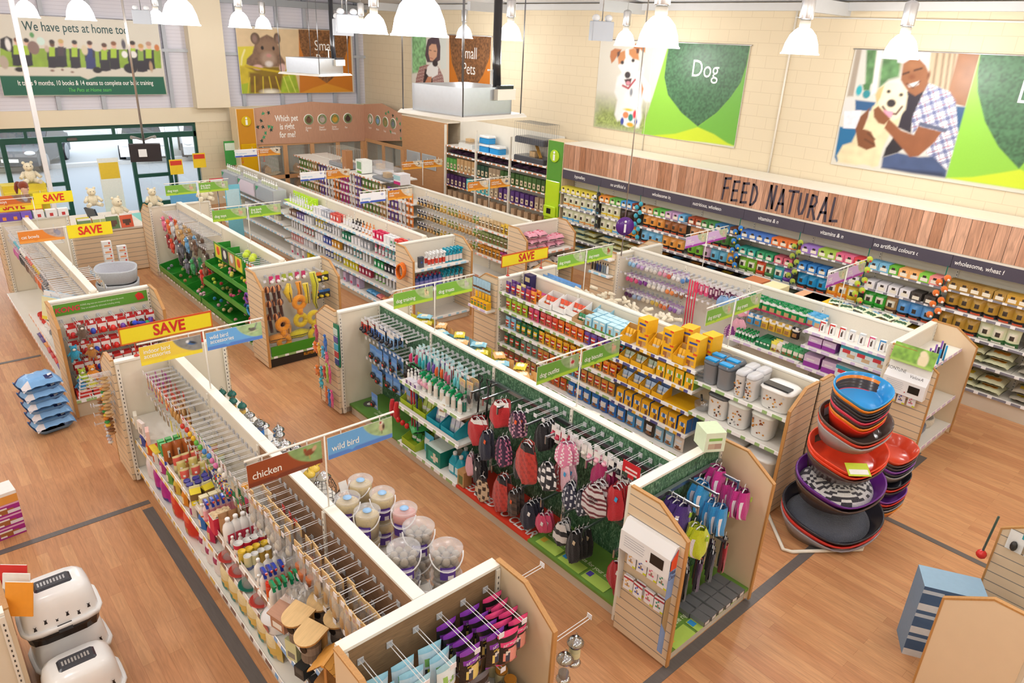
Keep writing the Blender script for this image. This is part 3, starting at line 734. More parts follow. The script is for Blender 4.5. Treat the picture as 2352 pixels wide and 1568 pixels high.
o=obj('header_frame',MB().box(0,-.47,2.27,nb*bw,-.02,2.31,'#efe8da','paint'),wb);o.matrix_local=MW
o=obj('header_ledge',MB().box(0,-.485,2.85,nb*bw,.26,2.88,'#f1eadc','paint'),wb);o.matrix_local=MW
for i,t in enumerate(('hypoallergenic','no artificial additives','wholesome ingredients','nutritious, wholesome ingredients','vitamins & minerals','vitamins & minerals','no artificial colours or preservatives','wholesome, wheat free ingredients')):
 o=text(t,.1,'#f4f2f0',(0,0,0),parent=wb,bold=.012,shear=.12,sx=.82);o.matrix_local=MW@Matrix.Translation((i*bw+bw*.52,-.483,2.17))@Euler((R(90),0,R(2))).to_matrix().to_4x4()
STROKES={'F':[[(.1,0),(.16,1.05)],[(.16,1.03),(.75,1.08)],[(.13,.55),(.6,.6)]],'E':[[(.12,.02),(.16,.98)],[(.16,.96),(.72,1.)],[(.14,.52),(.6,.55)],[(.12,.03),(.72,.08)]],'D':[[(.14,0),(.16,1.)],[(.16,1.),(.5,.9),(.7,.6),(.62,.25),(.4,.06),(.14,0)]],'N':[[(.08,0),(.2,1.1)],[(.2,1.1),(.62,.05)],[(.62,.05),(.72,1.12)]],'A':[[(.02,0),(.42,1.02)],[(.42,1.02),(.72,-.02)],[(.16,.34),(.62,.36)]],'T':[[(.36,0),(.42,1.)],[(-.02,1.02),(.86,1.05)]],'U':[[(.1,1.),(.12,.3),(.3,.03),(.52,.1),(.66,.4),(.7,1.02)]],'R':[[(.1,0),(.18,1.02)],[(.18,1.02),(.55,.98),(.66,.75),(.5,.55),(.15,.5)],[(.3,.52),(.74,-.03)]],'L':[[(.14,1.08),(.12,.04)],[(.12,.04),(.72,.1)]]}
def brushed(word,size,adv,wd,col,fixed=()):
 m=MB();x=0
 for ch in word:
  if ch==' ':x+=adv*.75;continue
  for st in STROKES[ch]:
   P=[Vector((x+a*size*.5,0,b*size))for a,b in st]
   pts=[]
   for i,p in enumerate(P):
    t=(P[min(i+1,len(P)-1)]-P[max(i-1,0)]).normalized();n=Vector((-t.z,0,t.x))*wd/2*(1.1 if i%2 else .9)
    e=t*(wd*.35 if i==len(P)-1 else(-wd*.35 if i==0 else 0));pts+=[tuple(p+n+e),tuple(p-n+e)]
   m.add(pts,[(2*i,2*i+1,2*i+3,2*i+2)for i in range(len(P)-1)],col,'print')
  x+=adv
 return m
o=obj('lettering',brushed('FEED NATURAL',.38,.2,.044,'#463c48'),wb);o.matrix_local=MW@Matrix.Translation((11.86-7.55,-.483,2.37))
def info_pillar(name,x,y,face,w,H,col,disc,label,box,screen=True):
 t=thing(name,label,'pillar',(x,y,0));Mx=Euler((0,0,SIDE[face])).to_matrix().to_4x4()
 def part(nm,m):
  o=obj(nm,m,t);o.matrix_local=Mx;return o
 part('casing',MB().box(-w/2-.02,-.02,0,w/2+.02,.45,H,'#ecd3ae','woodz'));part('front_panel',MB().box(-w/2,-.03,.02,w/2,-.02,H-.01,col,'paint'))
 dsc=MB().lathe([(.14,0),(.145,.01),(.145,.03),(.135,.035)],28,disc,'gloss');o=obj('disc',dsc,t);o.matrix_local=Mx@Matrix.Translation((0,-.03,H-.35))@Euler((R(90),0,0)).to_matrix().to_4x4()
 q=MB().box(-.03,-.075,H-.45,.03,-.065,H-.31,'#f7f7f4','gloss');q.lathe([(.03,0),(.03,.01)],14,'#f7f7f4','gloss',0,0)
 n0=len(q.v)-28
 q.v[n0:]=[(x_,-.075+z_,H-.265+y_)for x_,y_,z_ in q.v[n0:]]
 part('letter_mark',q)
 part('leaflet_box',MB().cham(-w/2+.015,-.07,box[0],w/2-.015,-.03,box[1],.015,box[2],'gloss'))
 if screen:
  part('screen_box',MB().cham(-w/2+.05,-.14,box[0]+.1,w/2-.05,-.07,box[0]+.36,.02,box[2],'gloss'));part('screen',MB().box(-.07,-.145,box[0]+.17,.07,-.139,box[0]+.3,'#1a1a1c','gloss'))
 return t
info_pillar('information_pillar',12.17,12.17,'-x',.5,2.88,'#5a9a34','#b5d82a','green information pillar with a lime disc between the wall bays',(1.0,1.95,'#bfe02e'))
A_TERRIER=[('p',[(.196,2.1),(.454,2.104),(.454,2.104)],'#a9a88c'),('p',[(.048,.024),(.014,.589),(2.003,.532),(1.962,.036)],'#8f9a5a',.25,.35,.05),('p',[(.048,.024),(.032,.296),(2.009,.306),(1.962,.036)],'#9aa860',.1,.4,.03),('p',[(.584,1.131),(.761,1.257),(1.166,1.28),(1.338,1.156),(1.53,.989),(1.572,.811),(1.576,.687),(1.471,.678),(1.368,.749),(1.358,.564),(1.404,.336),(1.351,.118),(1.244,.095),(1.195,.432),(.847,.399),(.837,.23),(.71,.193),(.609,.328),(.65,.643),(.546,.801)],'#eae8e6',.03,.06,.1),('p',[(1.173,1.236),(1.299,1.422),(1.316,1.266),(1.262,1.151)],'#f2f0ee'),('p',[(1.281,1.084),(1.365,.931),(1.331,.746)],'#c07a48'),('p',[(.581,1.636),(.764,1.7),(.976,1.741),(1.112,1.657),(1.171,1.46),(1.16,1.325),(1.063,1.138),(.929,.969),(.809,1.03),(.701,1.231),(.589,1.34),(.551,1.498)],'#f4f1ec'),('p',[(.581,1.636),(.74,1.687),(.774,1.531),(.708,1.414),(.583,1.385),(.548,1.521)],'#c68450',.02),('p',[(.842,1.702),(.976,1.741),(1.118,1.657),(1.16,1.493),(.977,1.518),(.856,1.602)],'#c68450',.02),('p',[(.644,1.695),(.442,1.71),(.326,1.649),(.318,1.534),(.379,1.398),(.45,1.452),(.549,1.589)],'#b9703c'),('p',[(.971,1.736),(.996,1.819),(1.147,1.834),(1.288,1.795),(1.295,1.653),(1.218,1.679),(1.151,1.725),(1.128,1.647)],'#b9703c'),('p',[(.517,1.634),(.609,1.671),(.59,1.568),(.532,1.52)],'#5a3a30'),('p',[(1.041,1.721),(1.116,1.735),(1.13,1.636),(1.069,1.633)],'#5a3a30'),('e',.693,1.43,.047,.039,'#2a2020'),('e',.991,1.485,.047,.038,'#2a2020'),('e',.877,1.184,.084,.071,'#352b2e'),('p',[(.794,1.087),(1.008,1.128),(.983,.968),(.871,.969)],'#4a2a2c'),('e',.916,1.019,.062,.039,'#d98a96'),('s',[(.77,.958),(.937,.912),(1.1,1.1)],.0454,'#a83a44'),('e',1.03,.838,.041,.083,'#8a8c94'),('e',1.029,.298,.233,.198,'#eef0f2'),('e',.938,.348,.083,.07,'#ef8a5a'),('e',1.086,.308,.069,.079,'#2a8a7c'),('e',1.193,.385,.05,.088,'#d8404a'),('e',1.091,.157,.101,.048,'#e0a82a'),('e',.853,.208,.049,.081,'#3a4aa0'),('e',1.0,.466,.126,.028,'#ecc03a'),('e',1.243,.237,.043,.061,'#3a4aa0')]
A_SHIELD1=[('p',[(1.901,1.893),(3.791,1.898),(3.811,.045),(1.439,-.006)],'#8cc63e'),('p',[(3.791,1.898),(3.811,.045),(3.585,.074),(3.213,.202),(2.872,.306),(3.276,.625),(3.526,.926),(3.702,1.211),(3.768,1.533)],'#6cae3a'),('p',[(1.407,-.073),(1.846,.02),(2.344,.109),(2.873,.301),(3.282,.21),(3.618,.078),(3.813,.032),(3.102,.028)],'#c8da2c'),('p',[(1.904,1.874),(3.776,1.892),(3.768,1.533),(3.702,1.211),(3.526,.926),(3.276,.625),(2.87,.315),(2.424,.543),(2.029,.862),(1.878,1.204),(1.88,1.552)],'#3f6a45',.01,.45,.03)]
A_MAN=[('p',[(.019,1.915),(1.895,1.931),(1.9,.062),(.074,.049)],'#d6d2ca'),('p',[(.019,1.915),(.108,1.914),(.135,1.156),(.033,1.147)],'#a89a8a'),('p',[(.188,1.91),(.359,1.912),(.412,1.39),(.301,1.311),(.253,1.567)],'#5f8a58',.02,.4,.06),('p',[(.368,1.905),(.452,1.906),(.489,1.255),(.439,1.204)],'#eceae6'),('p',[(.482,1.785),(.791,1.777),(.811,1.508),(.659,1.453),(.534,1.293),(.49,1.603)],'#5f8a58',.03,.4,.06),('p',[(.686,1.917),(1.196,1.914),(1.183,1.663),(.733,1.729)],'#e9ebf0'),('p',[(1.196,1.914),(1.595,1.919),(1.628,1.298),(1.272,1.404)],'#bfa98c'),('s',[(1.296,1.907),(1.348,1.453)],.034,'#8f7a60'),('s',[(1.392,1.911),(1.456,1.417)],.034,'#8f7a60'),('s',[(1.476,1.914),(1.542,1.379)],.034,'#8f7a60'),('s',[(1.549,1.917),(1.617,1.341)],.034,'#9a8468'),('p',[(1.595,1.919),(1.895,1.931),(1.902,1.146),(1.725,1.174),(1.606,1.34)],'#9a6a48',.01,.12,.1),('p',[(.013,1.122),(.178,1.135),(.196,.894),(.002,.826)],'#d8d6d2'),('p',[(.043,.123),(.018,.641),(.334,.639),(.321,.364),(.101,.048)],'#1d6a9a'),('p',[(.186,1.1),(.528,1.093),(.538,.951),(.226,.934)],'#2a5a88'),('p',[(1.765,1.144),(1.913,1.143),(1.922,.794),(1.877,.722)],'#28527c'),('p',[(.037,.904),(.326,.943),(.328,.643),(.084,.623)],'#e6e2ea',.01,.08,.04),('e',.213,1.258,.05,.085,'#2aa8b4'),('e',.351,1.209,.064,.07,'#2a8a94'),('p',[(.253,1.355),(.383,1.388),(.386,1.27),(.288,1.263)],'#4a7a48'),('pl',[(1.288,1.445),(1.451,1.394),(1.617,1.341),(1.735,1.219),(1.824,.962),(1.902,.736),(1.911,.408),(1.904,.187),(1.702,.262),(1.509,.399),(1.644,.74),(1.316,.795),(1.235,.658),(1.141,.939),(1.202,1.151)],'#dcdde8','#3a4a86','#a8404a',.16,.5),('p',[(.982,1.292),(1.272,1.448),(1.208,1.129),(1.169,.919),(1.21,.667),(.98,.735),(.993,1.064)],'#2c2632'),('p',[(.86,.237),(1.079,.341),(1.415,.315),(1.633,.357),(1.892,.173),(1.899,.064),(1.388,.057),(.878,.062)],'#44547a',.02,.12,.1),('p',[(.889,.068),(1.143,.082),(1.827,.128),(1.899,.064),(1.389,.052)],'#2c3450',.03),('p',[(.98,.64),(1.142,.659),(1.267,.532),(1.079,.341),(.86,.237),(.873,.386)],'#26222a'),('p',[(.497,1.019),(.577,1.097),(.993,.971),(.975,.758),(.886,.629),(.825,.38),(.823,.083),(.732,.045),(.677,.062),(.572,.071),(.449,.04),(.129,.044),(.077,.153),(.141,.341),(.284,.409),(.34,.615),(.468,.824)],'#e6d4ac',.02,.1,.08),('p',[(.526,1.304),(.647,1.406),(.811,1.417),(.954,1.358),(1.015,1.226),(1.032,1.021),(.946,.873),(.883,.838),(.755,.865),(.647,1.009),(.559,1.119)],'#f0e2c2',.02,.06,.08),('p',[(.53,1.309),(.613,1.369),(.593,1.169),(.556,1.06),(.5,1.209)],'#d9b47e'),('e',.787,1.099,.073,.064,'#352c30'),('e',.703,1.276,.033,.028,'#2c2220'),('e',.911,1.241,.032,.027,'#2c2220'),('s',[(.665,1.034),(.762,.937),(.906,.939),(.97,1.062)],.034,'#5a3a34'),('p',[(.69,.984),(.849,.976),(.853,.882),(.78,.863),(.71,.903)],'#e39ab0'),('p',[(1.293,.793),(1.666,.743),(1.591,.561),(1.412,.327),(1.28,.296),(1.041,.492),(.772,.7),(.806,.858),(1.05,.695),(1.261,.649)],'#8e5636',.015,.08,.1),('p',[(1.298,.863),(1.739,.796),(1.722,.738),(1.292,.797)],'#5a6078'),('p',[(.527,.974),(.591,1.039),(.712,.944),(.829,.861),(.758,.753),(.656,.771),(.56,.857)],'#84502f'),('p',[(.457,.996),(.336,.847),(.296,.635),(.405,.362),(.565,.316),(.704,.388),(.64,.527),(.573,.617),(.514,.635),(.43,.645),(.463,.848)],'#7e4c2e',.015),('s',[(.525,.587),(.658,.505)],.0265,'#5f3620'),('s',[(.499,.485),(.666,.42)],.0265,'#5f3620'),('p',[(.83,1.711),(.926,1.787),(1.062,1.789),(1.172,1.707),(1.26,1.58),(1.272,1.448),(1.246,1.33),(1.133,1.241),(1.017,1.29),(.925,1.379),(.85,1.465),(.835,1.6)],'#94603f',.015,.05,.1),('e',.972,1.696,.089,.048,'#a8734e',0,.08),('p',[(.973,1.401),(1.131,1.465),(1.139,1.417),(1.066,1.371),(1.005,1.367)],'#f6f2ee'),('s',[(.956,1.415),(1.068,1.362),(1.145,1.462)],.0189,'#5a3222'),('s',[(.865,1.556),(.942,1.588)],.0265,'#3a2018'),('s',[(1.025,1.622),(1.123,1.656)],.0265,'#3a2018'),('e',1.008,1.52,.049,.035,'#834e30',0,.02),('e',1.254,1.562,.022,.052,'#7a4a2e')]
A_SHIELD2=[('p',[(1.899,1.931),(2.71,1.943),(3.252,.059),(1.901,.057)],'#8cc63e'),('p',[(1.901,.057),(2.26,.127),(2.636,.254),(2.868,.339),(3.211,.204),(3.252,.059)],'#c8da2c'),('p',[(1.9,1.927),(2.975,1.944),(3.025,1.288),(2.992,.706),(2.848,.342),(2.495,.621),(2.22,.959),(2.007,1.37),(1.927,1.662)],'#3f6a45',.01,.45,.03)]
A_HAM=[('p',[(-.031,1.773),(1.93,1.825),(1.819,-.012),(-.046,-.025)],'#dcc29a',.01,.06,.1),('p',[(-.02,1.287),(.511,1.317),(.365,.873),(.007,.624)],'#d9cb3c'),('s',[(.2,1.203),(.095,.99),(.059,.807)],.0524,'#eadf9a'),('p',[(.003,.746),(.189,.779),(1.383,.667),(1.611,.813),(1.747,.478),(1.819,-.012),(-.046,-.025)],'#c6b02a',.02,.15,.1),('p',[(-.046,-.025),(-.033,.255),(.378,.332),(.394,-.014)],'#a0b42a'),('p',[(1.221,.444),(1.7,.574),(1.82,.005),(1.183,.011)],'#9fb832',.03,.2,.08),('p',[(.27,.595),(1.342,.603),(1.183,.011),(.243,.004)],'#7d5f1c',.04,.2,.1),('s',[(.426,.473),(.396,.002)],.0337,'#d2bc2c'),('s',[(.682,.473),(.654,-.0)],.0337,'#d2bc2c'),('s',[(.873,.474),(.933,-.003)],.0337,'#d2bc2c'),('s',[(1.083,.475),(1.2,-.006)],.0337,'#d2bc2c'),('s',[(.271,.441),(.175,.004)],.0337,'#d2bc2c'),('s',[(1.331,.476),(1.473,.024)],.0262,'#dede6a'),('s',[(1.483,.573),(1.692,.022)],.0262,'#dede6a'),('e',.867,.046,.248,.071,'#f2ecd8',0,.04),('p',[(.186,.748),(.734,.474),(1.378,.604),(1.249,.761)],'#8a7016',.03),('p',[(.515,1.362),(.631,1.517),(.914,1.648),(1.112,1.564),(1.247,1.322),(1.28,1.106),(1.42,.889),(1.392,.763),(.353,.75),(.21,.825),(.241,.962),(.424,1.118)],'#80624e',.02,.2,.05),('e',.548,1.523,.142,.163,'#66503f'),('e',1.221,1.546,.105,.154,'#66503f'),('e',.531,1.513,.073,.102,'#8f7268',0,.03),('e',1.23,1.531,.049,.092,'#8f7268',0,.03),('e',.931,1.283,.313,.216,'#94755e',0,.08),('e',.902,.974,.23,.193,'#b09480',0,.06),('e',.921,1.067,.076,.049,'#c88e86',0,.02),('e',.906,.835,.112,.081,'#e2d8d2',0,.03),('e',.739,1.275,.045,.055,'#1c1614'),('e',1.085,1.272,.039,.056,'#1c1614'),('e',.554,.737,.143,.074,'#dcb4ae',0,.02),('e',1.317,.724,.1,.127,'#dcb4ae',0,.02),('s',[(.188,.773),(.753,.677),(1.377,.588)],.0598,'#c8ac1c')]
A_HSH=[('p',[(1.93,1.825),(3.685,1.849),(3.694,.022),(1.819,-.012)],'#cc7a20'),('p',[(1.819,-.012),(2.262,.143),(2.762,.282),(3.235,.162),(3.714,.021)],'#dc962c'),('p',[(1.923,1.825),(3.684,1.843),(3.556,1.288),(3.354,.853),(3.056,.483),(2.77,.288),(2.401,.513),(2.093,.9),(1.943,1.342)],'#80552f',.01,.6,.035)]
A_WOM=[('p',[(.037,1.842),(1.907,1.865),(1.933,.142),(.029,-.034)],'#e6e2d8'),('p',[(.048,1.836),(.784,1.847),(.778,.857),(.045,.752)],'#8cc088',.03,.4,.06),('p',[(1.442,1.857),(1.76,1.862),(1.772,.973),(1.502,.958)],'#dfe4de'),('p',[(.782,1.525),(.867,1.722),(1.171,1.818),(1.416,1.766),(1.487,1.549),(1.473,1.195),(1.31,1.128),(.836,1.105),(.724,1.282)],'#584650',.01,.15,.04),('p',[(.922,1.53),(1.061,1.609),(1.281,1.601),(1.336,1.456),(1.31,1.277),(1.117,1.148),(.977,1.157),(.894,1.349)],'#dba98c'),('s',[(.977,1.232),(1.117,1.208)],.0224,'#b86a62'),('s',[(.939,1.441),(1.034,1.43)],.0187,'#4a3430'),('s',[(1.172,1.42),(1.271,1.418)],.0187,'#4a3430'),('pl',[(.432,.961),(.779,1.041),(1.393,1.012),(1.612,.784),(1.724,.43),(.481,.084),(.155,.25),(.251,.639)],'#c8a8a0','#7a2a34','#3a2a34',.09,.2),('p',[(.721,.915),(1.117,.876),(1.06,.069),(.48,.02)],'#3a3236'),('p',[(.836,.983),(1.117,1.118),(1.393,.982),(1.367,.8),(1.004,.655),(.777,.795)],'#f2f0ee'),('e',1.228,1.094,.137,.091,'#3c3438'),('p',[(.863,.708),(1.061,.72),(1.032,.565),(.482,.18),(.184,.156),(.246,.321),(.66,.477)],'#c98a6a')]
A_WSH=[('p',[(1.896,1.865),(3.808,1.897),(3.895,.236),(1.933,.127)],'#c8741e'),('p',[(1.896,1.865),(3.772,1.896),(3.698,1.353),(3.438,.896),(3.065,.528),(2.771,.36),(2.408,.598),(2.033,1.163)],'#7e5330',.01,.6,.035)]
A_TEAM=[('p',[(.048,.675),(.133,1.101),(3.773,1.144),(3.741,.677)],'#8fae3c',.01,.15,.1),('p',[(.36,1.144),(.58,1.151),(.538,.885),(.326,.881)],'#3a3640'),('p',[(.415,1.171),(.534,1.174),(.495,.947),(.375,.945)],'#a8c838'),('p',[(.346,.957),(.543,.961),(.529,.72),(.427,.693),(.314,.704)],'#2f2c36'),('e',.492,1.241,.05,.071,'#e0b49a'),('e',.497,1.29,.057,.05,'#7a4a34'),('p',[(.563,1.138),(.787,1.144),(.746,.876),(.531,.872)],'#3a3640'),('p',[(.619,1.164),(.74,1.168),(.701,.939),(.58,.937)],'#a8c838'),('p',[(.55,.949),(.751,.953),(.738,.71),(.634,.683),(.52,.694)],'#2f2c36'),('e',.697,1.234,.051,.07,'#e0b49a'),('e',.702,1.285,.058,.051,'#2e2624'),('p',[(1.099,1.119),(1.331,1.126),(1.291,.853),(1.068,.849)],'#3a3640'),('p',[(1.156,1.147),(1.282,1.15),(1.245,.917),(1.118,.914)],'#a8c838'),('p',[(1.087,.927),(1.296,.931),(1.285,.682),(1.178,.655),(1.059,.667)],'#2f2c36'),('e',1.236,1.218,.054,.072,'#6a4634'),('e',1.241,1.269,.06,.051,'#3a2a24'),('p',[(1.294,1.138),(1.529,1.144),(1.491,.869),(1.264,.865)],'#3a3640'),('p',[(1.352,1.165),(1.48,1.169),(1.443,.934),(1.315,.931)],'#4a3a44'),('p',[(1.283,.943),(1.495,.948),(1.485,.698),(1.376,.67),(1.256,.682)],'#2f2c36'),('e',1.433,1.237,.054,.073,'#e0b49a'),('e',1.438,1.289,.061,.052,'#c8a86a'),('p',[(1.592,1.122),(1.832,1.129),(1.794,.851),(1.563,.847)],'#3a3640'),('p',[(1.651,1.15),(1.781,1.154),(1.745,.916),(1.615,.914)],'#a8c838'),('p',[(1.582,.926),(1.798,.93),(1.79,.678),(1.679,.65),(1.556,.662)],'#2f2c36'),('e',1.734,1.223,.055,.074,'#e0b49a'),('e',1.738,1.275,.062,.052,'#2e2624'),('p',[(1.933,1.116),(2.179,1.122),(2.143,.841),(1.906,.837)],'#3a3640'),('p',[(1.994,1.144),(2.127,1.147),(2.092,.907),(1.958,.904)],'#2c3a78'),('p',[(1.925,.917),(2.146,.921),(2.139,.665),(2.026,.637),(1.9,.649)],'#343a70'),('e',2.078,1.217,.056,.074,'#e0b49a'),('e',2.081,1.27,.064,.053,'#4a2a24'),('p',[(2.258,1.071),(2.51,1.077),(2.475,.792),(2.233,.788)],'#3a3640'),('p',[(2.32,1.099),(2.456,1.102),(2.422,.859),(2.285,.857)],'#a8c838'),('p',[(2.251,.869),(2.477,.873),(2.472,.614),(2.357,.586),(2.227,.598)],'#2f2c36'),('e',2.405,1.173,.058,.075,'#e0b49a'),('e',2.409,1.227,.065,.054,'#5a3a2c'),('p',[(2.488,1.119),(2.743,1.126),(2.709,.839),(2.463,.835)],'#3a3640'),('p',[(2.55,1.148),(2.689,1.151),(2.655,.907),(2.516,.904)],'#a8c838'),('p',[(2.482,.917),(2.711,.921),(2.707,.661),(2.59,.632),(2.459,.644)],'#2f2c36'),('e',2.636,1.223,.059,.076,'#e0b49a'),('e',2.64,1.276,.066,.053,'#8a5a3a'),('p',[(2.945,1.142),(3.208,1.149),(3.175,.858),(2.922,.854)],'#3a3640'),('p',[(3.009,1.171),(3.151,1.175),(3.119,.926),(2.976,.923)],'#a8c838'),('p',[(2.94,.937),(3.176,.941),(3.175,.677),(3.054,.647),(2.919,.66)],'#2f2c36'),('e',3.096,1.247,.061,.077,'#e0b49a'),('e',3.099,1.301,.069,.054,'#3a2c2a'),('p',[(3.138,1.073),(3.405,1.079),(3.373,.786),(3.116,.782)],'#3a3640'),('p',[(3.203,1.102),(3.348,1.105),(3.316,.855),(3.171,.852)],'#8aa84a'),('p',[(3.134,.866),(3.374,.87),(3.374,.603),(3.252,.573),(3.114,.586)],'#2f2c36'),('e',3.292,1.178,.061,.077,'#e0b49a'),('e',3.295,1.233,.069,.055,'#c89a5a'),('p',[(3.341,1.133),(3.61,1.14),(3.579,.845),(3.319,.841)],'#3a3640'),('p',[(3.406,1.162),(3.552,1.166),(3.521,.914),(3.375,.911)],'#a8c838'),('p',[(3.337,.925),(3.58,.929),(3.581,.661),(3.457,.632),(3.318,.644)],'#2f2c36'),('e',3.496,1.239,.061,.078,'#e0b49a'),('e',3.498,1.294,.07,.055,'#b8907a'),('p',[(.172,1.299),(.32,1.366),(.421,1.308),(.374,1.007),(.253,1.03),(.133,1.101)],'#2e2a2c'),('e',.306,1.18,.054,.137,'#efece8'),('e',.147,.777,.091,.151,'#b8a898'),('e',.822,1.12,.123,.154,'#8a7068'),('e',1.103,1.102,.048,.078,'#c8b0a0'),('e',1.004,1.277,.086,.092,'#cfe6dc'),('e',.842,1.41,.047,.061,'#5a9a5a'),('e',1.938,1.097,.071,.119,'#d8c8a8'),('e',2.231,1.171,.117,.101,'#d8d0c4'),('e',2.876,1.257,.049,.123,'#5a5660'),('e',2.865,1.012,.071,.083,'#f0eeec'),('e',3.083,1.016,.083,.082,'#e8e4e0'),('e',3.695,1.198,.063,.084,'#c8783a'),('e',.435,.616,.098,.056,'#2a2628'),('e',2.153,.62,.109,.077,'#2a2628'),('e',2.961,.669,.172,.126,'#2f2c34'),('e',3.478,.717,.046,.128,'#b89878'),('e',1.131,.597,.044,.026,'#8a6a5a'),('e',1.355,.617,.029,.026,'#8a6a5a'),('e',1.569,.566,.035,.021,'#8a6a5a'),('p',[(-.126,.473),(1.729,.468),(1.894,.388),(2.114,.464),(3.763,.463),(3.785,-.002),(-.084,.009)],'#16604a')]
def banner(label,loc,rz,w,h,ops,texts,cell=.0165):
 t=thing('hanging_banner',label,'banner',loc,R(rz))
 a=Art(w,h,cell,'#d8d2c4');a.draw(ops)
 obj('printed_picture',a.mesh('printed_picture'),t)
 obj('canvas_back',MB().box(-.005,.004,-.005,w+.005,.02,h+.005,'#e8e4da','cloth'),t)
 obj('top_rail',MB().tube([(-.03,.01,h),(w+.03,.01,h)],.014,6,'#cfcfd2','metal'),t)
 for body,size,u,v,kw in texts:text(body,size,'#f6f4f0' if 'col' not in kw else kw.pop('col'),(u,-.004,v),parent=t,**kw)
 return t
banner('wide banner of a terrier lying with a coloured ball, lettered Dog',(12.87,11.7,3.23),-90,3.78,1.88,A_TERRIER+A_SHIELD1,[('Dog',.46,2.86,1.4,{'sx':.82})])
banner('wide banner of a smiling man hugging a labrador',(12.87,5.92,3.22),-90,3.78,1.9,A_MAN+A_SHIELD2,[('Dog',.46,2.86,1.4,{'sx':.82})])
banner('banner of a woman in a plaid shirt holding a rabbit',(12.87,19.3,3.2),-90,3.74,1.87,A_WOM+A_WSH,[('Small',.42,2.83,1.42,{'sx':.8}),('Pets',.42,2.83,1.02,{'sx':.8})])
banner('banner of a hamster in a yellow pot beside the pier',(8.66,21.98,3.2),0,3.74,1.85,A_HAM+A_HSH,[('Small',.42,2.76,1.38,{'sx':.8}),('Pets',.42,2.72,.98,{'sx':.8})])
banner('banner of shop staff and pets seated along a green sofa',(2.75,21.98,3.2),0,3.8,1.85,A_TEAM,[('We have pets at home too',.3,1.86,1.6,{'sx':.72,'col':'#1f4a48','bold':.008}),('It takes 9 months, 10 books & 14 exams to complete our basic training',.165,1.9,.3,{'sx':.66,'bold':.008}),('The Pets at Home team',.13,1.9,.13,{'sx':.8,'col':'#5fc85a','shear':.2})])
def animal(a,cx,cy,s,kind):
 """a small printed animal for the corner of a sign"""
 E=a.ell
 if kind=='hen':
  E(cx,cy,s*.5,s*.34,'#8a4a2c',.15,noise=.15);E(cx-s*.42,cy+s*.28,s*.16,s*.24,'#94502e',-.3);E(cx+s*.5,cy+s*.28,s*.2,s*.3,'#d8b090',-.6);E(cx-s*.5,cy+s*.46,s*.09,s*.07,'#c8352c');a.stroke([(cx-.005,cy-s*.3),(cx,cy-s*.65)],s*.08,'#c8a050')
 elif kind=='finch':
  E(cx,cy,s*.34,s*.42,'#d8c0a0',noise=.1);E(cx-s*.05,cy+s*.5,s*.24,s*.2,'#efe8e0');E(cx-s*.12,cy+s*.55,s*.12,s*.14,'#b02c2c');E(cx+s*.2,cy+s*.02,s*.14,s*.34,'#4a3c34');a.stroke([(cx,cy-s*.4),(cx,cy-s*.7)],s*.07,'#5a4a3c')
 elif kind=='budgie':
  E(cx,cy,s*.55,s*.24,'#3f6ea8',-.35,noise=.1);E(cx-s*.4,cy+s*.26,s*.2,s*.18,'#e8eaf0');E(cx+s*.2,cy+s*.02,s*.45,s*.14,'#33363c',-.4)
 elif kind=='bird':
  E(cx,cy,s*.45,s*.24,'#6a6660',.1);E(cx-s*.4,cy+s*.16,s*.16,s*.13,'#5a5650');a.stroke([(cx+s*.3,cy+s*.1),(cx+s*.6,cy+s*.7)],s*.12,'#7a7488');a.stroke([(cx-s*.7,cy-s*.4),(cx+s*.7,cy-s*.2)],s*.06,'#d8d0b0')
 elif kind=='cat':
  E(cx,cy,s*.36,s*.36,'#8f8fa0');E(cx+s*.3,cy-s*.25,s*.4,s*.5,'#9a9aac');a.poly([(cx-s*.35,cy+s*.15),(cx-s*.25,cy+s*.65),(cx-.0,cy+s*.3)],'#8f8fa0');a.poly([(cx+s*.05,cy+s*.3),(cx+s*.3,cy+s*.62),(cx+s*.36,cy+s*.1)],'#8f8fa0')
 elif kind in('guinea','rat','rabbit','chinchilla'):
  c={'guinea':'#3c302c','rat':'#a8703c','rabbit':'#d8d4d0','chinchilla':'#707480'}[kind]
  E(cx,cy,s*.5,s*.36,c,noise=.15);E(cx-s*.3,cy-s*.05,s*.26,s*.24,'#efe9e2' if kind=='guinea' else c);E(cx-s*.2,cy+s*.34,s*.1,s*.2,c)
 else:
  c={'lab':'#ead7ac','scruff':'#c8c4ba','coat':'#e4dcd0','bully':'#d8a890','spaniel':'#d8d0cc','pup':'#d8b8a8','beagle':'#a87850','setter':'#a85a3a'}.get(kind,'#c8b090')
  E(cx+s*.05,cy-s*.12,s*.42,s*.3,c,noise=.12);E(cx-s*.22,cy+s*.3,s*.22,s*.24,c,noise=.08);E(cx-s*.05,cy+s*.28,s*.1,s*.2,'#6a4a34' if kind in('beagle','lab','spaniel','setter')else '#a8a49c')
  for q in(-.25,.0,.3):a.stroke([(cx+s*q,cy-s*.3),(cx+s*q,cy-s*.65)],s*.12,c)
  E(cx-s*.34,cy+s*.28,s*.06,s*.05,'#2a2020')
  if kind=='coat':E(cx+s*.1,cy-s*.1,s*.32,s*.26,'#b03038')
  if kind=='lab':a.stroke([(cx-s*.15,cy+s*.05),(cx+s*.1,cy-s*.3)],s*.05,'#30302c')
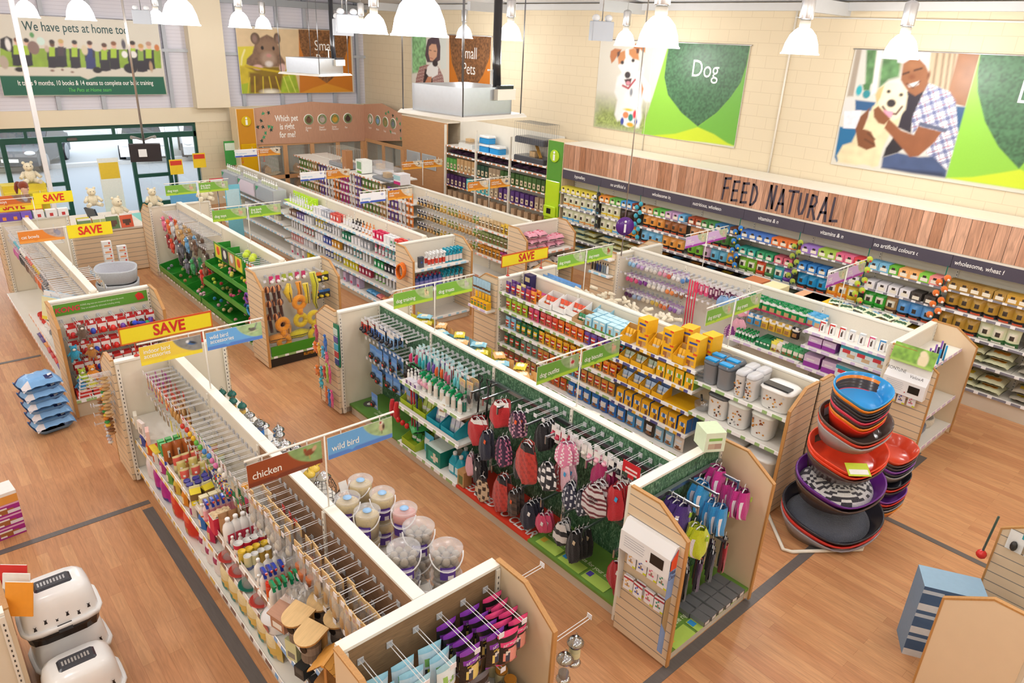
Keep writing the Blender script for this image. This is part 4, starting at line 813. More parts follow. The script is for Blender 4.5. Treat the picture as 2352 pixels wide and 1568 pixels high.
THEME={'green':('#7cb342','#b5d63e','#a9bd8a'),'dgreen':('#69a03c','#a8cf3c','#8fa878'),'orange':('#e88a34','#f2a248','#b8a8a0'),'rust':('#9c4a22','#7e3a22','#8fae70'),'blue':('#6fb0ea','#5b88d8','#a8c490'),'yellow':('#efd04c','#f6e03c','#8a8a88'),'lilac':('#d4b4e0','#a83aa8','#b8c0a0'),'amber':('#d0812c','#eda83a','#d8c8b0'),'white':('#f4f5fa','#2f52b8','#f4f5fa'),'dorange':('#d0692c','#ecae34','#8a6a58')}
def board(parent,x0,w,z0,h,th,words,pic,size,strip=True):
 A_,B_,P_=THEME[th]
 a=Art(w,h,.0058,A_)
 s=h*.2
 if th!='white':
  cx,cy,r=w*1.02,h*1.28,w*.5
  a.ell(cx,cy,r,h*1.12,P_,noise=.3,nscale=.03);animal(a,w*.83,h*.66,h*.42,pic)
 if strip:a.poly([(0,0),(w,0),(w,s),(w*.42,s),(w*.36,s*.55),(w*.3,s),(0,s)],B_)
 if th=='white':a.stroke([(w*.86,h*.62),(w*.86,h*.86)],.01,'#2f52b8');a.stroke([(w*.81,h*.74),(w*.91,h*.74)],.01,'#2f52b8')
 o=obj('sign_board',a.mesh('sign_board'),parent,(x0,-.006,z0))
 obj('board_back',MB().box(0,.002,0,w,.006,h,'#f2f2ee','card'),o)
 text(words,size,'#fbfbf6' if th!='white' else '#a8d0ec',(w*.055,-.003,h*(.46 if '\n' not in words else .58)),parent=o,align='LEFT',line=.78,bold=.006,sx=.9,space=.95)
 for u in(.2,.8):obj('hanging_clip',MB().box(w*u-.004,-.003,h,w*u+.004,.003,h+.045,'#e4e4e2','paint'),o)
 return o
def pole_sign(X,y,label,left,right,zt=2.215,z0=1.57,wd=.57,h=.19):
 t=thing('pole_sign',label,'sign',(X,y,z0))
 obj('pole',MB().tube([(0,0,0),(0,0,zt-z0)],.007,8,'#f3f0e8','paint'),t)
 obj('crossbar',MB().tube([(-.61,0,zt-z0),(.61,0,zt-z0)],.009,8,'#f3f0e8','paint'),t)
 zb=2.0-z0
 for x0,spec in((-.6,left),(.02,right)):
  th,words,pic,size=spec
  board(t,x0,wd,zb-.01,h,th,words,pic,size)
 return t
pole_sign(2.07,6.86,'yellow indoor bird accessories sign paired with a blue wild bird accessories board',('yellow','indoor bird\naccessories','budgie',.062),('blue','wild bird\naccessories','bird',.062))
pole_sign(2.07,4.33,'rust chicken sign paired with a blue wild bird board on a white pole',('rust','chicken','hen',.085),('blue','wild bird','finch',.078))
pole_sign(4.855,6.82,'green dog training sign paired with dog treats over the pet supplies',('green','dog training','lab',.068),('green','dog treats','scruff',.07))
pole_sign(4.855,4.32,'green dog outfits sign paired with dog biscuits over the clothes',('dgreen','dog outfits','coat',.072),('dgreen','dog biscuits','bully',.068))
pole_sign(7.64,6.87,'green sign reading dog treats on both boards, beside the blue bags',('green','dog treats','scruff',.066),('green','dog treats','setter',.066),zt=2.2)
pole_sign(7.55,4.28,'green dog storage sign paired with dog treats over the storage bins',('green','dog storage','bully',.068),('green','dog treats','spaniel',.07))
def lilac(X,y,label,l,r):pole_sign(X,y,label,('lilac',l,'lab',.052),('lilac',r,'pup',.052))
lilac(10.25,6.54,'lilac puppy accessories sign nearer the purple disc','puppy\naccessories','puppy food')
lilac(10.25,4.14,'lilac puppy sign nearer the orange fox toys','puppy\nhealth','puppy\ntraining')
pole_sign(1.9,12.08,'orange cat bowls sign paired with a yellow SAVE board',('orange','cat bowls','cat',.068),('yellow','','none',.01),zt=2.17)
pole_sign(1.92,14.75,'orange cat toys sign paired with a yellow SAVE board',('dorange','cat toys','cat',.07),('yellow','','none',.01),zt=2.12)
pole_sign(4.62,12.0,'nearer of two green dog toys and dog leads signs',('green','dog toys','bully',.066),('green','dog leads\n& collars','pup',.06))
pole_sign(4.62,14.42,'farther of two green dog toys and dog leads signs, by the doors',('green','dog toys','bully',.066),('green','dog leads\n& collars','spaniel',.06))
pole_sign(7.42,12.04,'white grooming sign paired with an amber small animal treats board',('white','grooming','none',.06),('amber','small animal\ntreats','rabbit',.055))
pole_sign(7.44,14.6,'white health centre sign paired with an amber small animal toys board',('white','health centre','none',.055),('amber','small animal\ntoys','rat',.055),zt=2.15)
pole_sign(7.43,18.2,'white flea and worm sign paired with an amber small animal accessories board',('white','flea and worm','none',.055),('amber','small animal\naccessories','guinea',.055),zt=2.15)
pole_sign(10.19,14.83,'amber small animal food sign paired with indoor homes',('amber','small\nanimal food','guinea',.055),('amber','small animal\nindoor homes','rat',.055),zt=2.12)
pole_sign(10.0,12.0,'amber small animal treats sign paired with outdoor homes',('amber','small animal\ntreats','rabbit',.055),('amber','small animal\noutdoor homes','chinchilla',.052))
def save_letters(parent,u,v,s,face_off=-.004):
 text('SAVE',s,'#dd3526',(u,face_off,v),parent=parent,bold=.03,sx=.86,space=.98)
for X,y in((1.9,12.08),(1.92,14.75)):
 t=thing('save_board','yellow SAVE board hung under the '+('cat bowls' if y<13 else 'cat toys')+' crossbar','sign',(X+.015,y-.02,1.985))
 a=Art(.6,.2,.0058,'#f7e528');a.stroke([(.0,.004),(.6,.004)],.01,'#e8d020')
 obj('sign_board',a.mesh('sign_board'),t);save_letters(t,.3,.095,.17)
def save_stand(X,y,z,w,label):
 t=thing('save_sign',label,'sign',(X,y,z))
 a=Art(w,.205,.006,'#f6e32a');fr=.014
 a.box(0,0,w,fr,'#d2322a');a.box(0,.185,w,.205,'#d2322a');a.box(0,0,fr,.205,'#d2322a');a.box(w-fr,0,w,.205,'#d2322a')
 obj('sign_board',a.mesh('sign_board'),t,(-w/2,-.004,.15));obj('board_back',MB().box(-w/2,0,.15,w/2,.006,.355,'#d2322a','card'),t)
 text('SAVE',.18,'#d2322a',(w*.02,-.008,.25),parent=t,bold=.03,sx=.86)
 for u in(-.36,.36):obj('stand_leg',MB().tube([(u*w,0,.02),(u*w,0,.16)],.006,6,'#c8402e','paint').lathe([(.03,0),(.028,.006),(.01,.02)],12,'#c8402e','paint',u*w,0),t)
save_stand(2.07,8.12,1.575,1.0,'large red-framed SAVE sign on red legs above the bird end unit')
save_stand(7.6,8.15,1.525,1.02,'red-framed SAVE sign on red legs above the treats end unit')
save_stand(1.72,15.82,1.525,.95,'red-framed SAVE sign behind the orange cat toys board')
save_stand(8.1,20.2,1.5,.85,'red-framed yellow sign behind the white flea and worm board')
def wood_panel(name,outline,parent,Mx,col='#c99a74',mat='woodz'):
 m=MB();m.prism(outline,0,.03,'y',col,mat);o=obj(name,m,parent);o.matrix_local=Mx;return o
t=thing('pet_guide_board','plywood board asking which pet is right, with round animal photos','board',(8.72,21.4,0))
I4=Matrix.Identity(4)
wood_panel('front_board',[(0,1.8),(3.68,1.72),(3.68,2.86),(1.82,2.99),(0,2.83)],t,I4,'#c3957a')
MR=Matrix.Translation((3.68,0,0))@Euler((0,0,R(-90))).to_matrix().to_4x4()
wood_panel('side_board',[(0,1.72),(2.25,2.0),(2.25,2.79),(1.1,3.0),(0,2.88)],t,MR,'#c3957a')
for i,s in enumerate(('Which pet','is right','for me?')):text(s,.25,'#fbf8f2',(1.0,-.004,2.52-.24*i),parent=t,bold=.02,sx=.68)
PETS=[('Guinea\nPig','#6a4a3a'),('Dwarf\nHamster','#b8a8a0'),('Syrian\nHamster','#c89a3a'),('Rat','#4a3430'),('Gerbil','#d8d2c8'),('Rabbit','#7aa0c8'),('Degu','#9a8a5a'),('Chinchilla','#707c88')]
for i,(nm,c)in enumerate(PETS):
 q=MB().lathe([(0,0),(.16,0),(.165,.006),(.165,.01)],26,['#f4efe8'],'print',cap1=False);a=Art(.27,.27,.012,'#7a8a5a')
 a.ell(.135,.12,.09,.085,c,noise=.25);a.ell(.135,.19,.05,.05,c,noise=.2);a.ell(.12,.2,.012,.012,'#1c1614');a.ell(.155,.2,.012,.012,'#1c1614')
 u=(1.72,2.18,2.62,3.08)[i]if i<4 else(.4,.86,1.31,1.76)[i-4];Mx=I4 if i<4 else MR
 d=obj('photo_disc',MB().lathe([(.0,.008),(.165,.008),(.165,0)],26,'#f6f1ea','print',cap0=False,cap1=False),t);d.matrix_local=Mx@Matrix.Translation((u,0,2.46))@Euler((R(90),0,0)).to_matrix().to_4x4()
 me=a.mesh('animal_photo');me.transform(Matrix.Translation((-.135,0,-.135)))
 for v in me.vertices:
  x,z=v.co.x/.135,v.co.z/.135;v.co.x=.145*x*math.sqrt(max(0,1-z*z/2));v.co.z=.145*z*math.sqrt(max(0,1-x*x/2))
 p=obj('animal_photo',me,t);p.matrix_local=Mx@Matrix.Translation((u,-.011,2.46))
 o=text(nm,.085,'#fbf8f2',(0,0,0),parent=t,align='LEFT',sx=.8,line=.8,bold=.01);o.matrix_local=Mx@Matrix.Translation((u-.12,-.004,2.18))@Euler((R(90),0,0)).to_matrix().to_4x4()
rg=random.Random(3)
for Mx,spots in((I4,[(.28,2.68,0),(.45,2.7,1),(.2,2.48,1),(.08,2.3,1),(.24,2.3,1),(.42,2.3,0),(.52,2.28,0),(.48,2.2,1),(.3,2.12,0),(.16,1.9,1),(.24,2.0,0)]),(MR,[(1.35,2.72,0),(1.5,2.78,0),(1.75,2.7,1),(1.98,2.62,0),(2.15,2.5,0),(2.17,2.3,1),(2.18,2.06,0),(1.6,2.2,0)])):
 for u,v,k in spots:
  c='#3f9a6a' if not k else '#22443c';pts=[]
  for j in range(10):
   an=2*PI*j/10+rg.random();rr=.075 if j%2==0 else .03;pts.append((rr*math.cos(an),rr*math.sin(an)))
  o=obj('leaf_print',MB().flat(pts,c),t);o.matrix_local=Mx@Matrix.Translation((u,-.004,v))
t=thing('pet_enclosure','wooden wall of glass-fronted pet enclosures under the guide board','enclosure',(8.72,21.45,0))
def enclosure(Mx,w,n,z1=1.72):
 m=MB();cw=w/n
 for i in range(n+1):m.box(i*cw-.07,-.02,0,i*cw+.07,.02,z1,'#cf9f70','woodz')
 m.box(0,-.02,z1,w,.02,z1+.1,'#cf9f70','woodx');m.box(0,-.02,0,w,.02,.35,'#cf9f70','woodx');m.box(0,-.02,.72,w,.02,.84,'#cf9f70','woodx')
 o=obj('timber_frame',m,t);o.matrix_local=Mx
 for i in range(n):
  for z0,zz in((.84,z1),(.35,.72)):
   q=obj('glass_front',MB().box(i*cw+.07,-.005,z0,(i+1)*cw-.07,.005,zz,'#e8f2f2','pane'),t);q.matrix_local=Mx
   q=obj('back_wall',MB().box(i*cw+.07,.4,z0,(i+1)*cw-.07,.42,zz,'#c9cabc','paint'),t);q.matrix_local=Mx
   q=obj('bedding',MB().grid(lambda u,v:(i*cw+.07+u*(cw-.14),.02+v*.38,z0+.03+.03*math.sin(u*9+i)*math.cos(v*7)),10,6,'#d8c29a','grain'),t);q.matrix_local=Mx
   q=obj('hide_house',MB().prism([(0,0),(.2,0),(.2,.14),(.1,.24),(0,.14)],0,.18,'y','#d8b080','woodz'),t);q.matrix_local=Mx@Matrix.Translation((i*cw+.25+.1*(i%2),.12,z0+.05))
enclosure(I4,3.6,4);enclosure(MR@Matrix.Translation((.1,0,0)),2.2,2)
t=thing('timber_cladding_board','large plain plywood board beside the tall small animal shelving','board',(12.4,19.15,0))
wood_panel('board',[(0,.0),(2.33,.0),(2.33,2.76),(0,2.76)],t,Euler((0,0,R(-90))).to_matrix().to_4x4(),'#c8976a','woodx')
obj('top_ledge',MB().box(0,-2.33,2.76,.47,0,2.79,'#efe6d6','paint'),t)
for i,y in enumerate((-.28,-1.1)):
 w=thing('glass_hatch',('farther' if i==0 else 'nearer')+' of two glass hatches low in the plywood board','hatch',(12.385,19.15+y,1.36))
 obj('frame',MB().box(-.01,-.72,0,0,0,.42,'#c8cdd0','paint'),w);obj('glass_front',MB().box(-.02,-.7,.02,-.012,-.02,.4,'#b8c8c8','pane'),w)
info_pillar('information_pillar',8.43,21.35,'-y',.5,2.84,'#c98a14','#d8b81e','amber information pillar with a yellow disc at the pet corner',(1.0,1.85,'#d8a800'),False)
t=thing('ceiling_sign','round purple information disc hung on a long steel rod','sign',(9.78,7.95,1.2))
obj('rod',MB().tube([(0,0,.3),(0,0,4.9)],.011,6,'#c9c6c2','metal'),t)
o=obj('disc',MB().lathe([(0,0),(.165,0),(.165,.02),(0,.02)],30,'#5b2a86','gloss',cap0=False,cap1=False),t,(0,-.01,.85),(R(90),0,R(-35)))
obj('letter_mark',MB().box(-.018,-.012,-.11,.018,-.006,.04,'#f2f0f4','gloss').ball(0,-.009,.085,.022,.008,.022,'#f2f0f4','gloss',10),o,(0,0,.02),(R(-90),0,0))
def artf(base,ops):
 """colour of a printed face at (u, v); later marks cover earlier ones. ops: ('r',u0,v0,u1,v1,c) or ('e',u,v,ru,rv,c)"""
 def f(u,v):
  c=base
  for o in ops:
   if o[0]=='r':
    if o[1]<=u<=o[3]and o[2]<=v<=o[4]:c=o[5]
   elif((u-o[1])/o[3])**2+((v-o[2])/o[4])**2<=1:c=o[5]
  return c
 return f
def pouch_mb(w,h,d,art,back,hang=False,nu=8,nv=10,mat='film',gus=True):
 """flat-topped, full-bellied bag facing -y; origin at the foot, or at the hang hole"""
 m=MB();z0=-h+.015 if hang else 0
 def prof(v):return min(1,(1-v)*2.6)**.7*(min(1,v*6+.35)if gus else min(1,v*5)**.6)
 def side(u):return(1-abs(2*u-1)**2.5)
 m.grid(lambda u,v:((u-.5)*w*(1-.05*math.sin(PI*v)),-d/2*prof(v)*side(u)-.0008,z0+v*h),nu,nv,art,mat)
 m.grid(lambda u,v:((.5-u)*w*(1-.05*math.sin(PI*v)),d/2*prof(v)*side(u)+.0008,z0+v*h),4,6,back,mat)
 if gus:m.grid(lambda u,v:((u-.5)*w,(v-.5)*d*.35*side(u),z0),4,1,back,mat)
 return m
def pouch(name,w,h,d,base,ops,back=None,hang=False,nu=8,nv=10,parts=(),mat='film',cat='pouch'):
 return Kind(name,cat,pouch_mb(w,h,d,artf(base,ops),back or base,hang,nu,nv,mat),parts)
def carton_mb(w,h,d,base,ops,side=None,top=None,nu=6,nv=7,topops=None):
 m=MB();m.grid(lambda u,v:((u-.5)*w,-d/2,v*h),nu,nv,artf(base,ops),'card',False)
 s=side or base
 x,y=w/2,d/2
 m.add([(x,-y,0),(x,y,0),(x,y,h),(x,-y,h),(-x,-y,0),(-x,y,0),(-x,y,h),(-x,-y,h)],[(0,1,2,3),(5,4,7,6),(1,5,6,2)],s,'card')
 m.grid(lambda u,v:((u-.5)*w,(v-.5)*d,h),4,4,artf(top or s,topops or()),'card',False)
 return m
def carton(name,w,h,d,base,ops,side=None,top=None,cat='box',topops=None,**k):return Kind(name,cat,carton_mb(w,h,d,base,ops,side,top,topops=topops,**k))
def bottle_mb(r,h,cols,sx=1.,sy=.7,neck=.32,n=14,power=2.):
 """cols: (foot, label, shoulder)"""
 a,b,c=cols
 return MB().lathe([(r*.9,0),(r,.01),(r,h*.15),(r,h*.68),(r*.9,h*.8),(r*neck,h*.93),(r*neck,h)],n,[a,a,b,c,c,c],'gloss',sx=sx,sy=sy,power=power)
def bottle(name,r,h,cols,cap,caph=.03,capr=.4,cat='bottle',sy=.7,power=2.):
 c=MB().lathe([(r*capr,0),(r*capr,caph*.8),(r*capr*.8,caph)],12,cap,'gloss')
 return Kind(name,cat,bottle_mb(r,h,cols,sy=sy,power=power),[('cap',c,None,TM(0,0,h,0))])
def spray(name,r,h,cols,trig,tip='#d84a3a',cat='bottle'):
 t=MB().lathe([(r*.36,0),(r*.4,.02),(r*.3,.024)],10,trig,'gloss')
 pr=[(.028,.02),(.03,.05),(.0,.066),(-.04,.062),(-.062,.05),(-.06,.036),(-.03,.034),(-.036,.006),(-.046,-.02),(-.032,-.016),(-.014,.018)]
 t.prism(pr,-.011,.011,'x',trig,'gloss')
 nz=MB().box(-.008,-.072,.036,.008,-.06,.052,tip,'gloss')
 return Kind(name,cat,bottle_mb(r,h,cols),[('trigger',t,None,TM(0,0,h,0),[('nozzle',nz)])])
def can(name,r,h,cols,lid='#e6e6e4'):
 m=MB().lathe([(r*.97,0),(r,.004),(r,h*.25),(r,h*.7),(r,h-.006),(r*.97,h)],18,[cols[0],cols[0],cols[1],cols[-1],cols[-1]],'gloss',cap1=False)
 l=MB().lathe([(r*.985,h-.003),(r*.97,h+.002),(r*.9,h+.001),(r*.88,h-.003),(0.001,h-.003)],18,lid,'gloss',cap0=False)
 return Kind(name,'can',m,[('lid',l)])
def jar(name,r,h,body,lid,mat='gloss'):
 m=MB().lathe([(r*.9,0),(r,.01),(r,h*.8),(r*.85,h*.9),(r*.8,h*.93)],16,body,mat)
 l=MB().lathe([(r*.93,h*.88),(r*.95,h),(r*.9,h+.004)],16,lid,'gloss')
 return Kind(name,'jar',m,[('lid',l)])
def bag_mb(w,h,d,top,ops=(),side=None,n=10):
 """full sack lying flat: printed top"""
 m=MB()
 def z(u,v):return h*(min(1,4.5*min(u,1-u)+.12)*min(1,4*min(v,1-v)+.12))**.35
 m.grid(lambda u,v:((u-.5)*w,(v-.5)*d,h*.4+(z(u,v)-h*.35)*.65+.005*math.sin(u*23+v*9)),n,n,artf(top,ops),'film')
 m.grid(lambda u,v:((.5-u)*w,(v-.5)*d,h*.4-(z(u,v)-h*.35)*.6+.0),n,n,side or top,'film')
 zz=min(p[2]for p in m.v);m.v=[(a,b,c-zz)for a,b,c in m.v]
 return m
def lay(name,w,h,d,top,ops=(),side=None,cat='bag'):return Kind(name,cat,bag_mb(w,h,d,top,ops,side))
def pack(name,w,h,d,card,ops,blister=None,cat='packet',nu=6,nv=8,bm='gloss'):
 """hanging backing card with a toy or blister on it; origin at the hang hole"""
 m=MB();m.grid(lambda u,v:((u-.5)*w,0,(v-1)*h+.015),nu,nv,artf(card,ops),'card',False)
 m.add([(w/2,.002,-h+.015),(-w/2,.002,-h+.015),(-w/2,.002,.015),(w/2,.002,.015)],[(0,1,2,3)],'#e8e6e0','card')
 parts=[]
 if blister:
  c,bw,bh=blister[:3];zc=blister[3]if len(blister)>3 else-h*.62
  q=MB().ball(0,-d*.4,zc,bw/2,d*.6,bh/2,c,bm,10)
  parts=[('blister',q)]
 return Kind(name,cat,m,parts)
def tag_part(c='#f4f3f4',w=.03,h=.045):return MB().box(-w/2,-.002,-h,w/2,.002,0,c,'card')
def row(K,face,front,a0,a1,n,z,desc,where,ref,deep=1,dstep=.1,jit=.008,group=None,rx=0.,sc=1.,yaw=.06):
 """n things side by side along a shelf from a0 to a1 (a0 is the reference end), deep rows away from the shopper"""
 K=K if isinstance(K,list)else[K];desc=desc if isinstance(desc,list)else[desc]
 per={}
 for dd in range(deep):
  for i in range(n):
   k=i*len(K)//n if len(K)<=n else i
   kk,ds=K[k],desc[min(k,len(desc)-1)]
   a=a0+(a1-a0)*(i+.5)/n+random.uniform(-jit,jit);p=front+dstep*dd*(1 if face in('-x','-y')else-1)+random.uniform(-jit,jit)*.5
   key=(ds,dd);per[key]=per.get(key,0)+1
   rw=('','second-row ','third-row ','fourth-row ','fifth-row ')[dd]if deep>1 else ''
   lab='%s %s%s from the %s, %s'%(ORD[per[key]-1],rw,ds,ref,where)
   loc=(p,a,z)if face in('-x','+x')else(a,p,z)
   kk.put(loc,SIDE[face]+random.uniform(-yaw,yaw),lab,group or '%s, %s'%(ds,where),rx=rx,sc=sc)
def hang(K,face,front,a0,a1,n,z,desc,where,ref,deep=2,dstep=.03,root=None,hook=None,drop=0.,group=None,yaw=.1,hx=None):
 """n hooks' worth of hanging packs; DEEP packs one behind another on each hook"""
 K=K if isinstance(K,list)else[K];desc=desc if isinstance(desc,list)else[desc]
 per={}
 for i in range(n):
  k=i*len(K)//n if len(K)<=n else i%len(K)
  a=a0+(a1-a0)*(i+.5)/n
  for dd in range(deep):
   ds=desc[min(k,len(desc)-1)];key=(ds,dd);per[key]=per.get(key,0)+1
   p=front+dstep*(dd+random.uniform(0,.5))*(1 if face in('-x','-y')else-1)
   rw=('','second-hung ','third-hung ','fourth-hung ')[dd]if deep>1 else ''
   loc=(p,a,z)if face in('-x','+x')else(a,p,z)
   K[k].put(loc,SIDE[face]+random.uniform(-yaw,yaw),'%s %s%s from the %s, %s'%(ORD[per[key]-1],rw,ds,ref,where),group or '%s, %s'%(ds,where))
B='bird shelf'
def log_nest(label,x,y,rz,deep=.2):
 t=thing('nest_box',label,'nest box',(x,y,.86),R(rz))
 obj('log_body',MB().lathe([(.072,0),(.075,.01),(.07,.07),(.074,.14),(.07,.2)],16,['#8f8072','#7c6d60','#95877a','#6f6156'],'grain',smooth=False),t)
 obj('entrance_hole',MB().lathe([(.0,0),(.03,0),(.032,.008)],14,'#1d1613','card'),t,(0,-.071,.13),(R(90),0,0))
 obj('back_plate',MB().box(-.08,.07,0,.08,.085,.24,'#d9a765','woodz'),t)
 P=[(-.1,.09),(.1,.09),(.1,-.02)]+[(.1*math.cos(a),-.02-.1*math.sin(a))for a in(PI*k/10 for k in range(1,10))]+[(-.1,-.02)]
 r=MB();r.prism(P,0,.016,'z','#e3be85','woody','#c99a5c');obj('roof',r,t,(0,0,.215),(R(9),0,0))
log_nest('log nest box with a rounded pale roof, nearest the camera on the blue shelf',1.56,3.7,-70)
log_nest('log nest box with rounded roof behind the nearest one, beside the wooden table',1.57,3.92,-70)
log_nest('log nest box with the darkest roof, under the crumpled plastic bag',1.78,3.95,-60)
log_nest('log nest box with a pale roof next to the hanging clear bags',1.8,3.72,-75)
def scallop_roof(label,x,y,col,rz,dark):
 t=thing('bird_table_roof',label,'bird table',(x,y,.86),R(rz))
 for s in(-1,1):
  m=MB()
  for k in range(4):
   P=[(-.12,0),(.12,0)]+[(.12-.06*(j/6)*4*1.0 if False else .12-.24*j/16,-.055-.012*abs(math.sin(PI*j/4)))for j in range(17)]
   q=MB();q.prism(P,0,.008,'z',col,'woodx',dark);c,sn=math.cos(R(38)),math.sin(R(38))
   for v in q.v:
    y0=v[1]-.038*k;z0=v[2]+.004*(4-k);m.v.append((v[0],s*(y0*c-z0*sn*-1*0),.2+y0*sn+z0*c))
   b0=len(m.v)-len(q.v);m.f+=[tuple(i+b0 for i in f)for f in q.f];m.fm+=q.fm;m.fc+=q.fc;m.fs+=q.fs
  obj('scalloped_roof',m,t)
 obj('ridge',MB().box(-.125,-.012,.2,.125,.012,.222,col,'woodx'),t)
 for u in(-.09,.09):obj('post',MB().box(u-.01,-.01,.02,u+.01,.01,.2,'#c98f52','woodz'),t)
 obj('tray',MB().box(-.11,-.09,0,.11,.09,.02,'#c08a50','woodx'),t)
scallop_roof('bird table with an orange scalloped roof beside the maple end panel',1.6,3.45,'#e0a04a',30,'#7a4a1c')
scallop_roof('bird table with a red-brown scalloped roof under the clear bags',1.83,3.4,'#b5653a',40,'#5a2a14')
def wood_box(label,x,y,w,d,h,col,rz=0,tilt=0):
 m=MB().box(-w/2,-d/2,0,w/2,d/2,h,col,'woodx');t=obj('wooden_bird_box',m,None,(x,y,.86),(0,0,R(rz)),label,'nest box')
 obj('sloping_lid',MB().add([(-w/2-.01,-d/2-.02,h),(w/2+.01,-d/2-.02,h),(w/2+.01,d/2,h+.05),(-w/2-.01,d/2,h+.05),(-w/2-.01,-d/2-.02,h+.012),(w/2+.01,-d/2-.02,h+.012),(w/2+.01,d/2,h+.062),(-w/2-.01,d/2,h+.062)],[(3,2,1,0),(4,5,6,7),(0,1,5,4),(1,2,6,5),(2,3,7,6),(3,0,4,7)],col,'woodx'),t)
 obj('paper_label',MB().box(-.05,-d/2-.002,.02,.05,-d/2,.07,'#f2efe8','card'),t)
wood_box('pinkish wooden nest box with a white label behind the green sprays',1.55,4.1,.15,.16,.13,'#b98a70',-75)
wood_box('dark brown wooden nest box at the back under the hanging pots',1.88,4.07,.12,.14,.17,'#9a7058',-60)
obj('small_gift_box',MB().box(-.03,-.03,0,.03,.03,.085,'#8f8378','card',top='#b8b2aa'),None,(1.66,3.62,.86),(0,0,.4),'tiny grey printed box on a string between the log nest boxes','box')
def crumple(w,d,h,n=12,seed=1):
 rg=random.Random(seed);H=[[rg.uniform(.3,1)for _ in range(n+1)]for _ in range(n+1)]
 def fn(u,v):
  i,j=int(u*n),int(v*n);e=min(1,5*min(u,1-u,v,1-v));return((u-.5)*w,(v-.5)*d,h*H[min(i,n)][min(j,n)]*e)
 return fn
t=thing('plastic_bag','crumpled clear plastic bag with a brown card header on the nest boxes','bag',(1.7,4.12,1.06),R(20))
obj('clear_film',MB().grid(crumple(.26,.2,.09),12,12,'#c8c8ca','bagfilm',False),t);obj('card_header',MB().box(.03,.04,.075,.15,.1,.079,'#dcb884','card'),t,(0,0,0),(0,0,-.3))
K_gs=spray('spray_bottle',.03,.2,('#f4f3ee','#f1f0ea','#f6f5f2'),'#0f9660','#0f8656');K_bs=spray('spray_bottle',.032,.2,('#f6f5f3','#f2ece8','#f6f5f3'),'#2440b4')
row(K_gs,'-y',4.32,1.53,1.77,5,.86,'white spray with green trigger','shelf edge','chicken bay')
K_ae=Kind('aerosol_can','can',MB().lathe([(.022,0),(.023,.01),(.023,.06),(.023,.12),(.02,.15)],14,['#3a2620','#e8842a','#e0561e','#d8482a'],'gloss'),[('cap',MB().lathe([(.02,.15),(.021,.155),(.02,.19),(.015,.195)],14,'#e0341e','gloss'))])
row(K_ae,'-y',4.4,1.53,1.77,4,.86,'red-capped orange aerosol','shelf edge','behind the green sprays')
row(K_bs,'-y',4.5,1.53,1.72,4,.86,'white spray with blue trigger','shelf edge','chicken bay')
K_wo=bottle('plastic_bottle',.04,.2,('#e8702a','#f6f4f0','#f6f4f0'),'#f4f2ee');K_ws=bottle('plastic_bottle',.022,.12,('#e0702c','#f4efe8','#f4f2ee'),'#f4f2ee',.02,.6)
row(K_wo,'-y',4.66,1.55,1.84,4,.86,'white bottle with orange label','shelf edge','behind the blue sprays');row(K_ws,'-y',4.58,1.53,1.8,5,.86,'tiny orange-labelled bottle','shelf edge','chicken bay')
row([can('tin_can',.033,.13,('#7a86b8','#d8cfa0')),can('tin_can',.033,.13,('#c8a84a','#b8923a'))],'-y',4.86,1.54,1.78,4,.86,['blue tin','gold tin'],'shelf edge','nearest row of tins',group='tins of chicken food')
row(can('tin_can',.033,.13,('#4a6a3a','#d8b84a'),'#f0c838'),'-y',4.95,1.54,1.78,4,.86,'yellow-lidded green tin','shelf edge','middle row of tins')
row(can('tin_can',.042,.14,('#c8304a','#f0e6e0','#c82a44')),'-y',5.05,1.54,1.82,4,.86,'large red tin','shelf edge','farthest row of tins')
K_jug=Kind('plastic_jug','bottle',MB().lathe([(.045,0),(.05,.01),(.05,.16),(.04,.2),(.018,.225),(.018,.24)],16,'#f5f4f3','gloss',sy=.75,power=3),[('cap',MB().lathe([(.021,.238),(.022,.262),(.017,.268)],12,'#f3f2f2','gloss')),('handle',MB().tube([(.0,.03,.2),(0,.055,.17),(0,.045,.1)],.008,6,'#f5f4f3','gloss')),('red_label',MB().box(-.03,-.041,.03,.03,-.039,.12,'#d8405a','card'))])
row(K_ws,'-y',5.17,1.54,1.8,4,.86,'small white bottle','shelf edge','before the white jugs');row(K_jug,'-y',5.27,1.54,1.82,4,.86,'white handled jug','shelf edge','chicken bay')
K_pb=pouch('paper_bag',.085,.24,.07,'#b98a5e',[('r',.2,.1,.8,.35,'#7a5236'),('r',0,.8,1,1,'#a87a50')],'#b08356',cat='bag',mat='card')
row(K_pb,'-y',5.4,1.55,1.88,4,.86,'brown paper bag','shelf edge','by the chicken sign')
t=thing('display_tray','white and red cardboard tray of wood shavings by the paper bags','box',(1.6,5.5,.86),R(-90));obj('tray',MB().box(-.06,-.09,0,.06,.09,.17,'#d8304e','card',top='#f3efe8'),t);obj('shavings',MB().grid(lambda u,v:((u-.5)*.11,(v-.5)*.17,.172+.02*random.random()),9,11,'#d9c09a','grain',False),t)
obj('pink_box',MB().box(-.05,-.07,0,.05,.07,.15,'#e04a78','card'),None,(1.83,5.56,.86),(0,0,.1),'pink cardboard box standing behind the blue trigger sprays','box')
t=thing('rubber_chick','orange round chick toy hanging over the pink box','toy',(1.88,5.62,1.12));obj('body',MB().ball(0,0,0,.05,.05,.048,'#f2a83a','gloss',14),t);obj('eye',MB().ball(-.044,.012,.012,.008,.008,.008,'#2a1a14','gloss',8),t);obj('beak',MB().ball(-.05,-.012,-.005,.012,.008,.006,'#d8542a','gloss',8),t)
K_bt=spray('spray_bottle',.03,.17,('#f07a8e','#f4b0b8','#f6dfe0'),'#2547b8','#d85a4a')
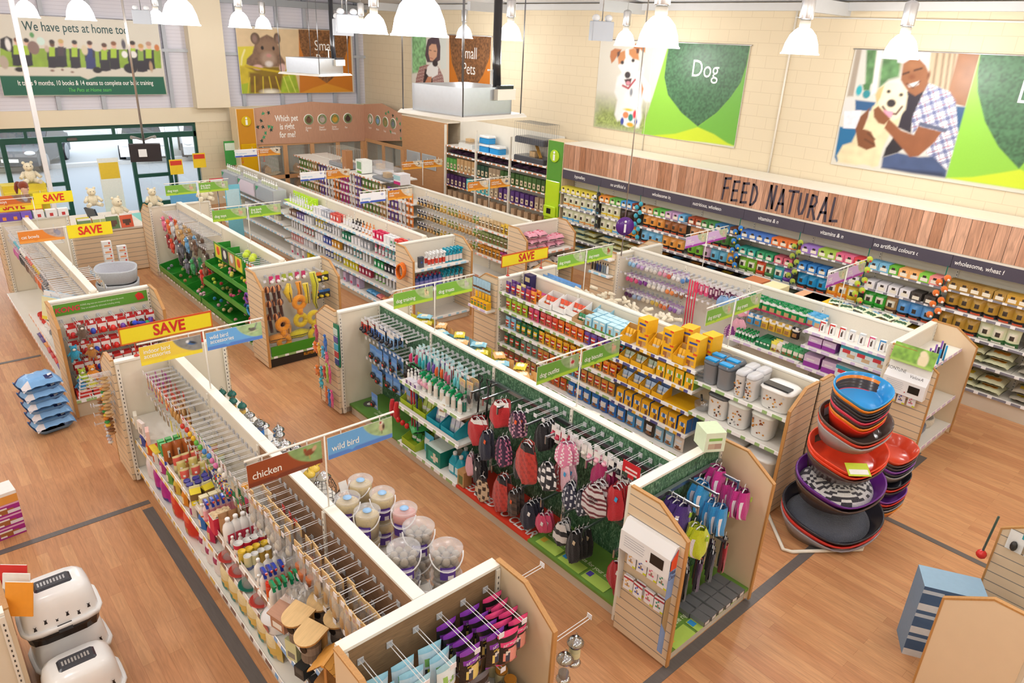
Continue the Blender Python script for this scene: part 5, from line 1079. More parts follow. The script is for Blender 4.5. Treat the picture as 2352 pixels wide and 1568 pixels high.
row(K_bt,'-y',5.7,1.52,1.8,6,.86,'pink spray with blue trigger','shelf edge','indoor bird bay')
row(carton('small_carton',.075,.17,.06,'#ecdfae',[('r',.2,.6,.8,.75,'#b8a878')],'#e6d8a4','#f0e6c0'),'-y',5.85,1.53,1.86,4,.86,'cream carton','shelf edge','indoor bird bay');row(K_ws,'-y',5.78,1.51,1.57,2,.86,'white dropper bottle','shelf edge','beside the cream cartons')
K_ml=Kind('gable_carton','carton',carton_mb(.095,.12,.095,'#f5e02c',[('r',0,.45,1,.95,'#8a6a3c'),('r',.1,.1,.9,.3,'#f2f0e8')],'#8a6f3e','#f4de2a'),[('gable_top',MB().prism([(-.0475,.12),(.0475,.12),(.0,.165)],-.0475,.0475,'x','#f6e334','card')),('seam',MB().box(-.046,-.004,.16,.046,.004,.185,'#f4eec0','card'))])
row(K_ml,'-y',6.04,1.51,1.72,2,.86,'yellow gable-topped carton','shelf edge','indoor bird bay',yaw=.2)
row(jar('plastic_jar',.034,.13,'#d8cfc0','#3a3796','frost'),'-y',6.17,1.52,1.83,4,.86,'blue-lidded jar','shelf edge','indoor bird bay',deep=2,dstep=.08)
K_sb=[pouch('seed_bag',.085,.2,.06,'#e8d8a0',[('r',.05,.55,.95,.85,c),('e',.5,.3,.3,.16,q),('r',.2,.6,.5,.7,'#f6f2e8')],'#e0cf98',cat='bag')for c,q in(('#e2665a','#c88a4a'),('#e2665a','#7a94c8'),('#d8c878','#3a68c0'),('#a8c890','#3a68c0'),('#b8d0a8','#c86a4a'))]
row(K_sb[:2],'-y',6.36,1.52,1.72,2,.86,['cream seed bag with red top','red-topped seed bag with blue bird'],'shelf edge','behind the jars');row(K_sb[2:],'-y',6.4,1.72,1.98,3,.86,['pale seed bag with blue foot','pale green seed bag','grey-green seed bag'],'shelf edge','behind the jars')
row(K_sb[2:5],'-y',6.52,1.54,1.98,4,.86,['tan seed packet','leafy seed packet','brown seed packet'],'shelf edge','divided shelf part');row(K_sb[0],'-y',6.64,1.54,2.0,5,.86,'honey seed bar packet','shelf edge','by the brown bags')
row(pouch('seed_bag',.1,.25,.08,'#b0602c',[('e',.5,.55,.17,.17,'#d8d4cc'),('e',.55,.52,.07,.1,'#3a4a58'),('r',0,0,.3,.2,'#2a52c0'),('r',.2,.2,.8,.35,'#9a5226')],'#2a50bc',cat='bag'),'-y',6.85,1.53,1.9,4,.86,'glossy brown seed bag','shelf edge','indoor bird bay')
row(carton('small_carton',.06,.13,.055,'#52b868',[('r',.1,.3,.9,.7,'#d8ecd8'),('e',.3,.5,.15,.12,'#e0642a')],'#48a85c','#7ad08a'),'-y',7.06,1.54,1.78,3,.86,'green carton','shelf edge','indoor bird bay',deep=2,dstep=.09)
row([carton('small_carton',.13,.16,.035,c,[('r',.1,.1,.9,.8,'#e8e2da'),('r',.3,.2,.5,.5,'#5a5048'),('r',.6,.2,.8,.5,'#5a5048')],c)for c in('#f3c8c0','#f0e6e2','#e8e4d4')],'-x',1.53,7.3,7.95,3,.86,['pink card box with dark bottles','white card box with dark bottles','pale card box by the cream back'],'near end','top bird shelf',yaw=.25)
row(lay('perch_pack',.1,.03,.2,'#e8c83a',[('r',.1,.3,.9,.6,'#c83a3a')]),'-x',1.6,7.12,7.3,3,.86,'flat yellow perch pack','near end','beside the green cartons')
def drinker(label,x,y,col):
 t=thing('poultry_drinker',label,'drinker',(x,y,.572))
 obj('dish',MB().lathe([(.075,0),(.1,.02),(.105,.028),(.095,.024),(.06,.02)],22,col,'gloss',cap1=False),t)
 obj('reservoir',MB().lathe([(.07,.02),(.066,.1),(.056,.17),(.05,.2),(.02,.21)],18,'#e9dfe2','frost'),t)
for i,(y,c,n)in enumerate(((5.44,'#d84a42','red-dished poultry drinker farthest along the chicken bay'),(5.2,'#d84a42','red-dished poultry drinker second from the far end'),(4.98,'#1f7a66','green-dished poultry drinker between two red ones'),(4.74,'#d84a42','red-dished poultry drinker nearest the white hopper'),(4.52,'#1f7a66','green-dished poultry drinker beside the white hopper'))):drinker(n,1.61,y,c)
t=thing('feed_hopper','white domed poultry feed hopper at the end of the brown shelf','feeder',(1.6,4.4,.572));obj('bowl',MB().lathe([(.1,0),(.105,.02),(.1,.07),(.09,.12)],22,'#eef0f4','gloss'),t);obj('dome',MB().lathe([(.13,.12),(.13,.125),(.1,.17),(.05,.21),(.015,.225)],24,'#eceff6','gloss'),t);obj('label',MB().box(-.105,-.05,.03,-.102,.05,.08,'#b8685c','card'),t)
row([carton('small_carton',.12,.19,.07,'#d8dcae',[('r',.1,.1,.9,.45,'#8a8a84')],'#c0c698'),carton('small_carton',.1,.1,.12,'#3c3f40',[('r',.1,.4,.9,.8,'#55595a')],'#2a2c2d')],'-x',1.56,4.12,3.75,2,.572,['pale green feeder box','black feeder box'],'chicken bay','middle blue-railed shelf',yaw=.3)
row(carton('small_carton',.07,.12,.22,'#25262a',[('r',.2,.2,.8,.8,'#3a3c40')],'#1d1e22'),'-x',1.62,3.72,3.2,4,.572,'black bracket pack','pale green box','middle blue-railed shelf')
K_fs=pouch('feed_sack',.25,.36,.14,'#e0c06a',[('r',.15,.45,.85,.75,'#f0e2b4'),('r',.1,0,.9,.22,'#b8a878'),('e',.5,.16,.22,.12,'#2a8a80'),('r',0,.88,1,1,'#c8a850')],'#d8b660',cat='sack')
row(K_fs,'-x',1.6,4.4,5.58,6,.205,'yellow chicken feed sack with teal tree','blue rail','base deck')
row(pouch('feed_sack',.2,.3,.12,'#f2eef0',[('r',.2,.5,.8,.7,'#a83a6a')],'#ece8ea',cat='sack'),'-x',1.6,5.62,6.2,3,.205,'white sack','yellow sacks','base deck')
row(pouch('feed_sack',.3,.4,.15,'#d8392c',[('e',.4,.2,.2,.12,'#c89a5a'),('r',0,.05,.4,.25,'#2a4ab0'),('r',.2,.5,.8,.7,'#e8583a')],'#d0342a',cat='sack'),'-x',1.6,6.25,7.05,2,.205,'big red seed sack','white sacks','base deck')
row([pouch('feed_sack',.24,.36,.14,'#b8269a',[('r',.1,.05,.9,.2,'#4a3a9a')],'#a82090',cat='sack'),pouch('feed_sack',.24,.36,.14,'#ece6ee',[],'#ece6ee',cat='sack')],'-x',1.6,7.1,7.85,3,.205,['magenta seed sack','white seed sack'],'red sacks','far end of base deck')
row([pouch('seed_bag',.12,.2,.08,c,[('e',.5,.4,.3,.2,q)],c,cat='bag')for c,q in(('#c8305a','#e8d0a0'),('#3a78c8','#f0e8d8'),('#e8dcd0','#b03a7a'),('#e08a2c','#f4e4b0'),('#d8b84a','#8a5a3a'),('#6aa84a','#f0e8d0'),('#b83a8a','#f2d8e8'),('#e8e4e0','#c85a3a'),('#e0662a','#f2e2a0'),('#4a5aa8','#e8d8a8'))],'-x',1.58,5.65,8.,10,.572,['crimson seed bag','blue seed bag','pale seed bag','amber seed bag','mustard seed bag','leaf-green seed bag','orchid seed bag','white seed bag','tangerine seed bag','navy seed bag'],'near end','middle yellow-railed shelf')
for i in range(4):
 g1.hooks('-x',i,[(a,z)for z,n in((1.4,11),(1.14,8))for a in[.08+.105*k if n==11 else .1+.145*k for k in range(n)]])
W1='wire hooks over the indoor bird bay'
hang([pack('bird_treat_packet',.05,.2,.03,'#a83a9a',[('r',0,.75,1,1,'#c85ab0'),('e',.5,.35,.4,.25,'#e8b84a')],nu=4),pack('bird_treat_packet',.05,.2,.03,'#d83a34',[('r',0,.75,1,1,'#e86050'),('e',.5,.35,.4,.25,'#f0d080')],nu=4)],'-x',1.74,8.0,7.25,12,1.39,['purple bird treat packet','red bird treat packet'],'cream back board',W1,deep=3,dstep=.07)
hang(pack('bird_treat_packet',.07,.2,.04,'#a8703c',[('r',0,.8,1,1,'#e8c8a0')],('#c99a5a',.05,.12),nu=4),'-x',1.74,7.2,6.85,4,1.39,'tan honey stick packet','red packets',W1,deep=2,dstep=.08)
cols=['#d8402f','#f0c02c','#6ac050','#4a90d8','#e07ab0','#f0ece4']
hang([pack('bird_toy_packet',.08,.15,.04,'#ece8e6',[('r',0,.72,1,1,c),('r',.1,.5,.4,.65,'#c8a8c8')],(c,.05,.06),nu=4)for c in cols],'-x',1.73,6.8,5.6,12,1.39,['red bird toy packet','yellow bird toy packet','green bird toy packet','blue bird toy packet','pink bird toy packet','white bird toy packet'],'tan packets',W1,deep=1)
hang([pack('bird_toy_packet',.06,.16,.05,'#e8d868' if k%2 else '#c8b49a',[('r',.1,0,.9,.6,q)],nu=4)for k,q in enumerate(('#9a8468','#e8dc3a','#d8604a','#3a3a6a'))],'-x',1.74,7.9,5.65,16,1.13,['beige perch packet','yellow swing packet','red bell packet','dark rope packet'],'far end','lower wire hooks',deep=1)
K_rope=Kind('rope_toy','toy',MB().ball(0,0,-.05,.05,.05,.06,'#b03a3a','plush',12,lambda u,v:('#c8342c','#2c4a9a','#e8c02c','#f0ece0','#2f6a3a')[int(u*13+v*7)%5]))
hang(K_rope,'-x',1.74,6.,5.62,4,1.14,'knotted multicoloured rope toy','beige packets','lower wire hooks',deep=1)
K_sd=pack('seed_tube',.06,.26,.05,'#2f8a52',[('r',0,.0,1,.3,'#b8a68a'),('r',0,.62,1,1,'#cdbfa6'),('e',.5,.32,.25,.06,'#f0a83a')],nu=4,cat='packet')
hang(K_sd,'-x',1.7,5.55,5.3,2,1.3,'green-banded pale seed tube','rope toys','chicken hooks',deep=2,dstep=.06)
CB=MB();CB.grid(lambda u,v:((u-.5)*.11,-.03*math.sin(PI*u)*(1-v)**.5*(v+.35),-.3+v*.3),6,8,'#d8ccc0','bagfilm');CB.grid(lambda u,v:((.5-u)*.11,.03*math.sin(PI*u)*(1-v)**.5*(v+.35),-.3+v*.3),6,8,'#d8ccc0','bagfilm')
def clearbag(fill,fn):return Kind('clear_bag','bag',CB,[('card_header',MB().box(-.055,-.004,-.07,.055,.004,.02,'#dcb882','card').box(-.012,-.0055,-.05,.012,-.0045,-.02,'#d05a34','card')),(fn,fill)])
K_c1=clearbag(MB().ball(0,0,-.2,.035,.024,.085,'#b89468','grain',10),'seed_bar');K_c2=clearbag(MB().lathe([(.02,-.27),(.034,-.2),(.036,-.19),(.036,-.18)],14,'#c8703e','card'),'clay_pot');K_c3=clearbag(MB().ball(0,0,-.2,.04,.03,.05,'#c8c0b4','grain',10),'suet_block')
WH='clear bags over the nest boxes'
hang(K_c1,'-x',1.72,3.2,3.98,8,1.4,'clear seed bag with card header','camera end',WH,deep=2,dstep=.1);hang(K_c2,'-x',1.72,4.02,4.3,3,1.4,'clear bag with a terracotta pot','camera end',WH,deep=2,dstep=.1)
hang(K_c3,'-x',1.72,4.4,5.2,7,1.4,'clear bag of pale suet','blue rail','hooks over the chicken bay',deep=2,dstep=.1)
hang(pack('bird_treat_packet',.06,.2,.04,'#d83a34',[('r',0,0,1,.6,'#c8b8b0')],nu=4),'-x',1.86,4.45,4.8,3,1.42,'red-topped striped packet','blue rail','hooks over the chicken bay',deep=1)
t=thing('wire_coil','dark coil of wire feeder hanging on the last hooks','feeder',(1.86,3.17,1.4))
for k in range(6):obj('coil_ring',MB().tube([(.045*math.cos(a),.045*math.sin(a),-.04-.018*k+.006*math.sin(2*a))for a in(2*PI*j/14 for j in range(15))],.005,5,'#4a4c4e','metal'),t)
def feeder(name,r,h,lid,tube,label,foot,hat=.0):
 m=MB().lathe([(r,.02),(r,h)],14,[(tube,'clear')],'clear',cap0=False,cap1=False)
 parts=[('seed_fill',MB().lathe([(r*.9,.02),(r*.9,h*.35)],12,'#8a7258' if not foot else foot,'grain')),('base',MB().lathe([(r*1.25,0),(r*1.3,.006),(r*.9,.03)],16,'#c8ccd0' if lid!='g' else '#1f5a52','chrome' if lid!='g' else 'gloss')),('wire_handle',MB().tube([(-r*.8,0,h),(-r*.5,0,h+.06),(0,0,h+.085),(r*.5,0,h+.06),(r*.8,0,h)],.002,4,'#8a8c8e','metal'))]
 lc={'s':'#e0e3e6','d':'#b2b6ba','g':'#1f6a60','y':'#ecc84e','r':'#e06a58','k':'#8f9498'}[lid];lm='chrome' if lid in 'sdk' else 'gloss'
 R2=r*(1.5+hat)
 parts.append(('lid',MB().lathe([(R2,h-.012),(R2*.98,h),(r*.9,h+.03),(.008,h+.04),(.008,h+.055)],18,lc,lm)))
 if label:parts.append(('paper_label',MB().lathe([(r*1.02,h*.35),(r*1.02,h*.6),(r*1.02,h*.8)],14,list(label),'card',cap0=False,cap1=False)))
 return Kind(name,'feeder',m,parts)
F_red=feeder('seed_feeder',.037,.24,'s','#e8e8ea',('#c83238','#f0e4e0'),None);F_blue=feeder('seed_feeder',.042,.36,'k','#e8e8ea',('#2a6ac8','#3a8ae0'),'#4a4c50');F_sea=feeder('seed_feeder',.037,.22,'s','#e8eaea',('#b8423a','#4a8ad0'),'#33302e')
F_grn=feeder('seed_feeder',.034,.22,'g','#e8eeea',('#e8e4da','#f0c868'),'#a89a80');F_plain=feeder('seed_feeder',.036,.2,'s','#e8e8ea',None,'#b8a888',.3);F_dull=feeder('seed_feeder',.036,.22,'d','#e8e8ea',None,'#a09078',.2);F_yel=feeder('seed_feeder',.042,.17,'y','#f0ecd8',None,'#d8d0b8')
F_hat=feeder('seed_feeder',.04,.18,'s','#e8e8ea',None,'#7a2a34',1.2)
spots=[(F_red,'silver-topped feeder with red label',[(2.24,6.0),(2.32,6.02),(2.38,5.9),(2.5,5.94),(2.26,6.12),(2.36,6.14),(2.46,6.1)]),(F_yel,'yellow-lidded mealworm feeder',[(2.5,5.62),(2.58,5.68),(2.64,5.78)]),(F_blue,'tall feeder with bright blue label',[(2.24,6.5),(2.4,6.52)]),(F_sea,'silver-topped feeder with sea-blue label',[(2.2,5.92),(2.3,5.78)]),(F_hat,'wide-hatted silver feeder',[(2.2,5.62),(2.32,5.54),(2.2,6.42)]),(F_plain,'bright silver-topped seed feeder',[(2.2,6.72),(2.3,6.78),(2.42,6.82),(2.52,6.72),(2.46,6.3),(2.54,6.24),(2.36,6.28),(2.26,6.3)]),(F_dull,'matt grey-lidded feeder',[(2.24,7.0),(2.36,7.05),(2.48,7.0),(2.56,6.42),(2.6,6.52),(2.58,6.08)]),(F_grn,'green-lidded seed feeder',[(2.22,7.3),(2.32,7.35),(2.24,7.5),(2.36,7.55),(2.46,7.42),(2.52,7.6),(2.2,6.88),(2.34,6.64),(2.5,7.25),(2.44,7.7),(2.28,7.8)])]
for K,d,ps in spots:
 for i,(x,y)in enumerate(sorted(ps,key=lambda p:p[1])):K.put((x,y,.842),random.uniform(0,6),'%s %s along the white deck from the camera end'%(ORD[i],d),d+'s')
t=thing('scoop','dark blue seed scoop lying among the feeders','scoop',(2.2,6.62,.842));obj('cup',MB().lathe([(.02,0),(.034,.03),(.036,.1)],12,'#2238a0','gloss',cap1=False),t);obj('handle',MB().lathe([(.012,.1),(.03,.14),(.03,.16),(.0,.165)],10,'#2a44b4','gloss'),t)
def mesh_cage(label,x,y,r,h,lidded=True):
 t=thing('mesh_feeder',label,'feeder',(x,y,.842));m=MB()
 for k in range(14):
  a=2*PI*k/14;m.tube([(r*math.cos(a),r*math.sin(a),0),(r*1.02*math.cos(a),r*1.02*math.sin(a),h*.6),(r*.5*math.cos(a),r*.5*math.sin(a),h)],.0022,4,'#34302c','paint',False)
 for j in range(7):
  z=h*j/7;rr=r if z<h*.6 else r*(1-.5*(z-h*.6)/(h*.4));m.tube([(rr*math.cos(2*PI*k/18),rr*math.sin(2*PI*k/18),z)for k in range(19)],.0022,4,'#34302c','paint',False)
 obj('wire_lattice',m,t)
 if lidded:obj('lid',MB().lathe([(.07,h-.02),(.07,h-.01),(.03,h+.03),(.008,h+.05)],18,'#d8dade','chrome'),t);obj('inner_tube',MB().lathe([(.035,.02),(.035,h-.02)],12,'#c8c4bc','clear'),t)
 else:obj('hanging_tag',MB().box(-.04,-.002,h-.02,.04,.002,h+.08,'#f3f1ef','card'),t,(0,-r*.6,0),(R(-25),0,0))
mesh_cage('black mesh caged feeder with a silver lid beside the sign pole',2.26,5.0,.1,.3);mesh_cage('black mesh caged feeder with a silver lid, farther than the tagged baskets',2.5,5.3,.11,.32);mesh_cage('black mesh hanging basket with a white tag near the aisle',2.6,5.06,.12,.26,False);mesh_cage('black mesh basket with a white tag beside the wall strip',2.26,5.32,.1,.24,False)
def tub(kind,r,h,fill,fc):
 m=MB().lathe([(r*.9,.002),(r*.97,h*.9),(r*1.03,h*.92),(r*1.03,h)],26,'#f2f0f2','frost',cap1=False)
 lid=MB().lathe([(r*1.05,h-.015),(r*1.07,h),(r*1.0,h+.008),(r*.93,h-.004),(.001,h-.004)],28,'#f6f5f8','frost',cap0=False)
 hd=MB().tube([(r*1.05*math.cos(a),-.1*r-r*1.06*math.sin(a)*.9,h*.86-.1*math.sin(a))for a in(PI*k/12 for k in range(13))],.006,6,'#f4f2f4','gloss')
 lb=MB().grid(lambda u,v:(r*1.0*math.sin(-.5+u),-r*1.0*math.cos(-.5+u)*(.93+.05*v)-.004,h*(.12+.5*v)),8,6,artf('#5b3a9e',[('r',.15,.75,.85,.82,'#d8ccf0'),('r',.15,.62,.7,.68,'#c8b8e8'),('r',.55,.08,.92,.4,'#f0eef4')]),'card')
 parts=[('lid',lid),('handle',hd),('label',lb)]
 if fill:parts.append(('feed',MB().lathe([(r*.86,.006),(r*.93,h*.8),(r*.6,h*.86),(.001,h*.9)],22,fc,'grain')));parts.append(('lid_sticker',MB().lathe([(r*.36,h+.001),(r*.36,h+.003),(.0,h+.003)],18,'#9ac4ee','card')))
 else:
  for k in range(3):
   q=MB()
   for a in range(7):an=2*PI*a/7+k*.5;q.ball(r*.62*math.cos(an),r*.62*math.sin(an),.035+.066*k,.034,col='#a89a88',mat='grain',n=8)
   q.ball(0,0,.04+.066*k,.034,col='#a39482',mat='grain',n=8);parts.append(('fat_ball_layer',q))
 return Kind('feed_tub','tub',m,parts)
T_s=tub('s',.105,.25,True,'#d9c088');T_p=tub('p',.105,.25,True,'#e59a90');T_f=tub('f',.125,.25,False,'')
for K,d,ps in((T_s,'tub of pale yellow suet pellets',[(2.38,4.62),(2.6,4.78),(2.42,4.36),(2.65,4.5)]),(T_p,'tub of pink berry suet',[(2.68,4.2),(2.28,4.1)]),(T_f,'large clear tub of fat balls',[(2.4,3.78),(2.64,3.93),(2.66,3.58),(2.35,3.42)])):
 for i,(x,y)in enumerate(ps):
  for lv in(0,1):
   if K is T_f and i==3 and lv:continue
   if K is T_p and i==1 and lv:continue
   K.put((x,y,.842+.262*lv),R(random.uniform(-70,-20)),'%s %s on the white deck, %s of its stack'%(ORD[i],d,'top' if lv else 'bottom'),d.replace('tub ','tubs '))
for i,(x,y)in enumerate(((2.35,3.42),(2.28,4.1))):pass
def suet(c1,c2,kind,word):
 ops=[('r',0,.86,1,1,c1),('r',0,.76,1,.86,'#2c2628'),('r',.1,.62,.95,.75,c1),('e',.58,.32,.38,.24,c2),('e',.42,.3,.13,.2,'#3c4458'),('e',.38,.46,.1,.07,'#e8e4e0'),('r',0,0,1,.08,c1),('e',.4,.12,.2,.05,'#6a4a3a')]
 parts=[('lettering',text_mesh('SUET PELLETS',.03,'#f4eef4',bold=.02,sx=.62),None,TM(.004,-.036,-.075)),('lettering',text_mesh(word,.022,'#f2d84a' if word=='INSECT' else '#5a2030',bold=.02,sx=.75),None,TM(-.02,-.04,-.1))]
 return Kind('suet_pouch','pouch',pouch_mb(.165,.28,.08,artf('#2a2426',ops),'#2a2426',True,10,16),parts)
S_i=suet('#8a3fb4','#ecd67c','i','INSECT');S_b=suet('#ee4a86','#f2a092','b','BERRY');S_g=suet('#6f6c72','#d8b49a','g','INSECT')
S_w=Kind('mealworm_pouch','pouch',pouch_mb(.17,.29,.07,artf('#e4f0f4',[('r',0,.86,1,1,'#a8d8e8'),('e',.36,.4,.2,.13,'#2c2c30'),('e',.42,.38,.12,.08,'#d8d84a'),('e',.3,.46,.1,.06,'#f2f2f2'),('e',.3,.6,.12,.1,'#9acc6a'),('e',.62,.55,.1,.08,'#9acc6a'),('r',0,0,1,.16,'#2a9ab4'),('e',.82,.2,.24,.15,'#a8763a')]),'#8ccbe0',True,10,14),[('lettering',text_mesh('wild bird\ndried mealworms',.016,'#4a5a6a',sx=.8),None,TM(.03,-.036,-.1))])
HE=[(.12,1.33),(.33,1.36),(.53,1.39),(.72,1.39),(.92,1.42),(1.12,1.44)]
e1n.hooks([(a,1.42)for a,z in HE],HOOK42);e1n.hooks([(a,1.1)for a in(.2,.45,.7,.95)],HOOK42)
X0=2.07-.625
for i,((a,z),K,d)in enumerate(zip(HE,(S_w,S_w,S_w,S_i,S_i,S_b),('white and aqua mealworm pouch',)*3+('purple suet pellet pouch',)*2+('pink suet pellet pouch',))):
 for dd in range(4 if i>2 else 3):
  K.put((X0+a+random.uniform(-.01,.01),2.64+.09*dd,1.405),random.uniform(-.12,.12),'%s, %s back on the %s upper hook from the outer panel'%(d,('frontmost','one','two','three')[dd],ORD[i]),'suet and mealworm pouches')
for dd in range(3):S_b.put((X0+1.0+.02*dd,2.6+.09*dd,1.4),-.15,'pink suet pellet pouch tilted, %s back on the hook beside the inner panel'%('frontmost','one','two')[dd],'suet and mealworm pouches')
for i,a in enumerate((.45,.7)):
 for dd in range(2):S_g.put((X0+a+.12,2.66+.09*dd,1.08),random.uniform(-.1,.1),'grey suet pellet pouch, %s on the %s lower hook'%(('front','rear')[dd],ORD[i]),'suet and mealworm pouches')
for dd in range(3):S_w.put((X0+.2,2.66+.09*dd,1.08),.1,'white mealworm pouch, %s on the outermost lower hook'%('front','middle','rear')[dd],'suet and mealworm pouches')
JK=jar('glass_jar',.05,.13,'#e0cf9c','#cf8a34')
for i in range(5):JK.put((2.62-.006*i,2.93-.105*i,.622),0,'%s orange-lidded jar along the inner panel from the back board'%ORD[i],'orange-lidded peanut butter jars')
t=thing('mesh_feeder','brown mesh tube feeder standing by the orange-lidded jars','feeder',(2.42,2.9,.622));obj('wire_lattice',MB().lathe([(.05,.04),(.05,.36)],18,'#a08468','metal'),t);obj('cap',MB().lathe([(.056,.36),(.058,.42),(.03,.44)],18,'#5a3a2c','gloss'),t);obj('base',MB().lathe([(.058,0),(.058,.04)],18,'#5a3a2c','gloss'),t)
carton('feeder_box',.16,.2,.1,'#8ac83a',[('r',.1,.3,.9,.7,'#cfe8a0')],'#5a5248').put((2.42,2.66,.622),0,'lime green feeder box in front of the brown mesh feeder')
def book(label,x,y,z,w,h,cov,ops,words,c,rz=-90):
 t=thing('book',label,'book',(x,y,z),R(rz));obj('cover',MB().grid(lambda u,v:((u-.5)*w,-.012,v*h),6,8,artf(cov,ops),'card',False).box(-w/2,-.011,0,w/2,.012,h,cov,'card'),t);obj('pages',MB().box(-w/2+.004,-.009,h,w/2-.003,.009,h+.002,'#f3efe4','card'),t)
 text(words,.05,c,(0,-.014,h*.72),parent=t,sx=.7)
book('pale blue hardback bird book held on the outer maple panel',1.4,2.72,1.1,.24,.3,'#b4dcea',[('r',0,0,1,.4,'#dceef2')],"Bill Oddie's",'#3a9a6a',-60)
book('dark teal paperback in front of the pale blue bird book',1.36,2.66,.98,.19,.26,'#2a5a78',[('r',0,.0,1,.4,'#3a7a94')],'the garden','#d8e8ee',-60)
obj('wire_hook',HOOK20,None,(2.74,2.82,1.52),(0,0,R(90)),'empty white prong at the top of the inner maple panel','hook');obj('wire_hook',HOOK42,None,(2.74,2.5,1.16),(0,0,R(90)),'long white prong carrying silver feeders on the inner maple panel','hook')
for i,(x,z)in enumerate(((2.98,.88),(2.86,.82),(2.82,.5))):
 feeder('seed_feeder',.042,.2,'d','#d8d8da',('#d8d4a8','#c8c8a0')if i==0 else None,'#6a6258').put((x,2.46-.02*i,z),.3,'%s silver feeder hung beyond the inner maple panel from the prong tip'%ORD[i],'feeders on the long prong')
for i,(x,y)in enumerate(((2.86,2.12),(3.02,1.98))):
 t=thing('bird_bath',('farther' if i==0 else 'nearer')+' of two blue plastic trays beyond the inner maple panel','tray',(x,y,.0));obj('bowl',MB().lathe([(.1,0),(.14,.3),(.15,.31),(.13,.3),(.1,.12),(.0,.1)],20,['#2450d8','#e8ecf8','#e8ecf8','#2858e0'],'gloss',power=3.5),t)
e1f.hooks([(.1+.13*k,z)for k in range(8)for z in(1.3,1.0)])
for k in range(8):
 z=1.3-.1*(k%4)-.06*k;y=8.2+.09*(k%4)
 t=thing('bird_toy','%s dangling wooden bird toy from the top of the outer panel'%ORD[k],'bird toy',(1.36-.02*(k%3),y,z+.1),0,'dangling bird toys')
 c=(['#b8925e','#d8b888','#c8a070'],['#e08a2c','#3a9a4a','#f0c83a'],['#a8764a','#8a5a38','#c09060'],['#b8c0d0','#d8c8d0','#e8e4e0'])[k%4]
 obj('cord',MB().tube([(0,0,0),(.01,0,-.3)],.004,5,'#c8b08a','cloth'),t)
 for j in range(6):obj('wooden_bead',MB().ball(.004*(j%3),.006*(j%2),-.04-.045*j,.03 if k%2 else .045,.03,.018,c[j%3],'grain',10),t)
 hook_o=link('wire_hook',HOOK20,e1f.root,(1.44-2.07,y-8.12,z+.1),(0,0,R(-90)))
for k in range(7):link('wire_hook',HOOK30,e1f.root,(1.455-2.07,.08+.06*k,1.42-.07*k),(0,0,R(-90)))
def V(noun,mk,spec):
 """'red:#c33 blue:#33c' -> kinds and their descriptions"""
 P=[s.split(':')for s in spec.split()]
 return[mk(*c.split('/'))for _,c in P],[(n.replace('_',' ')+' '+noun)for n,_ in P]
def rv(v,*a,**k):
 f,fr,a0,a1,n,z,where,ref=a;row(v[0],f,fr,a0,a1,n,z,v[1],ref,where,**k)
def hv(v,*a,**k):
 f,fr,a0,a1,n,z,where,ref=a;hang(v[0],f,fr,a0,a1,n,z,v[1],ref,where,**k)
def garment(base,w=.24,h=.32,d=.07,pat=None,trim=None,tag=None,word=None,cat='dog coat'):
 def half(v):return w/2*min(1,.5+(1-v)*1.3)*min(1,v*5+.08)**.5
 def colf(u,v):
  if trim and v>.86:return trim
  return pat(u,v)if pat else base
 m=MB()
 m.grid(lambda u,v:((2*u-1)*half(v),-d/2*(1-(2*u-1)**2)-.006*math.sin(u*17+v*5),-h-.05+v*h),10,14,colf,'cloth')
 m.grid(lambda u,v:((1-2*u)*half(v),d/2*(1-(2*u-1)**2)+.006*math.sin(u*13+v*5),-h-.05+v*h),8,8,base,'cloth')
 hg=MB();hg.tube([(-w*.22,0,-.075),(-w*.12,0,-.05),(0,0,-.035),(w*.12,0,-.05),(w*.22,0,-.075)],.006,6,'#d9dade','gloss');hg.tube([(0,0,-.035),(0,0,.0),(.012,0,.014),(.0,0,.026),(-.014,0,.014)],.004,6,'#e4e5e8','gloss')
 parts=[('hanger',hg)]
 if tag:parts.append(('price_tag',tag_part(tag),None,TM(w*.2,-d*.6,-.12,0,0,12)))
 if word:
  for i,t in enumerate(word):parts.append(('lettering',text_mesh(t,.04,'#2c2a30',bold=.03,sx=.8),None,TM(0,-d*.52-.004,-.17-.04*i)))
 return Kind('dog_coat',cat,m,parts)
def pquilt(c,d):return lambda u,v:d if(int(u*9+v*14)%3==0 and int(u*20)%2)else c
def pdots(c,d,n=9):return lambda u,v:d if((int(u*n*1.4)+int(v*n*1.8))%2 and int(u*n*2.8)%2)else c
def pstripe(c,d,n=5):return lambda u,v:d if int(v*n*2)%2 else c
OC='on the dog clothes rail'
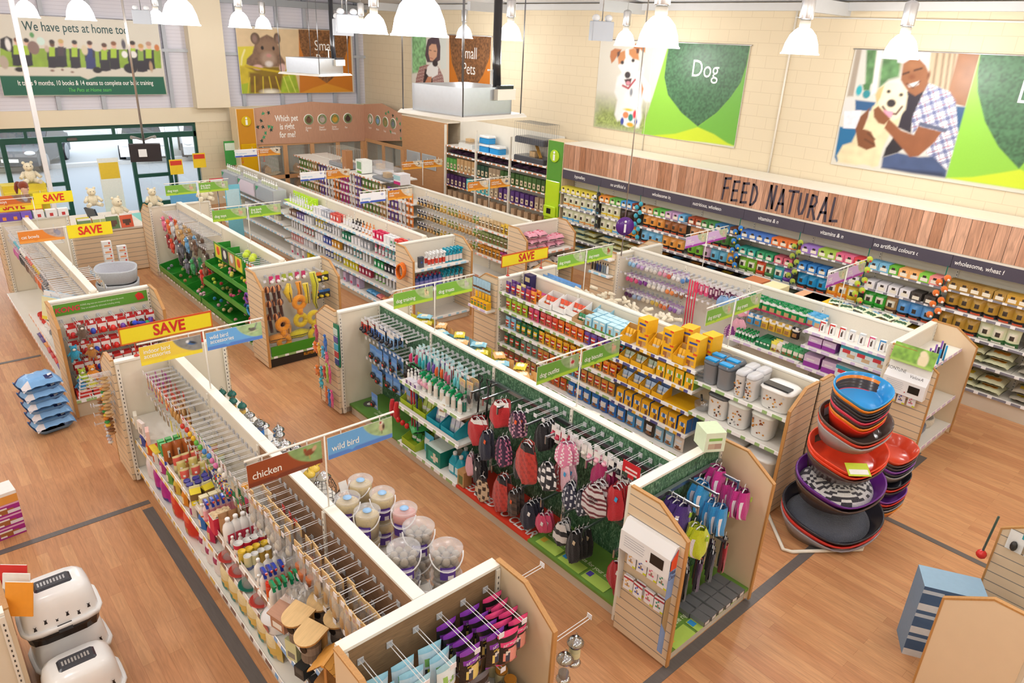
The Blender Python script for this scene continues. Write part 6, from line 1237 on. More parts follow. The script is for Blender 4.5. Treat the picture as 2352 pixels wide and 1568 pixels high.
GARM=[(garment('#c62a30',.3,.34,.12,trim='#f6f2ee',tag=None),'red Santa coat with white fur collar',4.42,5.38,1.15,2),(garment('#c62a30',.26,.3,.12,trim='#f6f2ee'),'smaller red Santa coat with fur collar, higher on the rail',4.5,5.08,1.46,2),(garment('#4a2a4a',.2,.3,.06,pdots('#4a2a4a','#d8a0b8'),tag='#f0683c'),'plum spotted coat with orange tag',4.42,4.74,1.5,2),(garment('#4a2a4a',.22,.36,.06,pdots('#44284a','#d878a0')),'plum spotted coat beside the navy coat',4.42,4.96,1.1,2),(garment('#1e2238',.22,.34,.07,tag='#f0683c'),'navy coat with a white label and orange tag',4.36,5.16,1.1,2),(garment('#232226',.2,.3,.06,tag='#f0683c'),'black jacket with orange price tag',4.4,4.62,1.08,4),(garment('#262428',.2,.3,.06),'dark jacket under the rail behind the tags',4.56,4.5,1.42,4),(garment('#c8402c',.34,.46,.09,pquilt('#c4392b','#a82c22'),trim='#232024'),'large red quilted coat',4.32,4.46,1.3,2),(garment('#c8402c',.3,.42,.08,pquilt('#c4392b','#a82c22'),trim='#232024'),'lower red quilted coat near the red deck',4.36,4.84,.68,2),(garment('#3a2a28',.2,.32,.05,pdots('#d8c0a0','#4a3428',12),trim='#2a2426'),'single leopard print coat low beside the red deck',4.32,5.14,.55,1),(garment('#26242a',.2,.3,.06,tag='#f3f3f3'),'black coat with a white label by the leopard coat',4.36,5.3,.68,3),(garment('#e8b0bc',.16,.26,.04),'pale pink knitted coat at the end of the low rail',4.36,5.44,.66,2),(garment('#e896b8',.2,.26,.06,pdots('#e88ab0','#fbeef2')),'pink polka dot dress',4.4,4.0,1.5,2),(garment('#eec0d0',.2,.3,.06,tag='#3aa0d8'),'pale pink coat with a blue NEW tag',4.4,3.98,1.28,3),(garment('#e86aa0',.18,.26,.05),'hot pink coat under the pale pink one',4.42,3.94,1.05,2),(garment('#26242c',.26,.3,.08,pdots('#26242c','#f4f2f2',12)),'black dress with white dots and a pink bow',4.34,4.16,1.22,1),(garment('#b02a34',.24,.3,.06,pdots('#b02a34','#f0e8e8')),'dark red dotted dress',4.44,4.1,1.2,3),(garment('#2a2e48',.18,.28,.06,pdots('#2a2e48','#e0e4ee',11)),'navy floral dress',4.34,3.86,1.14,2),(garment('#282c40',.18,.28,.06,pdots('#282c40','#d8dce8',11)),'black floral dress with a green label',4.36,3.7,1.14,3),(garment('#b82c6a',.22,.3,.06),'magenta coat behind the floral dresses',4.52,3.62,1.42,3),(garment('#c42630',.24,.34,.07,tag='#3aa0d8'),'plain red coat beside the striped jumper',4.4,3.34,1.36,4),(garment('#7a2a34',.27,.34,.07,pstripe('#742a36','#d8d2d4',6),word=('TOUGH','GUY')),'maroon and grey striped jumper lettered for a tough dog',4.3,3.52,1.32,1),(garment('#7a2a34',.25,.34,.07,pstripe('#742a36','#d8d2d4',6)),'maroon and grey striped jumper tucked behind another',4.37,3.5,1.32,2),(garment('#5a4438',.2,.3,.07,pstripe('#5a4438','#3a2c26',4),tag='#f0683c'),'brown knitted coat with an orange tag near the deck',4.34,4.64,.6,3),(garment('#23263a',.2,.3,.07,tag='#f4f4f4'),'navy coat low on the rail',4.36,4.42,.58,4),(garment('#e0507a',.16,.22,.05,tag='#f4f4f4'),'pink gloved coat low on the rail',4.36,4.2,.56,3),(garment('#1d1d22',.18,.36,.06,tag='#d8c8a8'),'black sock-like coat low on the rail',4.34,3.72,.64,4),(garment('#2a2a2e',.18,.26,.06,pstripe('#2a2a2e','#e8e6e4',2)),'black and white coat low on the rail',4.36,3.94,.62,3),(garment('#b8242c',.2,.3,.05,tag='#f4f4f4'),'red coat low beside the flea panel',4.36,3.18,.62,2),(garment('#b8242c',.2,.34,.05),'red coat at the gondola foot beside the flea panel',4.4,3.14,.5,1)]
for K,d,x,y,z,n in GARM:
 for j in range(n):K.put((x+.05*j,y+random.uniform(-.02,.02),z),SIDE['-x']+random.uniform(-.25,.25),d+('' if n==1 else ', %s on its arm'%('outermost','second','third','fourth')[j]),'dog coats',rx=random.uniform(-.08,.02))
def rail(root,Mx,x0,x1,z,arms,L=.42):
 m=MB().box(x0,-.06,z-.02,x1,-.025,z+.02,'#bfc3cc','metal');o=obj('hang_rail',m,root);o.matrix_local=Mx
 for a in arms:
  q=MB().box(a-.008,-L,z-.008,a+.008,-.05,z+.014,'#c4c8d0','metal').box(a-.008,-L-.01,z-.07,a+.008,-L+.006,z+.02,'#c4c8d0','metal');q=obj('hang_arm',q,root);q.matrix_local=Mx
rail(g2.root,g2.M['-x'],2.5,4.98,1.38,(2.6,2.8,3.05,3.3,3.5,3.8,4.1,4.35,4.6));rail(g2.root,g2.M['-x'],2.5,4.98,.62,(2.7,3.0,3.25,3.5,3.8,4.1,4.4,4.8))
g2.hooks('-x',0,[(.1+.12*k,1.46)for k in range(9)]);g2.hooks('-x',1,[(.1+.12*k,1.46)for k in range(4)])
hang([pack('bow_card',.07,.16,.03,'#f4f1ee',[('r',.2,.2,.8,.6,c)],(c,.06,.04,-.08))for c in('#2a262c','#f0b4c4','#e8e4d8','#c8405a')],'-x',4.5,3.3,4.35,12,1.45,['white card with a black bow','white card with a pink bow','white card with a cream bow','white card with a red bow'],'near end','hooks over the dog clothes',deep=2,dstep=.07)
pack('bandana',.2,.16,.02,'#c8202c',[('r',.15,.45,.85,.62,'#f0d8d8'),('r',.25,.25,.75,.38,'#f0d8d8'),('r',0,0,.3,.2,'#3a4a3c'),('r',.7,0,1,.2,'#3a4a3c')]).put((4.42,3.22,1.6),SIDE['-x'],'red printed dog bandana hung by the near end of the clothes')
t=thing('camouflage_hat','camouflage green dog cap hung last before the end unit','cap',(4.5,3.12,1.42));obj('crown',MB().ball(0,0,0,.07,.07,.05,'#5a5a38','cloth',12),t);obj('peak',MB().lathe([(.06,-.03),(.1,-.045),(.1,-.04)],12,'#4a4a30','cloth'),t,(-.03,0,0))
text('REDUCED TO CLEAR',.17,'#fdf6f2',(4.4,4.95,.164),(0,0,R(-90)),parent=None,bold=.02,shear=.15,sx=.78,name='deck_lettering')
SC.objects[-1];o=[q for q in COL.objects if q.name.startswith('deck_lettering')][-1];o.parent=g2.root;o.location=(4.38-4.855,4.95-3.08,.165);o.name='lettering'
def deck_print(x0,y0,w,h,words,root,ox,oy,sx=1.,rz=-90):
 o=link('lettering',text_mesh(words,.075,'#e8f2c8',align='LEFT',bold=.015,sx=.8),root,(x0-ox,y0-oy,.166),(0,0,R(rz)))
 m=MB()
 for i,c in enumerate(('#e8c04a','#3a9ae0','#5a4aa8')):
  m.add([(i*.33,-.2,0),(i*.33+.3,-.2,0),(i*.33+.3,-.06,0),(i*.33,-.06,0)],[(0,1,2,3)],'#b8d860','print');m.add([(i*.33+.01,-.14,.0015),(i*.33+.07,-.14,.0015),(i*.33+.07,-.07,.0015),(i*.33+.01,-.07,.0015)],[(0,1,2,3)],c,'print')
 obj('size_chart_pattern',m,root,(x0-ox,y0-oy,.165),(0,0,R(rz)))
deck_print(4.52,4.25,0,0,'Choosing the right size for your dog',g2.root,4.855,3.08)
deck_print(4.3,2.62,0,0,'Choosing the right size for your dog',e2n.root,4.86,3.03,rz=0)
link('lettering',text_mesh('Muzzles have a\ncalming effect',.06,'#e0ecc8',sx=.8),g2.root,(4.45-4.855,7.5-3.08,.176),(0,0,R(-90)))
obj('photo_disc',MB().lathe([(.09,0),(.09,.002)],22,'#4a4a48','print').ball(0,0,.0,.06,.05,.003,'#e8e4e0','print',10),g2.root,(4.5-4.855,7.9-3.08,.172))
for i in(2,3):g2.hooks('-x',i,[(.09+.1*k,z)for z in((1.45,1.15)if i==2 else(1.45,1.16,.86))for k in range(11)])
WP='green-backed supply hooks'
hv(V('training packet',lambda c:pack('training_packet',.09,.2,.06,c,[('r',0,.8,1,1,'#e8e4e0'),('r',.2,.3,.8,.6,'#2c2c34')],('#33333c',.06,.06),nu=4),'red:#c83a30 blue:#4a78c8 sky:#8ab8e8'),'-x',4.46,8.0,7.2,9,1.44,WP,'cream end',deep=3,dstep=.07)
K_lead=Kind('dog_lead_pack','lead',pack('dog_lead_pack',.15,.22,.06,'#7aa8e0',[('r',0,.8,1,1,'#5a90d8'),('r',.55,.1,.9,.3,'#e8eef4')]).body,[('lead_case',MB().ball(-.01,-.03,-.13,.055,.025,.05,'#26262a','gloss',12)),('grip',MB().ball(.0,-.052,-.13,.02,.008,.018,'#c8342c','gloss',8))])
for z in(1.16,.86):hang(K_lead,'-x',4.42,7.75,7.05,4,z,'blue card with a black retractable lead','cream end','supply hooks, %s row'%('middle' if z>1 else 'lower'),deep=2,dstep=.12)
K_lead.put((4.32,7.45,.56),SIDE['-x'],'blue card with a black retractable lead hung lowest above the green deck','dog leads on blue cards')
t0_=[('red','#c8222a',7.1),('scarlet','#d82c2c',7.0)]
for n,c,y in t0_:obj('dog_boot',MB().lathe([(.03,-.24),(.045,-.2),(.04,-.08),(.025,0)],12,c,'cloth'),None,(4.38,y,.62),(0,0,0),n+' soft dog boot hanging above the green deck','boot')
hv(V('harness packet',lambda c:pack('harness_packet',.08,.2,.07,c,[('r',0,.82,1,1,'#2a9a5a')],('#232228',.07,.12),nu=4),'green-topped_black:#2a2a2e dark:#26262c magenta:#a82a6a navy:#2a3058'),'-x',4.5,6.95,6.45,5,1.16,WP,'blue leads',deep=2,dstep=.06)
hv(V('grooming photo packet',lambda c:pack('grooming_packet',.09,.2,.03,c,[('r',.1,.2,.9,.65,'#c8a890'),('r',.3,.3,.6,.55,'#e8dcd0')],nu=4),'blue:#8aa8d8 slate:#6a86b8'),'-x',4.42,6.95,6.5,4,.86,WP,'blue leads',deep=2,dstep=.1)
for k in range(3):obj('hanging_lead',MB().tube([(0,.0,0),(.01,.01,-.3),(0,-.01,-.62)],.011,6,('#c0202a','#b81e28','#22306a')[k],'cloth'),None,(4.36,6.62-.06*k,1.02),(0,0,0),('red strap lead hanging farthest','red strap lead hanging in the middle','navy strap lead hanging nearest the boxes')[k]+' on the supply hooks','lead')
for k in range(3):obj('squeaky_heart',MB().ball(0,0,0,.035,.03,.04,'#d83030','gloss',10),None,(4.34,6.9-.1*k,.42),(0,0,0),ORD[k]+' small red squeaky ball hanging above the green deck','toy')
hv(V('brush pack',lambda c:pack('brush_pack',.055,.2,.04,'#a8dce2',[('r',0,.72,1,1,'#bfe8ec'),('r',.2,.05,.8,.68,c)],(c,.03,.12),nu=4),'pink:#e0447a teal:#3ab0b8 violet:#7a5ab0 orange:#e86a3a rose:#c8607a aqua:#6ac8d0'),'-x',4.45,6.78,5.75,12,1.46,WP,'far end',deep=3,dstep=.09)
hv(V('comb pack',lambda c:pack('comb_pack',.06,.18,.03,c,[('r',0,.75,1,1,'#b8c83a')],('#2c2a2a',.03,.08),nu=4),'brown:#4a3c34 olive:#7a8a34 dark_green:#2f5a44'),'-x',4.48,6.5,5.75,7,1.14,WP,'far end',deep=2)
for k in range(3):obj('hair_bow',MB().ball(0,-.035,0,.04,.03,.035,'#eaa8bc','cloth',10).ball(0,.035,0,.04,.03,.035,'#eaa8bc','cloth',10),None,(4.4,6.45-.06*k,1.12),(0,0,0),ORD[k]+' pale pink bow hanging under the brush packs','bow')
Kb=clearbag(MB().ball(0,0,-.19,.04,.03,.07,'#4a4c4e','gloss',10),'dog_shoe');hang(Kb,'-x',4.44,5.78,5.55,2,1.42,'clear bag of dark dog shoes','far end',WP,deep=2,dstep=.1)
for k,y in enumerate((5.5,5.35)):obj('litter_picker',MB().tube([(0,0,.62),(0,0,.02)],.011,8,'#1d1d20','gloss').tube([(0,-.035,.7),(0,-.03,.64),(0,0,.62),(0,.03,.64),(0,.035,.7),(0,-.035,.7)],.009,6,'#1d1d20','gloss').box(-.03,-.05,0,.03,.05,.03,'#1d1d20','gloss'),None,(4.5,y,.85),(0,.06,0),('farther' if k==0 else 'nearer')+' of two black long-handled scoops beside the Santa coats','scoop')
G3s='green-railed grooming shelf'
K_gt=spray('spray_bottle',.034,.2,('#f2f4f0','#e8e0d4','#f4f6f4'),'#12985c','#0c8a50');K_gb=bottle('plastic_bottle',.035,.19,('#2f7a64','#3a8a74','#eef2ee'),'#f2f4f2',.04,.8)
row(K_gt,'-x',4.4,6.45,5.62,7,1.03,'white spray with a green trigger','far end',G3s,deep=2,dstep=.12);row(K_gb,'-x',4.47,6.25,5.65,5,1.03,'green bottle with white cap','far end',G3s);row(K_ws,'-x',4.42,6.8,6.5,4,1.03,'small white dropper','far end',G3s,deep=3,dstep=.05)
row(carton('small_carton',.08,.06,.09,'#f0ecf2',[('r',.1,.2,.6,.8,'#7a5a98')],'#e8e4ee'),'-x',4.38,6.72,6.45,3,1.03,'white and violet carton','far end',G3s,deep=3,dstep=.1)
def tray(label,x,y,z,w,h,d,c,inner,fill,fc,face='-x'):
 t=thing('display_box',label,'box',(x,y,z),SIDE[face]);m=MB()
 m.box(-w/2,-d/2,0,w/2,d/2,.006,c,'card').box(-w/2,d/2-.004,0,w/2,d/2,h,c,'card',front=inner).box(-w/2,-d/2,0,w/2,-d/2+.004,h*.45,c,'card')
 for s in(-1,1):m.prism([(-d/2,0),(d/2,0),(d/2,h),(-d/2,h*.45)],s*w/2-.002,s*w/2+.002,'x',c,'card')
 obj('open_carton',m,t)
 n=fill
 for k in range(n):obj('packet',pouch_mb(w/n*.95,h*.75,.05,artf(fc,[('r',.1,.3,.9,.6,'#f0eee8')]),fc,nu=3,nv=4),t,(-w/2+w*(k+.5)/n,0,.008),(R(-12),0,0))
for k,(c,n)in enumerate((('#a8c030','lime open carton of grooming wipes, farthest'),('#a8c030','lime open carton of wipes second from the far end'),('#1f9fb4','teal open carton of violet wipes'),('#1f9fb4','teal open carton of bags beside the coats'))):tray(n+', middle shelf',4.46,6.7-.29*k,.67,.26,.24,.26,c,'#b48a60',3,('#b8d060','#c8d878','#cfc8e0','#e8e4f0')[k])
tray('lime open carton of green poo bag rolls on the base deck',4.44,6.6,.17,.3,.2,.3,'#a8c030','#8ab02a',3,'#3a9a4a');lay('training_pads',.3,.12,.22,'#3aa050',[('r',.2,.4,.8,.6,'#e8f0e8')]).put((4.44,6.6,.375),1.2,'bright green bag of pads on top of the lime carton','pads')
carton('nappy_box',.3,.22,.24,'#10806c',[('r',.1,.2,.5,.7,'#3aa890'),('e',.6,.4,.2,.25,'#e8dcc8')],'#0f7a68','#d8e8e0',cat='box').put((4.44,6.1,.172),SIDE['-x'],'dark green box of pads on the base deck under the teal cartons')
pouch('pad_pouch',.2,.26,.1,'#5ab8d8',[('r',.2,.5,.8,.8,'#e8f2f4')],cat='pouch').put((4.44,6.35,.172),SIDE['-x'],'pale blue clear pouch between the lime carton and green box')
Kc=Kind('detergent_bottle','bottle',MB().lathe([(.075,0),(.08,.02),(.078,.16),(.04,.23),(.022,.25)],16,['#1b9cb4','#1fa8c0','#1b9cb4','#1b9cb4'],'gloss',sy=.7,power=3),[('cap',MB().lathe([(.026,.25),(.026,.285),(.02,.29)],12,'#f0f2f2','gloss')),('handle',MB().tube([(0,.045,.21),(0,.08,.17),(0,.065,.09)],.012,6,'#1b9cb4','gloss')),('label',MB().box(-.045,-.058,.04,.045,-.055,.13,'#d8eef0','card'))])
row(Kc,'-x',4.42,5.85,5.6,2,.172,'turquoise handled detergent bottle','far end','grooming base deck',deep=2,dstep=.16);carton('wood_box',.12,.2,.12,'#c09a6a',[('r',.1,.1,.9,.7,'#6a7a4a')],'#b88a5a').put((4.36,5.52,.172),SIDE['-x'],'wooden-look box with a green picture beside the red deck')
t=thing('price_leaflet','white tilted leaflet clipped to the grooming shelf rail','leaflet',(4.34,5.95,.9),SIDE['-x']);obj('sheet',MB().box(-.07,-.004,0,.07,.0,.24,'#f0f2ee','card'),t,(0,0,0),(R(-15),R(-12),0));obj('picture',MB().box(-.05,-.006,.05,.05,-.004,.14,'#b89a70','card'),t,(0,0,0),(R(-15),R(-12),0))
rail(e2n.root,e2n.M,.04,1.24,1.38,(.12,.42,.72,1.05),.36);rail(e2n.root,e2n.M,.04,1.24,.78,(.3,.6,.95),.4)
for c,n,x,y,z,k in(('#4b2f86','dark purple waterproof coat',4.62,2.78,1.4,3),('#c6d420','lime yellow coat with black trim',4.66,2.6,1.24,2),('#2a8fd0','bright blue waterproof coat',5.0,2.62,1.3,4),('#2f97d8','bright blue coat high by the rail',4.98,2.82,1.44,2),('#c02a86','magenta waterproof coat',5.32,2.6,1.34,4),('#c62e8c','magenta coat high at the back',5.28,2.85,1.46,2)):
 K=garment(c,.24,.3,.1,lambda u,v,c=c:'#e8e4ee' if abs(abs(u-.5)-.34)<.03 and v<.7 else c,tag='#9ac03a')
 for j in range(k):K.put((x+random.uniform(-.02,.02),y+.06*j,z-.0*j),random.uniform(-.4,.4),'%s on the end unit, %s from the shopper'%(n,ORD[j]),'waterproof dog coats',rx=-.05)
for i in range(14):
 c,n=(('#2a2c3c','navy wool coat'),('#4a2f5a','plum wool coat'),('#b02430','red wool coat'),('#1f1f24','black wool coat'),('#3a3c48','charcoal wool coat'))[i%5]
 garment(c,.16,.34,.05,tag='#b8784a' if i%3==0 else None).put((4.4+.068*i,2.62+.05*(i%3),.78),.5+random.uniform(-.2,.2),'%s, %s along the low rail from the flea panel'%(n,ORD[i]),'wool coats on the low rail')
row(carton('small_carton',.1,.05,.16,'#3a3a3c',[('r',.1,.2,.9,.8,'#d8d8d8')],'#8a8c8e','#6a6c6e',cat='packet'),'-y',2.5,4.7,5.4,6,.162,'grey card of dog socks','flea panel','green deck of end unit',deep=2,dstep=.15)
t=thing('gift_box','pale green dog cutlery box with a bone picture on top of the end unit','box',(5.3,3.02,1.571),R(-30));obj('carton',carton_mb(.2,.2,.22,'#e2ecd4',[('e',.5,.65,.3,.12,'#8ac060'),('r',.12,.1,.45,.4,'#c8b09a'),('r',.55,.1,.88,.4,'#b89a8a')],'#d8e6c8','#cfe0ba'),t)
def leaflet_unit(label,x,y,z,w,brand,face='-x',board=None):
 """white flea-treatment dispenser with a dark screen, hung on a slatted panel"""
 t=thing('flea_dispenser',label,'display',(x,y,z),SIDE[face])
 obj('casing',MB().prism([(0,0),(-.1,0),(-.1,.2),(-.04,.3),(0,.3)],-w/2,w/2,'x','#f3f3f5','paint'),t);obj('screen',MB().box(w*.12,-.103,.06,w*.38,-.1,.16,'#2a2624','gloss'),t);obj('button',MB().ball(w*.06,-.101,.05,.008,.004,.008,'#b02a2a','gloss',8),t)
 m=MB()
 for i in range(5):m.box(-w*.42,-.1015,.16-.024*i,w*(-.02+.02*(i%2)),-.1005,.164-.024*i,'#a8a8b4','print')
 obj('text_line_pattern',m,t);obj('side_wing',MB().prism([(0,-.62),(-.05,-.55),(-.1,0),(-.1,.2),(0,.2)],-w/2-.006,-w/2,'x','#efefec','paint'),t)
 return t
d=leaflet_unit('white flea treatment dispenser with a screen on the slatted panel',4.19,2.74,1.0,.52,'')
m=MB();m.prism([(-.1,-.75),(-.1,.2),(-.02,.28),(-.02,-.85)],.262,.268,'x','#7fa0d8','print');obj('blue_flag',m,d);text('Flea\nClear',.06,'#2a3468',(.27,-.06,.05),'+x',d,sx=.8,line=.8);obj('orange_top',MB().prism([(-.1,.1),(-.1,.2),(-.02,.28),(-.02,.1)],.263,.2695,'x','#e8502a','print'),d);obj('dog_photo',MB().prism([(-.1,-.45),(-.1,-.2),(-.02,-.2),(-.02,-.6)],.263,.2695,'x','#a8926a','print'),d)
K_fl=[pack('flea_box',.1,.15,.04,'#f2eff2',[('r',.0,.72,1,.88,'#b83a44'),('e',.45,.45,.3,.24,c),('e',.45,.45,.22,.17,'#f4f0f0'),('e',.45,.42,.12,.12,'#a88a74'),('r',.6,0,1,.16,'#dce02a')])for c in('#e8b86a','#4a64c0','#e06a90','#4aa088')]
for z in(.98,.72):hang(K_fl,'-x',4.13,2.95,2.5,4,z,['white flea pack with a sandy ring','white flea pack with a blue ring','white flea pack with a pink ring','white flea pack with a green ring'],'far edge','flea panel %s row'%('upper' if z>.9 else 'lower'),deep=2,dstep=.03)
WT='treat shelf behind the outfits'
def tp(c,w=.13,h=.2,q='#e8d8b8',k='#8a5a34'):return pouch('treat_pouch',w,h,.06,c,[('r',.12,.2,.88,.62,q),('e',.5,.3,.25,.14,k),('r',.2,.68,.8,.78,'#f4eee0')],c,nu=6,nv=8)
hp=V('treat pouch',lambda c:tp(c),'peach:#eab672 yellow:#e2d23a pale_blue:#8cc8dc peach:#eab672 yellow:#e2d23a')
rv(hp,'+x',5.32,5.35,7.9,17,1.202,WT,'near end',deep=3,dstep=.11,yaw=.3);rv(hp,'+x',5.34,5.2,7.9,18,.702,'lower '+WT,'near end')
for k in range(12):lay('treat_pouch',.14,.05,.2,('#eab672','#e2d23a','#8cc8dc')[k%3],[('r',.2,.3,.8,.7,'#efe4c8')]).put((5.1+.14*(k%2),5.4+.2*k,1.41),random.uniform(-1,1),'%s treat pouch, lying %s from the near end on the treat pile'%(('peach','yellow','pale blue')[k%3],ORD[k]),'loose treat pouches')
for k in range(5):lay('rawhide_pack',.2,.06,.26,'#ece8dc',[('e',.5,.5,.25,.2,'#8ab060')],'#f0ece4').put((5.2+.1*(k%2),3.5+.35*k,1.205),random.uniform(-.5,.5),'%s clear pack of white rawhide from the camera end behind the outfits'%ORD[k],'rawhide packs')
e2f.hooks([(.15+.2*k,1.3)for k in range(5)])
PL=[('raspberry bottle-shaped plush','#b83a5c',.035,.09,8.55,1.28),('blue bottle-shaped plush','#2f6fc8',.035,.09,8.3,1.22),('orange lion plush','#f07a2c',.05,.05,8.6,.98),('yellow giraffe plush','#f0b83a',.035,.07,8.5,1.02),('sky blue elephant plush','#4fb0d8',.04,.06,8.38,1.0),('pink monkey plush','#e8628e',.035,.06,8.28,.96),('lime spotted skinny plush','#b8d84a',.025,.11,8.3,.8),('pink spotted skinny plush','#e8508a',.025,.11,8.22,.82),('small orange monkey plush','#f0842c',.045,.05,8.6,.62),('teal dragon plush','#3aa8b8',.04,.06,8.46,.66),('red squid plush','#d84a3a',.035,.06,8.38,.7),('orange spotted lizard plush','#f0803a',.03,.1,8.36,.42),('blue spotted lizard plush','#3a8ae0',.03,.1,8.28,.4),('pink spotted lizard plush','#f05a9a',.03,.1,8.2,.42),('aqua fish plush','#4ac0d8',.04,.05,8.5,.46)]
def plush(label,c,rx,rz,loc,face='-x',c2='#f0ece4',lop=0,name='plush_toy'):
 t=thing(name,label,'toy',loc,SIDE[face]if isinstance(face,str)else face)
 obj('body',MB().ball(0,0,-rz*1.6,rx,rx*.7,rz,c,'plush',12),t);obj('head',MB().ball(0,-rx*.2,-rz*.55+.01,rx*.75,rx*.6,rx*.7,c,'plush',10).ball(0,-rx*.75,-rz*.62+.01,rx*.35,rx*.25,rx*.28,c2,'plush',8),t)
 for s in(-1,1):
  obj('leg',MB().tube([(s*rx*.5,0,-rz*2.2),(s*rx*.8,-.01,-rz*3)],[rx*.3,rx*.26],7,c,'plush'),t);obj('arm',MB().tube([(s*rx*.7,0,-rz*1.2),(s*rx*1.35,-.01,-rz*1.7)],[rx*.26,rx*.2],7,c,'plush'),t);obj('ear',MB().ball(s*rx*.55,0,-rz*.5+rx*.65,rx*.25,rx*.12,rx*.28,c,'plush',8),t)
  obj('eye',MB().ball(s*rx*.28,-rx*.75,-rz*.5+.01+rx*.15,rx*.09,rx*.06,rx*.1,'#1c1818','gloss',6),t)
 return t
for n,c,rx,rz,y,z in PL:plush(n+' hung on the slatted panel outside the treats end unit',c,rx,rz,(4.08,y,z),'-x')
t=thing('leaflet_rack','narrow green leaflet rack on the edge of the slatted panel','rack',(4.16,8.1,.78),SIDE['-x']);obj('back',MB().box(-.06,-.02,0,.06,0,.62,'#1f7a5a','paint'),t)
for k in range(5):obj('leaflet',MB().box(-.052,-.03,.03+.11*k,.052,-.02,.12+.11*k,('#3a4a88','#b8484a','#4aa8c8','#6a5a9a','#c8d8d0')[k],'card',top='#f2f2ee'),t)
obj('poster',MB().box(-.2,-.004,0,.2,0,.16,'#5a3a6a','print'),None,(4.155,8.4,1.3),(0,0,SIDE['-x']),'small purple poster at the top of the slatted panel of plush toys','poster')
def dp(c,w=.12,h=.19,q='#c8302c'):return pouch('dog_treat_pouch',w,h,.06,c,[('r',.15,.4,.85,.75,q),('r',.25,.5,.75,.64,'#f4ece0'),('e',.5,.2,.3,.12,'#8a5a34')],c,nu=6,nv=8)
A1,A2='far end','near end'
rv(V('treat pouch',lambda c:dp(c),'violet:#5a2f7a cream:#e0cf8a violet:#5a2f7a ruby:#b03050 amber:#e8902c'),'-x',7.08,8.0,7.3,6,1.322,'top treat shelf',A1,deep=2)
rv(V('box',lambda c:carton('treat_box',.2,.06,.25,c,[],c,c),'purple:#6a2f8a plum:#3a2440 magenta:#d8408a orange:#e88a3c'),'-x',7.3,8.05,7.2,4,1.322,'back of top treat shelf',A1)
carton('treat_box',.16,.26,.12,'#2c2258',[('r',.2,.6,.8,.85,'#d8c890')],'#2c2258').put((7.45,7.85,1.322),SIDE['-x'],'tall dark purple box standing at the back of the top treat shelf')
for k,y in enumerate((7.1,6.85,6.62)):tray('white display tray of red and white treat packets, %s from the far end'%ORD[k],7.2+.05*k,y,1.322,.24,.2,.3,'#f2f0ee','#e0dcd8',3,'#e0502c')
tray('cardboard tray of green treat bags beside the pale blue cartons',7.15,6.38,1.322,.2,.14,.26,'#c8a074','#b48a60',3,'#1f8a5a')
K_ob=carton('treat_carton',.12,.16,.1,'#a8dcf0',[('r',.0,0,1,.2,'#5a9a4a'),('e',.5,.35,.14,.2,'#a87a4a'),('r',.2,.75,.8,.9,'#f2f8fa')],'#8acce8','#c2e8f6')
row(K_ob,'-x',7.1,6.25,5.6,5,1.322,'pale blue treat carton',A1,'navy rail of top shelf',deep=3,dstep=.12)
tray('open pale blue carton tray beside the cartons',7.4,6.25,1.322,.26,.2,.3,'#a8dcf0','#c8e8f4',2,'#cfeaf6')
for z,s,w in((1.042,'lime:#a8c82a lime:#a8c82a pink:#d84a78 coral:#e05a5a red:#e8502c orange:#f07a20 orange:#f07a20 violet:#6a4aa8 violet:#6a4aa8 teal:#2a9ab8','second treat shelf'),(.732,'sky:#8ac8e8 green:#0f6a3c green:#0f6a3c yellow:#f0b820 yellow:#f0b820 gold:#e8a81c yellow:#f0b820 gold:#e0a020 amber:#e88a1c','third treat shelf'),(.442,'bottle_green:#14603c grey-green:#7a9a8a tan:#d89a4a orange:#e8802c sky:#6ab0e0 tan:#d89a4a amber:#e8a040','fourth treat shelf'),(.152,'brown:#8a5a34 tan:#c89a5a orange:#e0702c green:#3a8a3c blue:#2a72c8','treat base deck')):
 v=V('pouch',lambda c:dp(c,q='#f2c83a' if c=='#0f6a3c' else '#c8302c'),s);rv(v,'-x',7.09,8.0,5.62,18,z,w,A1,deep=1 if z<.5 else 2,dstep=.12)
K_dx=carton('biscuit_box',.17,.19,.2,'#f5b81c',[('r',.0,0,.05,1,'#3a5ab8'),('r',.95,0,1,1,'#3a5ab8'),('r',.2,.62,.75,.78,'#3a4a9a'),('e',.35,.25,.15,.2,'#a8683a'),('e',.65,.25,.15,.2,'#c89a64'),('r',.7,.8,.95,.95,'#e8502c')],'#f7bd24','#f8c02c',topops=[('e',.5,.5,.12,.12,'#5a3a14')])
for y,x,n in((5.25,7.16,2),(5.05,7.36,1),(4.83,7.15,2),(4.74,7.38,2),(4.48,7.17,2),(4.42,7.4,2)):
 for k in range(n):K_dx.put((x,y,1.352+.192*k),SIDE['-x']+random.uniform(-.15,.15),'yellow dog stick box %d cm from the bins, %s, top biscuit shelf'%(round((y-4.3)*100),('bottom of its stack','top of its stack')[k])if 0 else '%s yellow stick box, %s from the storage bins on the top biscuit shelf'%(('bottom','upper')[k],{5.25:'sixth',5.05:'fifth',4.83:'fourth',4.74:'third',4.48:'second',4.42:'first'}[y]),'yellow dog stick boxes')
for k,y in enumerate((5.48,5.02,4.62)):tray('yellow open carton of stick packets, %s from the far end of the top biscuit shelf'%ORD[k],7.1,y,1.352,.17,.22,.18,'#f0b21c','#c89a5a',3,'#f2b820')
bb=lambda c:carton('biscuit_box',.13,.2,.12,'#f2b41c',[('e',.5,.55,.3,.2,'#f4f2ea'),('e',.5,.55,.2,.13,c),('e',.7,.2,.18,.18,'#7a4a2c'),('r',.2,.8,.8,.92,'#3a4a9a')],c,'#f4ba28')
